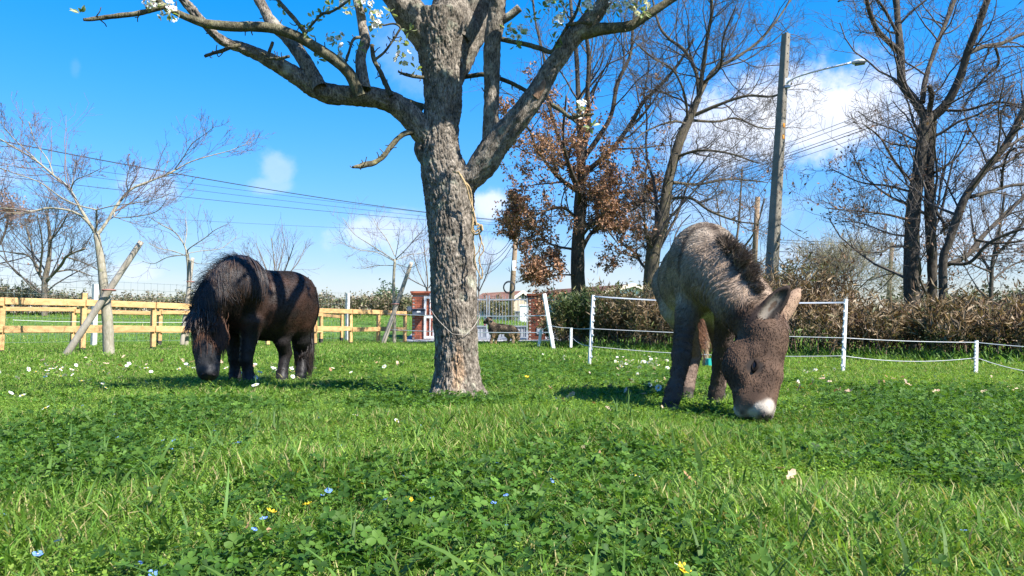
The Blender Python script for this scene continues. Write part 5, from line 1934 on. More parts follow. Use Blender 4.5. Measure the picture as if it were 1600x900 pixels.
# ---- donkey
def donkey():
    r = np.random.default_rng(101)
    h = nrm(np.array([-.145, -.99, 0]))
    lf = np.array([-h[1], h[0], 0])
    z = np.array([0, 0, 1.0])
    ax = (h, lf, z)
    F = Field()
    F.ell((1.24, 5.1, .81), ax, (.58, .252, .255), .05)
    F.ell((1.24, 5.1, .76), ax, (.46, .25, .225), .05)
    F.ell((1.18, 4.72, .81), ax, (.25, .19, .25), .06)
    F.ell((1.295, 5.50, .845), ax, (.27, .22, .225), .06)
    F.cone([(1.185, 4.76, .985), (1.225, 5.05, .985), (1.29, 5.5, .975)], [.075, .07, .07], .10)
    F.ell(P(1098, 440, 4.66), (h, lf, z), (.12, .10, .20), .07)
    F.ell((1.18, 4.50, .76), ax, (.13, .16, .16), .08)
    N = [(1.18, 4.68, .89), P(1124, 424, 4.46), P(1154, 472, 4.27), P(1186, 514, 4.13)]
    F.cone(N, [.205, .160, .138, .110], .08)
    cr = [(1.19, 4.72, 1.0), P(1136, 398, 4.52), P(1166, 434, 4.32), P(1194, 474, 4.17)]
    F.cone(cr, [.08, .07, .066, .06], .06)
    # head
    poll, muz = P(1206, 492, 4.12), P(1180, 645, 3.93)
    a = nrm(muz - poll)
    fr = np.array([.83, -.46, 0.0])
    fr = nrm(fr - a * (fr @ a))
    sd = np.cross(a, fr)
    if sd[1] > 0:
        sd = -sd                        # the side that faces the camera
    hx_ = (a, fr, sd)
    F.ell(P(1196, 527, 4.08), hx_, (.13, .105, .098), .05)
    F.ell(P(1164, 565, 4.06), hx_, (.135, .11, .088), .05)
    F.cone([P(1197, 530, 4.08), P(1195, 585, 4.01), P(1188, 630, 3.95)], [.098, .086, .074], .05)
    F.cone([P(1160, 580, 4.05), P(1168, 622, 3.98)], [.085, .062], .05)
    F.ell(P(1186, 640, 3.935), hx_, (.058, .066, .07), .035)
    F.cone([P(1164, 622, 3.98), P(1160, 640, 3.965)], [.052, .044], .03)
    F.ell(P(1185, 560, 4.045) + sd * .078, hx_, (.044, .024, .022), .02)      # brow over the eye
    F.ell(P(1170, 588, 4.02) + sd * .062, hx_, (.065, .016, .014), .025)      # cheek ridge
    for off in (.055, -.045):
        c = P(1192, 647, 3.925) + sd * off * .9 + fr * .012
        F.ell(c, hx_, (.03, .028, .02), .02)
    # ears
    ears = []
    for base, tip, y, th, w, ny in ((P(1183, 508, 4.08), P(1229, 452, 4.05), 0, .022, .054, (-.22, -.95, -.12)), (P(1217, 500, 4.17), P(1246, 456, 4.19), 0, .022, .044, (.35, .9, .1))):
        e1 = nrm(tip - base)
        nn = np.array(ny)
        nn = nrm(nn - e1 * (nn @ e1))
        e2 = np.cross(e1, nn)
        L = np.linalg.norm(tip - base) / 2 + .02
        mid = (base + tip) / 2
        F.ell(mid + e1 * .0, (e1, nn, e2), (L, .030, w), .018)
        F.cone([base - e1 * .03, base + e1 * .05], [.045, .036], .03)
        F.cone([mid, tip + e1 * .015], [.032, .008], .02)
        F.cut(mid + nn * .030 + e1 * .008, (e1, nn, e2), (L * .86, .036, w * .76), .006)
        ears.append((base, tip, e1, nn, e2, L, mid))
    # legs
    LG = []

    def leg(pts, rad, k=.045):
        F.cone(pts, rad, k)
        LG.append(pts)
    fr1 = [P(1084, 455, 4.68), P(1074, 492, 4.63), P(1067, 530, 4.58), P(1065, 556, 4.55), P(1060, 585, 4.51), P(1053, 612, 4.48), P(1047, 634, 4.45)]
    leg(fr1, [.105, .068, .053, .056, .040, .047, .048])
    fr2 = [P(1142, 455, 4.72), P(1136, 500, 4.74), P(1130, 535, 4.78), P(1127, 560, 4.82), P(1122, 590, 4.85), P(1119, 612, 4.87), P(1117, 627, 4.87)]
    leg(fr2, [.10, .070, .054, .055, .040, .046, .048])
    hd1 = [P(1052, 445, 5.50), P(1058, 480, 5.38), P(1074, 520, 5.48), P(1084, 556, 5.62), P(1079, 585, 5.56), P(1075, 603, 5.50), P(1072, 617, 5.46)]
    leg(hd1, [.15, .115, .072, .052, .040, .046, .048])
    hd2 = [P(1118, 440, 5.52), P(1121, 480, 5.42), P(1124, 520, 5.52), P(1128, 556, 5.66), P(1126, 585, 5.6), P(1124, 600, 5.56), P(1122, 613, 5.52)]
    leg(hd2, [.14, .11, .072, .052, .040, .046, .048])
    n_ax = nrm(N[2] - N[0])

    def wrinkle(p):
        u = (p - N[0]) @ n_ax + .02 * np.sin(p[..., 2] * 23) + .012 * np.sin(p[..., 0] * 41)
        w = np.exp(-((u - .44) / .17) ** 2) * (p[..., 1] < 4.55)
        return .0055 * w * np.sin(u * 2 * pi / .047)
    F.fold(wrinkle)
    lo, hi = np.array([.55, 3.75, -.05]), np.array([1.85, 5.95, 1.25])
    V, Q = nets(F, lo, hi, .0105)
    V = smooth_mesh(V, Q, 1)
    hoofs = [x[-1] for x in LG]

    hp_ = lambda x, y: F.hit(x, y, 3.9, 5.6)
    crest_pts = [hp_(x, y) for x, y in ((1113, 356), (1126, 374), (1138, 393), (1153, 414), (1169, 436), (1185, 457), (1200, 473))]
    spine = [crest_pts[0], np.array([1.20, 4.9, 1.06]), np.array([1.225, 5.05, 1.06]), np.array([1.29, 5.5, 1.05])]
    cross_l = [hp_(x, y) for x, y in ((1113, 354), (1098, 352), (1082, 362), (1070, 380), (1064, 402), (1062, 425))]

    def colour(p, nn=None):
        n1 = fbm(p * 9, 3)
        n2 = vnoise(p * 40)
        body = lerp3((.185, .148, .115), (.30, .245, .19), sstep(.3, .7, n1))
        body = body * (.85 + .3 * n2)[:, None]
        head = lerp3((.050, .030, .020), (.105, .064, .042), sstep(.3, .7, n1))
        t = 1 - sstep(.18, .62, np.linalg.norm(p - N[3], axis=1) - .02)
        dn = chain_dist(p, N)
        hd = near(p, P(1180, 560, 4.04), .26, .36)
        nk = (1 - sstep(.20, .30, dn)) * sstep(4.75, 4.30, -(-p[:, 1])) if 0 else (1 - sstep(.2, .3, dn)) * (1 - sstep(4.28, 4.62, p[:, 1]))
        mid = lerp3((.20, .145, .105), (.29, .215, .16), sstep(.3, .7, n1))
        c = lerp3(body, mid, np.clip(nk, 0, 1)) if 0 else body * (1 - nk[:, None]) + mid * nk[:, None]
        c = c * (1 - hd[:, None]) + head * hd[:, None]
        # cream belly and inner thighs
        dl = np.minimum(chain_dist(p, LG[0][1:]), chain_dist(p, LG[1][1:]))
        bl = (1 - sstep(.58, .70, p[:, 2])) * (p[:, 1] > 4.6) * sstep(.07, .13, dl) * (1 - sstep(.0, .2, np.abs((p - (1.235, 5.1, 0)) @ lf) - .12)) * (p[:, 2] > .3)
        bl = np.clip(bl, 0, 1)[:, None]
        c = c * (1 - bl) + np.array([.52, .48, .40]) * bl
        # dark lower legs
        for k, pts in enumerate(LG):
            d = chain_dist(p, pts[1:])
            w = (1 - sstep(.085, .115, d)) * (1 - sstep(.42, .62, p[:, 2]))
            dark = np.array([.075, .052, .042]) if k < 2 else np.array([.15, .105, .08])
            c = c * (1 - w[:, None]) + dark * (.8 + .4 * n1)[:, None] * w[:, None]
            w = ((1 - sstep(.06, .075, np.linalg.norm((p - pts[-1]) * (1, 1, 1.0), axis=1)))) * (p[:, 2] < .05)
            c = c * (1 - w[:, None]) + np.array([.035, .028, .024]) * w[:, None]
        # stripe and shoulder cross
        w = (1 - sstep(.018, .04, chain_dist(p, spine) - .0)) * (p[:, 2] > .9) * (p[:, 1] > 4.5)
        w = np.maximum(w, .75 * (1 - sstep(.012, .03, chain_dist(p, cross_l))))
        w2 = (1 - sstep(.016, .045, chain_dist(p, crest_pts)))
        w = np.maximum(w, .7 * w2)
        c = c * (1 - w[:, None]) + np.array([.07, .05, .038]) * w[:, None]
        # pale muzzle, dark nostril skin, painted shadow line at the mouth corner, eye ring
        wob = .016 * (n1 - .5) + .008 * (n2 - .5)
        w = 0
        for q, r0_, r1_ in whites:
            w = np.maximum(w, 1 - sstep(r0_, r1_, np.linalg.norm(p - q, axis=-1) + wob))
        c = c * (1 - w[:, None]) + np.array([.42, .37, .31]) * (.6 + .6 * n1)[:, None] * w[:, None]
        for q, r0_, r1_, cc in greys:
            w = .92 * (1 - sstep(r0_, r1_, np.linalg.norm(p - q, axis=-1) + wob))
            c = c * (1 - w[:, None]) + np.array(cc) * (.8 + .4 * n1)[:, None] * w[:, None]
        w = near((p - eye) * np.array([1, 1, 1.2]) + eye, eye, .034, .06)
        c = c * (1 - w[:, None]) + np.array([.03, .022, .018]) * w[:, None]
        for i, (b_, t_, e1, en, e2, L, m_) in enumerate(ears):
            q = p - m_
            s1, s2, s3 = q @ e1 / L, q @ e2 / .055, q @ en
            ins = (np.abs(s1) < 1.08) & (np.abs(s2) < 1.15) & (np.abs(s3) < .05)
            rim = sstep(.62, .95, np.sqrt(s1 ** 2 + s2 ** 2))
            inn = (s3 > -.004) & ins
            outc = np.array([.30, .20, .135]) if b_[1] > P(1217, 500, 4.12)[1] else np.array([.12, .08, .055])
            c = np.where((ins & ~inn)[:, None], outc * (.8 + .4 * n1)[:, None], c)
            core = (1 - sstep(.2, .6, np.abs(s2 + .15))) * (1 - sstep(.3, .8, np.abs(s1 + .1)))
            ic = np.array([.05, .038, .03]) + np.array([.20, .175, .14]) * core[:, None]
            ic = ic * (1 - rim[:, None]) + np.array([.028, .018, .014]) * rim[:, None]
            c = np.where(inn[:, None], ic, c)
        return np.clip(c, .008, .9)
    eye = F.hit(1179, 572, 3.7, 4.3)
    ht_ = lambda x, y: F.hit(x, y, 3.6, 4.3)
    whites = [(ht_(1203, 635), .026, .050), (ht_(1190, 640), .028, .048), (ht_(1176, 646), .018, .036), (ht_(1145, 645), .024, .042), (ht_(1152, 650), .02, .04)]
    whites += [(q + 2 * sd * (-((q - poll) @ sd)), r0_, r1_) for q, r0_, r1_ in whites]
    greys = [(ht_(1193, 651), .022, .040, (.15, .12, .105)), (ht_(1186, 659), .022, .042, (.17, .14, .125)), (ht_(1202, 655), .02, .036, (.13, .105, .09)), (ht_(1160, 645), .006, .022, (.06, .045, .036))]
    org = np.array([1.2, 4.95, 0])
    t = root('donkey', 'shaggy grey brown donkey with pale muzzle grazing, head turned down, on the right', 'donkey', org)
    nv_ = F.grad(V)
    body = mk('body', V, Q, tint_mat('coat_skin', .8, .2), t, True, colour(V, nv_))
    head_c = P(1182, 560, 4.04)

    def flow(p):
        f = np.zeros_like(p) + np.array([0, 0, -.75]) - h * .75
        w = near(p, P(1178, 480, 4.2), .30, .45)[:, None]
        f = f * (1 - w) + (np.array([-.35, .1, -.8])) * w
        w = near(p, head_c, .24, .32)[:, None]
        f = f * (1 - w) + (a * 1.0) * w
        for b_, t_, e1, en, e2, L, m_ in ears:
            w = near(p, m_, .10, .16)[:, None]
            f = f * (1 - w) + e1 * w
        return f

    def length(p):
        L = np.full(len(p), .024)
        L = np.where(p[:, 2] < .45, .016, L)
        L = np.where(p[:, 2] < .08, .008, L)
        L = np.where(np.linalg.norm(p - head_c, axis=1) < .25, .015, L)
        L = np.where(np.linalg.norm(p - muz, axis=1) < .12, .005, L)
        L = np.where(np.linalg.norm(p - eye, axis=1) < .04, 0.0, L)
        for b_, t_, e1, en, e2, L2, m_ in ears:
            q = p - m_
            ins = (np.abs(q @ e1) < L2 * 1.1) & (np.abs(q @ e2) < .065) & (np.abs(q @ en) < .04)
            L = np.where(ins, np.where(q @ en > -.006, .004, .010), L)
        L = np.where(p[:, 2] < -.005, 0, L)
        return L
    coat('coat', F, V, Q, 70000, colour, flow, length, r, t, .0016, .20, .18, 16, 1.3)
    # mane: upright brush along the crest
    cp = cat(crest_pts[1:-1], 60)
    n = 2500
    i = r.integers(0, 59, n)
    w = r.random((n, 1))
    q = cp[i] * (1 - w) + cp[np.minimum(i + 1, 59)] * w
    g = F.grad(q)
    q = q - g * F(q)[:, None] + r.normal(0, .010, (n, 3))
    tang = nrm(np.gradient(cp, axis=0))[i]
    upv = nrm(F.grad(q) * .9 + np.array([.45, -.1, .5]))
    tuft = np.stack([vnoise(np.stack([i * .35, 0 * i, 0 * i + s], -1)) for s in (0., 5., 9.)], -1) - .5
    dirs = nrm(upv + tuft * 1.3 + tang * .25 + r.normal(0, .16, (n, 3)))
    fl = i / 59.0
    L = (.035 + .080 * np.sin(np.clip(fl * 1.0, 0, 1) * pi)) * r.uniform(.6, 1.2, n)
    pts = strands(q - dirs * .01, dirs, L, 5, .10, r, .04, .6)
    cols = lerp3((.055, .040, .032), (.27, .20, .15), r.random(n) ** 1.2)
    hair_obj('mane', pts, .0021, .3, cols, t)
    # forelock between the ears
    n = 900
    c0 = P(1217, 498, 4.11)
    q = c0 + r.normal(0, .022, (n, 3))
    q = q - F.grad(q) * F(q)[:, None]
    d = nrm(a * 1 + fr * .35 + r.normal(0, .25, (n, 3)))
    hair_obj('forelock', strands(q, d, r.uniform(.04, .09, n), 5, .12, r), .0012, .3, lerp3((.06, .035, .025), (.20, .12, .08), r.random(n)), t)
    # tail with reddish tuft
    n = 1200
    tb = np.array([1.315, 5.80, .93])
    F2 = [tb, tb + (0, .03, -.18), tb + (-.02, .0, -.40)]
    k = Acc()
    add_tube(k, cat(np.array(F2), 10), np.linspace(.035, .018, 10), 8)
    k.mk('tail', mat('tail_skin', (.2, .15, .11), None, 9, .9), t, smooth=True, tinted=False)
    q = F2[2] + r.normal(0, .014, (n, 3)) + np.array([0, 0, 1]) * r.uniform(-.05, .22, (n, 1))
    tgt = P(1095, 520, 5.78) - F2[2]
    hair_obj('tail_tuft', strands(q, nrm(tgt + r.normal(0, .05, (n, 3))), r.uniform(.15, .36, n), 6, .25, r, .04), .0013, .3, lerp3((.10, .045, .025), (.30, .15, .08), r.random(n)), t)
    # eye
    en = F.grad(eye[None])[0]
    ev, eq = sphere_mesh(eye - en * .012, (.030, .019, .020), 16, 10, np.array([nrm(a - en * (a @ en)), nrm(np.cross(en, a)), en]))
    mk('eye', ev, eq, mat('dark_eye', (.012, .009, .008), None, 9, .28, spec=.35), t, True)
    lid = Acc()
    lp = [eye + a * s * .026 + fr * (.014 - .013 * s * s) + en * (.007 - .006 * s * s) for s in np.linspace(-1.2, 1.2, 12)]
    add_tube(lid, np.array(lp), .0085, 8)
    lp = [eye + a * s * .026 - fr * (.012 - .011 * s * s) + en * (.004 - .005 * s * s) for s in np.linspace(-1.2, 1.2, 12)]
    add_tube(lid, np.array(lp), .005, 6)
    lid.mk('eyelid', mat('lid_skin', (.022, .015, .012), None, 9, .85, spec=.1), t, smooth=True, tinted=False)
    # nostrils
    for pxy in ((1192, 649), (1205, 650)):
        q = F.hit(*pxy, 3.6, 4.1)
        g = F.grad(q[None])[0]
        nv, nq = sphere_mesh(q + g * .001, (.014, .009, .006), 10, 6, np.array([nrm(a + fr * .6), nrm(np.cross(g, nrm(a + fr * .6))), g]))
        mk('nostril', nv, nq, mat('nostril_dark', (.012, .009, .009), None, 9, .7), t, True)
    # hooves
    for hp in hoofs:
        k = Acc()
        zz_ = float(gz(hp[0], hp[1]))
        add_tube(k, [(hp[0], hp[1], zz_ - .01), (hp[0], hp[1], zz_ + .055)], [.060, .047], 12)
        k.mk('hoof', mat('hoof_horn', (.035, .030, .026), (.06, .05, .042), 14, .6), t, smooth=False, tinted=False)


donkey()


# ---- pony
def pony():
    r = np.random.default_rng(202)
    h = nrm(np.array([-.72, -.69, 0]))
    lf = np.array([-h[1], h[0], 0])
    if lf[1] > 0:
        pass
    z = np.array([0, 0, 1.0])
    ax = (h, lf, z)
    F = Field()
    bc, sc, rc = np.array([-2.315, 7.25, .70]), np.array([-2.50, 7.03, .72]), np.array([-2.165, 7.46, .775])
    F.ell(bc, ax, (.42, .275, .315), .08)
    F.ell(bc - (0, 0, .06), ax, (.33, .265, .28), .08)
    F.ell(sc, ax, (.24, .225, .30), .09)
    F.ell(rc, ax, (.265, .245, .245), .09)
    F.ell(rc + h * -.06 - z * .18, ax, (.19, .21, .2), .09)
    N = [(-2.50, 7.02, .84), P(372, 447, 6.93), P(347, 468, 6.84), P(330, 490, 6.78)]
    F.cone(N, [.255, .225, .175, .13], .09)
    F.cone([(-2.46, 7.04, .97), P(374, 422, 6.95), P(346, 444, 6.85), P(322, 474, 6.78)], [.10, .10, .09, .08], .08)
    poll, muz = P(325, 490, 6.78), P(324, 588, 6.62)
    a = nrm(muz - poll)
    fr = np.array([-.62, -.78, 0.0]); fr = nrm(fr - a * (fr @ a))
    sd = np.cross(a, fr)
    if sd[0] < 0:
        sd = -sd
    hx_ = (a, fr, sd)
    F.ell(P(324, 511, 6.75), hx_, (.13, .115, .115), .05)
    F.ell(P(334, 528, 6.77), hx_, (.14, .115, .10), .05)
    F.cone([P(323, 512, 6.72), P(324, 548, 6.66), P(325, 575, 6.63)], [.122, .112, .095], .05)
    for s in (-1, 1):
        F.ell(P(325, 584, 6.60) + sd * .048 * s + fr * .02, hx_, (.030, .026, .026), .018)
        F.ell(P(323, 545, 6.63) + sd * .075 * s, hx_, (.11, .02, .018), .03)
        F.ell(P(323, 521, 6.66) + sd * .095 * s, hx_, (.04, .03, .026), .03)
    F.ell(P(326, 582, 6.625), hx_, (.058, .074, .082), .04)
    F.ell(P(329, 587, 6.65), hx_, (.04, .045, .05), .03)
    for s in (-1, 1):
        b_ = P(316, 492, 6.74) + sd * .055 * s * 1.0 + (0, 0, .01)
        if s < 0:
            b_, tip = P(311, 499, 6.72), P(296, 479, 6.70)
        else:
            b_, tip = P(336, 492, 6.72), P(340, 478, 6.72)
        F.cone([b_, tip], [.034, .012], .02)
    LG = []

    def leg(pts, rad, k=.045):
        F.cone(pts, rad, k)
        LG.append(pts)
    leg([P(392, 505, 6.98), P(389, 530, 6.97), P(386, 548, 6.95), P(384, 562, 6.94), P(387, 577, 6.95), P(388, 587, 6.95), P(389, 596, 6.93)], [.115, .075, .062, .058, .046, .052, .055])
    leg([P(362, 505, 7.2), P(364, 530, 7.2), P(366, 550, 7.2), P(367, 562, 7.2), P(367, 575, 7.2), P(367, 583, 7.2), P(367, 590, 7.18)], [.115, .075, .060, .056, .045, .052, .055])
    leg([P(455, 490, 7.38), P(444, 515, 7.3), P(441, 533, 7.28), P(446, 552, 7.36), P(443, 570, 7.33), P(441, 582, 7.31), P(440, 592, 7.28)], [.15, .10, .072, .060, .046, .052, .055])
    leg([P(468, 480, 7.52), P(467, 508, 7.46), P(470, 530, 7.5), P(475, 550, 7.62), P(472, 568, 7.57), P(471, 580, 7.54), P(470, 589, 7.52)], [.17, .125, .085, .062, .048, .053, .055])
    V, Q = nets(F, np.array([-3.0, 6.3, -.05]), np.array([-1.7, 7.95, 1.3]), .0135)
    V = smooth_mesh(V, Q, 1)
    head_c = P(326, 535, 6.72)

    def colour(p, nn=None):
        n1, n2 = fbm(p * 8 + 3, 3), vnoise(p * 50)
        c = lerp3((.010, .0065, .005), (.030, .014, .008), sstep(.3, .7, n1)) * (.8 + .4 * n2)[:, None]
        w = (1 - sstep(.35, .5, p[:, 2]))[:, None] * .8
        c = c * (1 - w) + np.array([.012, .0115, .012]) * w
        w = sstep(.30, .37, (p - poll) @ a) * near(p, muz, .2, .26)
        c = c * (1 - w[:, None]) + np.array([.022, .022, .024]) * (.8 + .4 * n1)[:, None] * w[:, None]
        w = near(p, P(338, 540, 6.72), .06, .13)[:, None] * .7
        c = c * (1 - w) + np.array([.075, .032, .017]) * w
        for q in LG:
            w = ((1 - sstep(.06, .075, np.linalg.norm(p - q[-1], axis=1))) * (p[:, 2] < .05))[:, None]
            c = c * (1 - w) + np.array([.02, .019, .019]) * w
        return c
    t = root('pony', 'black brown stocky pony with thick mane grazing on the left, head low', 'pony', (bc[0], bc[1], 0))
    mk('body', V, Q, tint_mat('pony_skin', .55, .3), t, True, colour(V))

    def flow(p):
        f = np.zeros_like(p) + np.array([0, 0, -.8]) - h * .7
        w = near(p, head_c, .22, .3)[:, None]
        return f * (1 - w) + a * w

    def length(p):
        L = np.full(len(p), .016)
        L = np.where(np.linalg.norm(p - muz, axis=1) < .14, .004, L)
        L = np.where(p[:, 2] < .0, 0, L)
        return L
    coat('coat', F, V, Q, 36000, colour, flow, length, r, t, .0018, .14, .15)

    def on_surface(q):
        for _ in range(2):
            q = q - F.grad(q) * F(q)[:, None]
        return q
    crest = cat([P(393, 414, 6.98), P(386, 409, 6.96), P(372, 405, 6.94), P(352, 424, 6.87), P(337, 448, 6.81), P(326, 468, 6.77), P(322, 482, 6.75)], 80)
    n = 5200
    i = r.integers(0, 79, n)
    q = on_surface(crest[i] + r.normal(0, .018, (n, 3)))
    fl = i / 79.0
    side = lerp3(np.array([.75, -.55, 0.]), np.array([.8, -.55, .1]), fl)
    # falls on the camera side of the neck; some strands lift off the crest
    d = nrm(side * 1.0 + np.array([0, 0, .12]) + r.normal(0, .2, (n, 3)))
    L = r.uniform(.20, .44, n) * (1 - .55 * fl)
    cols = lerp3((.008, .007, .008), (.055, .048, .050), r.random(n) ** 2.2)
    red = (r.random(n) < .25)[:, None]
    cols = np.where(red, np.array([.06, .035, .022]), cols)
    hp = strands(q, d, L, 9, .42, r, .035, .7)
    for k in range(2, 9):                                   # keep the hair outside the neck
        dd = F(hp[:, k])
        g = F.grad(hp[:, k])
        push = (np.maximum(.010 + .003 * k - dd, 0) - np.maximum(dd - .022 - .004 * k, 0) * .6)[:, None]
        hp[:, k] += g * push
    hair_obj('mane', hp, np.where(r.random(n) < .3, .0042, .0018), .35, cols, t, .42, .3)
    n = 1100                                                # off side wisps and loose flyaways
    i = r.integers(0, 79, n)
    q = on_surface(crest[i] + r.normal(0, .015, (n, 3)))
    d = nrm(np.array([-.75, .15, .55]) + r.normal(0, .35, (n, 3)))
    hair_obj('mane_wisps', strands(q, d, r.uniform(.06, .20, n), 7, .22, r, .07), .0012, .3, lerp3((.012, .010, .011), (.08, .06, .05), r.random(n) ** 2), t, .42, .45)
    n = 1100                                                # forelock
    q = on_surface(P(321, 488, 6.72) + r.normal(0, .04, (n, 3)) * (1, .6, .5))
    d = nrm(fr * .7 + a * .55 + sd * r.normal(0, .65, (n, 1)) + r.normal(0, .12, (n, 3)))
    cols = lerp3((.016, .011, .010), (.13, .075, .045), r.random(n) ** 2.0)
    hp = strands(q, d, r.uniform(.08, .20, n), 8, .20, r, .05)
    for k in range(1, 8):
        dd = F(hp[:, k])
        hp[:, k] += F.grad(hp[:, k]) * np.maximum(.008 + .004 * k - dd, 0)[:, None]
    hair_obj('forelock', hp, np.where(r.random(n) < .3, .004, .0018), .35, cols, t, .4, .45)
    n = 900                                                 # brown side hair over the cheek
    q = on_surface(P(336, 508, 6.70) + r.normal(0, .045, (n, 3)))
    d = nrm(a * .9 + sd * .15 + r.normal(0, .16, (n, 3)))
    hp = strands(q, d, r.uniform(.10, .22, n), 7, .3, r, .04)
    for k in range(1, 7):
        dd = F(hp[:, k])
        hp[:, k] += F.grad(hp[:, k]) * (np.maximum(.006 + .003 * k - dd, 0) - np.maximum(dd - .02, 0) * .6)[:, None]
    hair_obj('cheek_hair', hp, .0019, .35, lerp3((.03, .014, .008), (.13, .055, .026), r.random(n) ** 1.3), t, .5, .25)
    n = 3200                                                # tail
    dock = P(474, 442, 7.6)
    q = dock + r.normal(0, .025, (n, 3)) + np.array([0, 0, -.2]) * r.random((n, 1))
    d = nrm(np.array([.10, .2, -.8]) + r.normal(0, .14, (n, 3)))
    hp = strands(q, d, r.uniform(.45, .80, n), 9, .8, r, .03, .4)
    for k in range(0, 9):
        dd = F(hp[:, k])
        hp[:, k] += F.grad(hp[:, k]) * np.maximum(.01 + .002 * k - dd, 0)[:, None]
    hair_obj('tail', hp, np.where(r.random(n) < .25, .004, .0018), .35, lerp3((.010, .008, .008), (.045, .03, .024), r.random(n) ** 1.5), t, .42, .45)
    for q in LG:
        k = Acc()
        z0 = float(gz(q[-1][0], q[-1][1]))
        add_tube(k, [(q[-1][0], q[-1][1], z0 - .01), (q[-1][0], q[-1][1], z0 + .05)], [.066, .052], 12)
        k.mk('hoof', mat('pony_horn', (.03, .03, .032), (.05, .05, .05), 14, .55), t, tinted=False)
    for px, py in ((316, 584), (334, 585)):
        q = F.hit(px, py, 6.3, 7.0)
        g = F.grad(q[None])[0]
        nv, nq = sphere_mesh(q + g * .001, (.016, .012, .006), 10, 6, np.array([nrm(np.cross(g, a)), a, g]))
        mk('nostril', nv, nq, mat('nostril_dark', (.012, .009, .009), None, 9, .7), t, True)
    q = F.hit(337, 521, 6.3, 7.0)
    g = F.grad(q[None])[0]
    ev, eq = sphere_mesh(q - g * .01, .019, 12, 8)
    mk('eye', ev, eq, mat('dark_eye', (.012, .009, .008), None, 9, .28, spec=.35), t, True)


pony()


# ---- dog by the gate
def dog():
    r = np.random.default_rng(303)
    Y = 24.5
    p = lambda x, y, d=0.0: P(x, y, Y + d)
    F = Field()
    F.cone([p(772, 513.5), p(785, 514), p(798, 515.5)], [.175, .15, .145], .06)
    F.cone([p(771, 517), p(774, 520)], [.15, .12], .06)
    F.cone([p(770, 510), p(766.5, 505), p(763.5, 501)], [.135, .11, .085], .04)
    F.cone([p(763, 500.2), p(760, 501.2)], [.088, .07], .04)
    F.cone([p(760, 502), p(756.4, 503.6)], [.058, .040], .03)
    F.cone([p(759.5, 504.5), p(757.5, 506)], [.035, .025], .02)
    for dx, dy in ((762.6, -.05), (766.4, .06)):
        F.cone([p(dx, 498.8, dy), p(dx - .1, 493.2, dy)], [.058, .016], .02)
    LG = [[p(771, 518, -.07), p(770, 526, -.08), p(767.6, 532, -.08), p(767, 536.5, -.09)], [p(774, 518, .08), p(775, 526, .06), p(774.5, 532, .05), p(774, 536, .04)],
          [p(800, 517, -.07), p(797.5, 523, -.08), p(802.5, 529, -.06), p(801, 536.5, -.08)], [p(799, 517, .08), p(793, 523, .08), p(795, 529, .1), p(793.5, 535.5, .08)]]
    for q, k in zip(LG, (.0, .0, .03, .03)):
        F.cone(q, [.09 + k, .065 + k, .042, .045], .04)
    F.cone([p(803, 513, .05), p(807, 520, .1), p(808, 528, .12), p(806.5, 534, .12)], [.06, .09, .085, .03], .04)
    lo, hi = p(752, 492, -.4), p(813, 538, .5)
    lo = np.array([lo[0], Y - .4, -.02]); hi = np.array([hi[0], Y + .5, p(0, 491)[2] + .05])
    V, Q = nets(F, lo, hi, .019)
    V = smooth_mesh(V, Q, 1)

    def colour(q, nn=None):
        n1 = fbm(q * 9, 3)
        c = lerp3((.028, .022, .018), (.15, .11, .075), sstep(.35, .7, n1))
        w = (1 - sstep(.33, .45, q[:, 2])) * .75
        w = np.maximum(w, near(q, p(768, 508), .08, .2) * .35)
        tan = lerp3((.24, .15, .085), (.36, .24, .14), n1)
        c = c * (1 - w[:, None]) + tan * w[:, None]
        w = (q[:, 0] > p(799, 515)[0]) * (1 - sstep(.25, .5, q[:, 2])) * .5
        c = c * (1 - w[:, None]) + np.array([.33, .25, .17]) * w[:, None]
        w = near(q, p(756.2, 503.6), .05, .10)[:, None]
        c = c * (1 - w) + np.array([.018, .015, .014]) * w
        return c
    c0 = p(785, 536)
    t = root('dog', 'long-haired dark sheepdog standing before the gate, facing left with tongue out', 'dog', (c0[0], Y, 0))
    mk('body', V, Q, tint_mat('coat_skin', .8, .2), t, True, colour(V))
    coat('coat', F, V, Q, 9000, colour, lambda q: np.zeros_like(q) + np.array([.8, 0, -.7]), lambda q: np.where(np.linalg.norm(q - p(762, 499), axis=1) < .2, .012, np.where(q[:, 2] > .3, .05, .03)), r, t, .0035, .25)
    k = Acc()
    add_tube(k, [p(758.5, 505.4, -.01), p(757.6, 507.2, -.015), p(757.4, 509.3, -.02)], [.022, .028, .016], 8)
    k.mk('tongue', mat('tongue', (.55, .16, .17), None, 9, .5), t, smooth=True, tinted=False)
    nv, nq = sphere_mesh(p(756.1, 503.2, 0), .022, 8, 6)
    mk('nose', nv, nq, mat('dark_eye', (.012, .009, .008), None, 9, .28, spec=.35), t, True)
    q = F.hit(760.3, 500.7, Y - .5, Y + .5)
    nv, nq = sphere_mesh(q, .013, 8, 6)
    mk('eye', nv, nq, mat('dark_eye', (.012, .009, .008), None, 9, .28, spec=.35), t, True)


dog()

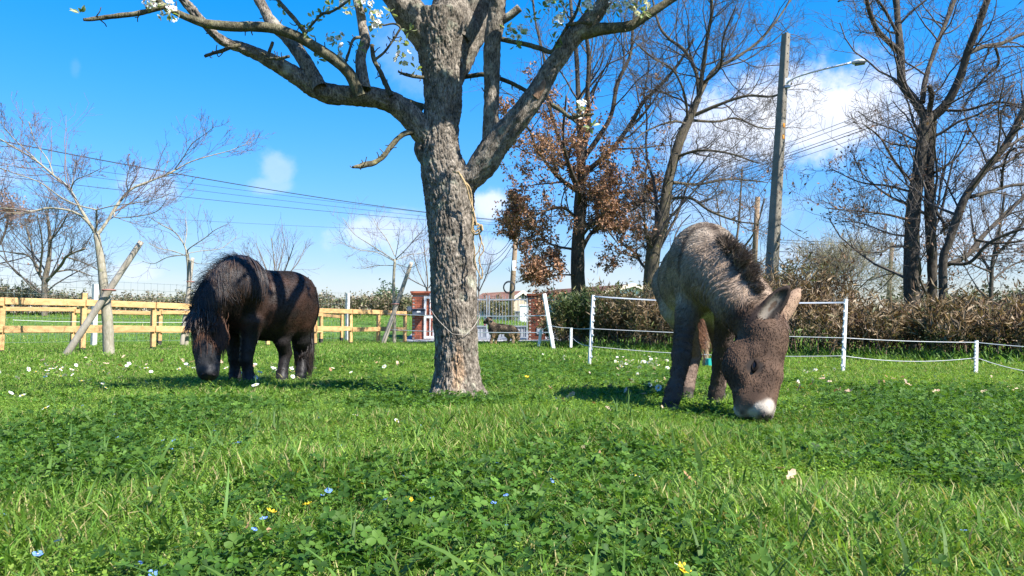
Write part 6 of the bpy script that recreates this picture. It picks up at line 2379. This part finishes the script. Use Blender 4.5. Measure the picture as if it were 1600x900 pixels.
# ------------------------------------------------------------------ grass and ground plants
def blade_mesh(r, n, spread, L, w, lean, tints, segs=3, curl=.5):
    """One tuft of n tapered blades."""
    a = Acc()
    for _ in range(n):
        b = np.array([*(r.normal(0, spread, 2)), -.008])
        az = r.uniform(0, 2 * pi)
        out = np.array([cos(az), sin(az), 0])
        sd = np.array([-sin(az + r.normal(0, .5)), cos(az + r.normal(0, .5)), 0])
        ln = r.uniform(*L)
        ww = r.uniform(*w)
        th = r.uniform(*lean)
        p, V = b, []
        for s in range(segs + 1):
            f = s / segs
            k = ww * (1 - f ** 1.8) * .5 + .0002
            V += [p - sd * k, p + sd * k]
            d = out * sin(th) + np.array([0, 0, cos(th)])
            p = p + d * ln / segs
            th += curl * r.uniform(.3, 1.2) / segs * 2
        Q = [(2 * s, 2 * s + 1, 2 * s + 3, 2 * s + 2) for s in range(segs)]
        a.add(V, Q, None, tints[r.integers(0, len(tints))] * r.uniform(.75, 1.25))
    return np.concatenate(a.V), a.faces(), np.concatenate(a.C)


def clover_mesh(r, n, spread, hgt, size, tints):
    a = Acc()
    for _ in range(n):
        b = np.array([*(r.normal(0, spread, 2)), 0])
        H = r.uniform(*hgt)
        top = b + np.array([*(r.normal(0, .012, 2)), H])
        sd = np.array([.0007, 0, 0])
        c = tints[r.integers(0, len(tints))] * r.uniform(.75, 1.3)
        a.add([b - sd, b + sd, top + sd, top - sd], [(0, 1, 2, 3)], None, c * .9)
        nn = nrm(np.array([*r.normal(0, .42, 2), 1.0]))
        e = nrm(np.cross(nn, (1, .2, 0)))
        f = np.cross(nn, e)
        a0 = r.uniform(0, 6.3)
        s = r.uniform(*size)
        for k in range(3):
            g = a0 + k * 2.094
            u, v = e * cos(g) + f * sin(g), -e * sin(g) + f * cos(g)
            up = nn * s
            V = [top, top + u * s * .35 + v * s * .38 + up * .10, top + u * s * .8 + v * s * .44 + up * .16, top + u * s * 1.0 + v * s * .16 + up * .10, top + u * s * .92 + up * .02,
                 top + u * s * 1.0 - v * s * .16 + up * .10, top + u * s * .8 - v * s * .44 + up * .16, top + u * s * .35 - v * s * .38 + up * .10, top + u * s * .45]
            T = [(0, 1, 8), (1, 2, 8), (2, 3, 8), (3, 4, 8), (4, 5, 8), (5, 6, 8), (6, 7, 8), (7, 0, 8)]
            a.add(V, None, T, c * r.uniform(.9, 1.1))
    return np.concatenate(a.V), a.faces(), np.concatenate(a.C)


def weed_mesh(r, n, spread, hgt, size, tints):
    """Low small-leaved plants: pairs of oval leaves up short stems."""
    a = Acc()
    for _ in range(n):
        b = np.array([*(r.normal(0, spread, 2)), 0])
        d = nrm(np.array([*r.normal(0, .55, 2), 1]))
        H = r.uniform(*hgt)
        c = tints[r.integers(0, len(tints))] * r.uniform(.75, 1.3)
        for k in range(3):
            q = b + d * H * (.45 + .27 * k)
            az = r.uniform(0, 6.3)
            for m in range(2):
                g = az + m * pi + r.normal(0, .2)
                u = nrm(np.array([cos(g), sin(g), r.uniform(-.1, .8)]))
                v = nrm(np.cross(u, (0, 0, 1)) + np.array([0, 0, r.normal(0, .3)]))
                s = r.uniform(*size) * (1 - .15 * k)
                V = [q, q + u * s * .35 + v * s * .33, q + u * s * .75 + v * s * .26, q + u * s, q + u * s * .75 - v * s * .26, q + u * s * .35 - v * s * .33]
                a.add(V, [(0, 1, 2, 5), (5, 2, 3, 4)], None, c)
    return np.concatenate(a.V), a.faces(), np.concatenate(a.C)


def scatter(name, label, meshes, pts, rot, scl, material):
    """Points carrying rotation, scale and variant; geometry nodes place the tufts."""
    r = np.random.default_rng(len(pts))
    me = bpy.data.meshes.new(name)
    me.vertices.add(len(pts))
    me.vertices.foreach_set('co', np.asarray(pts, np.float32).ravel())
    for nm, ty, key, val in (('rot', 'FLOAT_VECTOR', 'vector', rot), ('scl', 'FLOAT', 'value', scl), ('pick', 'INT', 'value', r.integers(0, len(meshes), len(pts)))):
        at = me.attributes.new(nm, ty, 'POINT')
        at.data.foreach_set(key, np.asarray(val, np.int32 if ty == 'INT' else np.float32).ravel())
    o = bpy.data.objects.new(name, me)
    COL.objects.link(o)
    ng = bpy.data.node_groups.new(name, 'GeometryNodeTree')
    ng.interface.new_socket('Geometry', in_out='INPUT', socket_type='NodeSocketGeometry')
    ng.interface.new_socket('Geometry', in_out='OUTPUT', socket_type='NodeSocketGeometry')
    N, L = ng.nodes, ng.links
    gi, go = N.new('NodeGroupInput'), N.new('NodeGroupOutput')
    ip = N.new('GeometryNodeInstanceOnPoints')
    jn = N.new('GeometryNodeJoinGeometry')
    for V, F, C in meshes:
        sm = raw_mesh(name, V, F, material, True, C)
        so = bpy.data.objects.new(name + '_source', sm)
        oi = N.new('GeometryNodeObjectInfo')
        oi.inputs['Object'].default_value = so
        gt = N.new('GeometryNodeGeometryToInstance')
        L.new(oi.outputs['Geometry'], gt.inputs[0])
        L.new(gt.outputs[0], jn.inputs[0])

    def attr(nm, ty):
        n = N.new('GeometryNodeInputNamedAttribute')
        n.data_type = ty
        n.inputs['Name'].default_value = nm
        return n.outputs['Attribute']
    L.new(gi.outputs[0], ip.inputs['Points'])
    L.new(jn.outputs[0], ip.inputs['Instance'])
    ip.inputs['Pick Instance'].default_value = True
    L.new(attr('pick', 'INT'), ip.inputs['Instance Index'])
    er = N.new('FunctionNodeEulerToRotation')
    L.new(attr('rot', 'FLOAT_VECTOR'), er.inputs[0])
    L.new(er.outputs[0], ip.inputs['Rotation'])
    L.new(attr('scl', 'FLOAT'), ip.inputs['Scale'])
    L.new(ip.outputs[0], go.inputs[0])
    md = o.modifiers.new('scatter', 'NODES')
    md.node_group = ng
    tag(o, label, None, None, 'stuff')
    return o


def field_points(r, n, y0, y1, px0=-80, px1=1680):
    """Even cover of the visible wedge of lawn between two distances."""
    n, px0, px1 = int(n * 1.42), px0 - 380, px1 + 380      # lawn goes on past both edges of the view
    y = np.sqrt(r.uniform(y0 * y0, y1 * y1, n))
    x = (r.uniform(px0, px1, n) - 800) / 1200 * y
    return np.stack([x, y], -1)


TRUNK_XY = P(713, 615, 5.45)[:2]
# clover patches: centre px, py (ground), half sizes in px
PATCH = [(110, 690, 210, 60), (30, 760, 150, 60), (720, 800, 330, 90), (900, 740, 190, 70), (560, 860, 200, 60), (1420, 680, 230, 40), (1530, 735, 160, 60), (1280, 690, 120, 35), (1010, 860, 160, 60),
         (590, 560, 100, 22), (820, 575, 110, 24), (980, 590, 120, 22), (1290, 545, 220, 8), (1480, 612, 160, 16), (1260, 600, 60, 12), (1000, 556, 110, 6), (620, 600, 120, 14), (1450, 640, 190, 22), (330, 880, 190, 40), (700, 630, 140, 12), (1130, 650, 60, 14)]


def clover_w(xy):
    y = np.maximum(xy[:, 1], .3)
    px, py = 800 + 1200 * xy[:, 0] / y, 516 + 540 / y
    w = np.zeros(len(xy))
    n = fbm(np.stack([xy[:, 0] * 2.2, xy[:, 1] * 2.2, 0 * y], -1), 3) - .5
    for cx, cy, hw, hh in PATCH:
        # patches are stored as ground ellipses
        Yc = 540 / (cy - 516)
        Xc = (cx - 800) / 1200 * Yc
        ax_ = hw / 1200 * Yc
        ay = (540 / max(cy - hh - 516, 6) - 540 / (cy + hh - 516)) / 2
        yc = (540 / max(cy - hh - 516, 6) + 540 / (cy + hh - 516)) / 2
        d = ((xy[:, 0] - Xc) / ax_) ** 2 + ((y - yc) / max(ay, .1)) ** 2
        w = np.maximum(w, 1 - sstep(.55, 1.25, np.sqrt(d) + n * 1.1))
    return w


def vegetation():
    r = np.random.default_rng(55)
    G = np.array([(.100, .192, .022), (.135, .238, .03), (.064, .142, .018), (.18, .275, .045), (.34, .30, .13), (.108, .205, .026), (.12, .222, .03)])
    CL = np.array([(.045, .108, .015), (.062, .135, .019), (.034, .088, .013), (.085, .165, .026)])
    W = np.array([(.115, .215, .024), (.155, .262, .034), (.08, .162, .02), (.20, .29, .05)])
    gm = leaf_mat('grass_blade', (1, 1, 1), .36, .55, .22, 1.7, .2)

    def place(p, scl, tilt=.15):
        n = len(p)
        g = np.maximum(np.exp(-(((p[:, 0] - 1.24) / .38) ** 2 + ((p[:, 1] - 3.72) / .5) ** 2)), 0 * p[:, 0])
        scl = scl * (1 - .62 * g)                  # bitten short where the animals graze
        P3 = np.stack([p[:, 0], p[:, 1], gz(p[:, 0], p[:, 1])], -1)
        rot = np.stack([r.normal(0, tilt, n), r.normal(0, tilt, n), r.uniform(0, 2 * pi, n)], -1)
        return P3, rot, scl

    def thin(p, w):
        return p[r.random(len(p)) < w]

    def clear(p):
        d = np.hypot(p[:, 0] - TRUNK_XY[0], p[:, 1] - TRUNK_XY[1])
        p = p[d > .19]
        return thin(p, 1 - .92 * dirt_amount(p[:, 0], p[:, 1]))
    # short grass
    near_t = [blade_mesh(r, 26, .022, (.025, .075), (.0018, .0040), (.1, 1.05), G, 3, .7) for _ in range(7)]
    mid_t = [blade_mesh(r, 26, .05, (.016, .04), (.003, .0055), (.1, 1.05), G, 2, .6) for _ in range(5)]
    far_t = [blade_mesh(r, 26, .13, (.03, .065), (.008, .014), (.1, 1.0), G, 2, .6) for _ in range(4)]

    def go(name, label, meshes, sets):
        ps, rs, ss = [], [], []
        for p, s in sets:
            a, b, c = place(p, s)
            ps.append(a); rs.append(b); ss.append(c)
        scatter(name, label, meshes, np.concatenate(ps), np.concatenate(rs), np.concatenate(ss), gm)
    p = clear(field_points(r, 30000, .95, 4.2, -140, 1740))
    cw = clover_w(p)
    p = p[r.random(len(p)) < 1 - .35 * cw]
    tall = .65 + 1.05 * vnoise(np.stack([p[:, 0] * 1.6, p[:, 1] * 1.6, 0 * p[:, 0]], -1))
    go('grass', 'short mixed grass covering the near paddock', near_t, [(p, tall * r.uniform(.7, 1.35, len(p)))])
    p = clear(field_points(r, 30000, 4.0, 11, -60, 1660))
    cw = clover_w(p)
    p = p[r.random(len(p)) < 1 - .5 * cw]
    tall = .75 + .7 * vnoise(np.stack([p[:, 0] * 1.3, p[:, 1] * 1.3, 0 * p[:, 0]], -1))
    go('grass', 'short mixed grass covering the paddock around the animals', mid_t, [(p, tall * r.uniform(.7, 1.3, len(p)))])
    p = clear(field_points(r, 26000, 10, 31, -60, 1660))
    go('grass', 'grass of the far paddock near the fences', far_t, [(p, r.uniform(.6, 1.25, len(p)))])
    p = clear(field_points(r, 5000, 31, 48, -60, 900))
    p = p[(p[:, 0] < -4.7) | (p[:, 1] > 38.2) | (p[:, 0] > 3.3)]
    go('grass', 'rough grass on the bank beyond the fences', far_t, [(p, r.uniform(1.2, 2.6, len(p)))])
    # small-leaved weeds
    wt = [weed_mesh(r, 12, .035, (.015, .05), (.007, .015), W) for _ in range(6)]
    p = clear(field_points(r, 24000, .95, 5.0, -140, 1740))
    n = fbm(np.stack([p[:, 0] * 1.8, p[:, 1] * 1.8, 0 * p[:, 0] + 4], -1), 3)
    p = p[r.random(len(p)) < sstep(.36, .58, n) * (1 - .3 * clover_w(p)) + .10]
    p2 = clear(field_points(r, 12000, 5, 14, -60, 1660))
    n = fbm(np.stack([p2[:, 0] * 1.2, p2[:, 1] * 1.2, 0 * p2[:, 0] + 4], -1), 3)
    p2 = p2[r.random(len(p2)) < sstep(.36, .58, n) * .8 + .1]
    go('low_weeds', 'small-leaved low weeds growing through the grass', wt, [(p, r.uniform(.7, 1.3, len(p))), (p2, r.uniform(1.0, 1.5, len(p2)))])
    # clover
    ct = [clover_mesh(r, 9, .045, (.02, .07), (.0085, .0160), CL) for _ in range(6)]
    cm = [clover_mesh(r, 12, .09, (.008, .036), (.013, .022), CL) for _ in range(5)]
    p = clear(field_points(r, 17000, .95, 5.0, -140, 1740))
    p = p[r.random(len(p)) < clover_w(p) * .58 + .025]
    p2 = clear(field_points(r, 30000, 5.0, 17, -60, 1660))
    p2 = p2[r.random(len(p2)) < clover_w(p2) * .8 + .02]
    go('clover', 'dark green clover growing in patches through the near grass', ct, [(p, r.uniform(.7, 1.3, len(p)))])
    go('clover', 'dark green clover in patches farther off around the animals and along the hedge', cm, [(p2, r.uniform(.7, 1.25, len(p2)))])
    # broad leaves along the foot of the hedge
    hb = np.array([(.05, .12, .022), (.08, .165, .03), (.11, .19, .045)])
    ht = [blade_mesh(r, 22, .10, (.10, .26), (.012, .03), (.1, .9), hb, 3, .8) for _ in range(4)]
    s = r.random(1500)
    hxs = np.array([hx(866, 21, 475), hx(965, 19.3, 448), hx(1200, 15.7, 420), hx(1330, 13.7, 430), hx(1450, 12.5, 440), hx(1600, 11.2, 440), hx(1750, 10.4, 430)])
    q = cat(hxs, 200)[(s * 199).astype(int), :2] + r.normal(0, .28, (1500, 2))
    go('undergrowth', 'rank green growth along the foot of the hedge', ht, [(q, r.uniform(.6, 1.3, len(q)))])
    # broad blue-green grass blades
    BL = np.array([(.085, .165, .035), (.11, .20, .04), (.065, .135, .028)])
    bt = [blade_mesh(r, 5, .02, (.08, .19), (.006, .012), (.05, .8), BL, 5, .7) for _ in range(6)]
    p = clear(field_points(r, 1500, .95, 4.6, -140, 1740))
    n = fbm(np.stack([p[:, 0] * 1.4, p[:, 1] * 1.4, 0 * p[:, 0] + 8], -1), 2)
    p = p[r.random(len(p)) < sstep(.35, .6, n) + .15]
    go('broad_grass', 'scattered broad blue green grass blades standing above the turf', bt, [(p, r.uniform(.6, 1.2, len(p)))])


vegetation()


# ------------------------------------------------------------------ flowers and fallen leaves, each a thing of its own
def ground_at(px, py):
    """Lawn point at a photograph pixel."""
    d = pdir(px, py)
    t = CAM[2] / max(-d[2], 1e-4)
    q = CAM + d * t
    return np.array([q[0], q[1], float(gz(q[0], q[1]))])


def petal_disc(r, n, rad, w, cup, lift):
    """n petals round a centre; returns V, Q for one flower head facing +z."""
    a = Acc()
    for i in range(n):
        g = i * 2 * pi / n + r.normal(0, .05)
        u, v = np.array([cos(g), sin(g), 0]), np.array([-sin(g), cos(g), 0])
        R = rad * r.uniform(.9, 1.08)
        z = lambda f: np.array([0, 0, lift + cup * R * f * f])
        V = [u * R * .12 + z(.1), u * R * .55 + v * w + z(.55), u * R + v * w * .55 + z(1), u * R * 1.04 + z(1.0), u * R - v * w * .55 + z(1), u * R * .55 - v * w + z(.55)]
        a.add(V, [(0, 1, 2, 5), (5, 2, 3, 4)], None, (1, 1, 1))
    return np.concatenate(a.V), a.faces()


def flowers():
    r = np.random.default_rng(909)
    white = leaf_mat('daisy_petal', (.84, .84, .82), .25, .5, 0, 1.0, .2)
    yolk = mat('daisy_eye', (.75, .50, .04), (.6, .36, .02), 300, .8)
    stemm = mat('flower_stem', (.10, .19, .05), (.14, .22, .06), 30, .6)
    blue = leaf_mat('speedwell_petal', (.16, .30, .80), .3, .5, .1, 1.0, .2)
    blue_eye = mat('speedwell_eye', (.75, .78, .82), None, 9, .6)
    yel = leaf_mat('yellow_petal', (.85, .56, .03), .3, .5, 0, 1.0, .2)
    dry = leaf_mat('fallen_leaf', (1, 1, 1), .2, .7, 0, 1.1, .2)

    def flower(kind, meshes, px, py, scl, label, group, tilt=.4, hgt=.05):
        scl *= 1.45 if kind == 'daisy' else 1.15
        g = ground_at(px, py + 0)
        # the head stands hgt above the turf; shift so that the head sits at the pixel
        q = CAM + (g - CAM) * ((CAM[2] - .02) / CAM[2])
        if kind not in protos:
            protos[kind] = {}
        t = bpy.data.objects.new(kind, None)
        COL.objects.link(t)
        t.location = (q[0], q[1], float(gz(q[0], q[1])))
        t.rotation_euler = (0, 0, r.uniform(0, 6.28))
        t.scale = (scl,) * 3
        t.empty_display_size = .02
        tag(t, label, {'daisy': 'daisy', 'speedwell': 'blue flower', 'yellow_flower': 'yellow flower'}[kind], group)
        hd = (r.normal(0, tilt) + .25, r.normal(0, tilt), 0)
        for nm, me in meshes:
            o = bpy.data.objects.new(nm, me)
            COL.objects.link(o)
            o.parent = t
            if nm != 'stem':
                o.location = (0, 0, (.02 - float(gz(q[0], q[1]))) / scl)
                o.rotation_euler = hd
        return t
    protos = {}

    def head(n, rad, w, cup, cen, cm, pm, cz):
        V, F = petal_disc(r, n, rad, w, cup, 0)
        a = raw_mesh('petals', V, F, pm, False, np.ones((len(V), 3)))
        V, Q = sphere_mesh((0, 0, cz), (cen, cen, cen * .55), 8, 5)
        return ('petals', a), ('flower_eye', raw_mesh('flower_eye', V, Q, cm, True))
    st = Acc()
    add_tube(st, [(0, 0, -.02), (.002, 0, .03), (0, 0, .05)], .0011, 5, cap=False)
    stem = ('stem', raw_mesh('stem', np.concatenate(st.V), st.faces(), stemm, True))
    dz = head(16, .0125, .0021, .15, .0045, yolk, white, .001) + (stem,)
    sp = head(4, .0070, .0042, .25, .0014, blue_eye, blue, .001) + (stem,)
    yl = head(8, .0120, .0028, .35, .004, yolk, yel, .001) + (stem,)
    # single daisies that stand out
    for px, py, s, lab in ((35, 618, 1.25, 'largest open daisy at the left edge above the clover'), (17, 614, 1.0, 'daisy half side-on beside the largest daisy at the left edge'), (71, 638, 1.25, 'flat open daisy in the grass just right of the largest left daisy'),
                           (229, 598, 1.1, 'lone daisy standing left of the pony muzzle'), (165, 606, .9, 'tilted daisy left of the lone daisy near the pony'), (60, 671, .9, 'small pale daisy under the flat open daisy'), (111, 673, 1.0, 'daisy above the clover on the left, lowest of the white ones there'),
                           (399, 591, 1.5, 'big daisy at the near front hoof of the pony'), (399, 602, 1.6, 'big daisy just under the one at the pony hoof'), (555, 649, .8, 'small daisy in open grass left of the trunk'), (569, 657, .8, 'small flat daisy beside the small one left of the trunk'),
                           (620, 658, .8, 'small daisy nearest the pear trunk foot on its left'), (944, 703, 1.0, 'daisy among the dry leaves right of centre'), (912, 689, .9, 'daisy on the first dry leaf right of centre'), (992, 744, .9, 'lone daisy in the right middle grass below the dry leaves'), (1334, 617, 1.4, 'daisy below the right tall white post'), (1066, 888, .9, 'pale daisy at the bottom edge right of centre')):
        flower('daisy', dz, px, py, s, lab, 'daisies that stand alone')
    # drifts of daisies
    def drift(n, cx, cy, sx, sy, s, label, group):
        for _ in range(n):
            px, py = r.normal(cx, sx), cy + r.normal(0, sy)
            py = max(py, 548)
            flower('daisy', dz, px, py, s * r.uniform(.8, 1.25) * min(2.1, max(1, 30 / (py - 516))), label, group, .45)
    drift(58, 1010, 566, 42, 5, 1.25, 'white daisy in the dense drift between the tall white post and the donkey', 'daisies in the drift left of the donkey')
    drift(12, 1020, 592, 26, 8, 1.2, 'white daisy scattered below the drift beside the donkey foreleg', 'daisies beside the donkey foreleg')
    drift(54, 300, 573, 110, 6, 1.2, 'white daisy in the wide band around the pony hooves', 'daisies around the pony')
    drift(12, 420, 583, 45, 6, 1.2, 'white daisy under the pony belly', 'daisies under the pony')
    drift(26, 110, 575, 60, 6, 1.2, 'white daisy in the grass before the nearest young tree', 'daisies before the nearest young tree')
    drift(12, 90, 588, 50, 6, 1.15, 'white daisy in the loose cluster between the young tree and the left edge', 'daisies at the left edge')
    drift(12, 1262, 578, 18, 8, 1.0, 'tiny daisy just right of the donkey face', 'daisies right of the donkey face')
    drift(10, 860, 556, 30, 4, 1.1, 'tiny daisy on the lawn near the leaning white post', 'daisies near the leaning post')
    # speedwells
    for px, py, s, lab in ((3, 804, 1.1, 'blue speedwell cut by the left edge'), (92, 845, 1.1, 'bright blue speedwell upper of two at lower left'), (59, 866, 1.15, 'bright blue speedwell lower of two at lower left'), (217, 882, 1.0, 'blue speedwell at the bottom left of a pair'), (253, 885, 1.2, 'large blue speedwell at the bottom, right of a pair'),
                           (239, 896, 1.0, 'pale blue speedwell half cut by the bottom edge'), (202, 748, .9, 'blue speedwell in the clover left of centre'), (495, 850, 1.1, 'pale blue speedwell low in the middle left'), (412, 810, 1.0, 'pale blue speedwell beside the yellow flower and dry leaf'), (398, 826, .9, 'blue speedwell under the small dry leaf'),
                           (22, 715, 1.0, 'small blue speedwell at the left edge in clover'), (397, 828, .9, 'blue speedwell touching the one under the dry leaf'), (1507, 829, 1.0, 'lilac blue speedwell alone in the lower right grass'), (790, 822, .8, 'blue speedwell low right of centre'), (675, 778, .8, 'small blue speedwell in the middle clover')):
        flower('speedwell', sp, px, py, s, lab, 'blue speedwells that stand out', .3, .045)
    for _ in range(34):
        px, py = r.uniform(90, 420), r.uniform(632, 705)
        flower('speedwell', sp, px, py, r.uniform(.9, 1.25), 'tiny blue speedwell in the sunny grass on the left', 'speedwells in the left grass', .3, .045)
    for _ in range(26):
        px, py = r.uniform(420, 900), r.uniform(610, 790)
        flower('speedwell', sp, px, py, r.uniform(.85, 1.2), 'tiny blue speedwell in the middle of the paddock', 'speedwells in the middle grass', .3, .045)
    for px, py, s, lab in ((573, 758, 1.2, 'open orange yellow flower in the middle foreground'), (641, 781, 1.0, 'orange yellow flower right of the open yellow one'), (424, 800, 1.0, 'pale yellow flower beside the dry leaf, left foreground'), (481, 788, .9, 'half hidden orange flower left of centre'), (1068, 890, 1.0, 'yellow flower at the bottom edge right of centre'),
                           (823, 589, 1.6, 'small yellow flower left of the donkey shadow'), (468, 735, .7, 'little pale yellow flower in the grass left of centre')):
        flower('yellow_flower', yl, px, py, s, lab, 'yellow flowers', .35, .05)

    # fallen leaves: lobed, curled
    def leaf_mesh(sd):
        q = np.random.default_rng(sd)
        n = 7
        f = np.linspace(0, 1, n)
        half = np.array([.02, .55, .34, .8, .5, .62, .05]) * .30
        L = 1.0
        cu = q.uniform(-.5, .9)
        rows = []
        for i in range(n):
            z = cu * (f[i] - .5) ** 2 * .9 + q.normal(0, .03)
            e = q.uniform(.1, .5)
            rows.append([(f[i] - .5, half[i] * q.uniform(.8, 1.2), z + e * half[i]), (f[i] - .5, 0, z), (f[i] - .5, -half[i] * q.uniform(.8, 1.2), z + e * half[i])])
        V = np.array(rows).reshape(-1, 3)
        Q = []
        for i in range(n - 1):
            Q += [(3 * i, 3 * i + 1, 3 * i + 4, 3 * i + 3), (3 * i + 1, 3 * i + 2, 3 * i + 5, 3 * i + 4)]
        col = np.array([(.44, .27, .16), (.52, .36, .25), (.34, .19, .10), (.58, .43, .32)])[sd % 4]
        C = np.broadcast_to(col, V.shape) * q.uniform(.85, 1.15, (len(V), 1))
        return raw_mesh('fallen_leaf', V, np.array(Q), dry, True, C)
    lm = [leaf_mesh(i) for i in range(8)]

    def fallen(px, py, s, label, group, hgt=.03):
        g = ground_at(px, py)
        q = CAM + (g - CAM) * ((CAM[2] - hgt) / CAM[2])
        o = bpy.data.objects.new('fallen_leaf', lm[r.integers(0, 8)])
        COL.objects.link(o)
        o.location = (q[0], q[1], max(.004, hgt - .02))
        o.rotation_euler = (r.normal(.3, .5), r.normal(0, .5), r.uniform(0, 6.28))
        o.scale = (s * .68,) * 3
        tag(o, label, 'leaf', group)
    g = 'dry leaves lying on the grass'
    for px, py, s, lab in ((912, 694, .075, 'crumpled tan dry leaf right of centre beside a daisy'), (938, 703, .06, 'tan dry leaf just right of the crumpled one'), (962, 726, .07, 'pinkish tan dry leaf lowest of the three right of centre'), (1076, 737, .085, 'large brown curled dry leaf below the donkey'), (1044, 746, .06, 'pale torn dry leaf left of the large curled one'),
                           (1218, 722, .10, 'large brown oak leaf standing on edge at right'), (1233, 732, .085, 'pale tan oak leaf leaning on the brown one at right'), (1268, 768, .06, 'small tan leaf below the pair of oak leaves'), (1222, 745, .05, 'thin tan leaf just under the pair of oak leaves'), (414, 822, .06, 'small pink tan dry leaf in the left foreground clover'), (385, 811, .05, 'small brown leaf left of the pink tan leaf'),
                           (1063, 666, .07, 'tan leaf on the grass left of the donkey muzzle'), (1046, 674, .06, 'faint tan leaf left of the leaf by the donkey muzzle'), (938, 673, .07, 'thin curled straw coloured leaf above the crumpled leaf'), (863, 668, .06, 'small orange tan leaf in the grass right of the trunk'), (788, 619, .06, 'tan leaf at the right of the trunk foot'), (854, 812, .06, 'dark reddish leaf deep in the clover'), (1188, 810, .05, 'small tan leaf in the lower right grass'), (1415, 820, .06, 'reddish brown leaf stuck upright in the lower right grass'), (1318, 798, .05, 'faint brown leaf in the right grass'), (672, 615, .06, 'reddish leaf at the left of the trunk foot')):
        fallen(px, py, s, lab, g)
    for _ in range(34):
        fallen(r.uniform(1240, 1590), r.uniform(582, 612), r.uniform(.06, .10), 'small tan dry leaf on the far lawn before the right posts', 'dry leaves before the right posts', .04)
    for _ in range(30):
        fallen(r.uniform(850, 1060), r.uniform(556, 640), r.uniform(.06, .11), 'small tan dry leaf on the lawn left of the donkey', 'dry leaves left of the donkey', .04)
    for _ in range(24):
        fallen(r.uniform(20, 640), r.uniform(548, 575), r.uniform(.08, .14), 'tan dry leaf on the lawn before the timber fence', 'dry leaves before the timber fence', .05)


flowers()
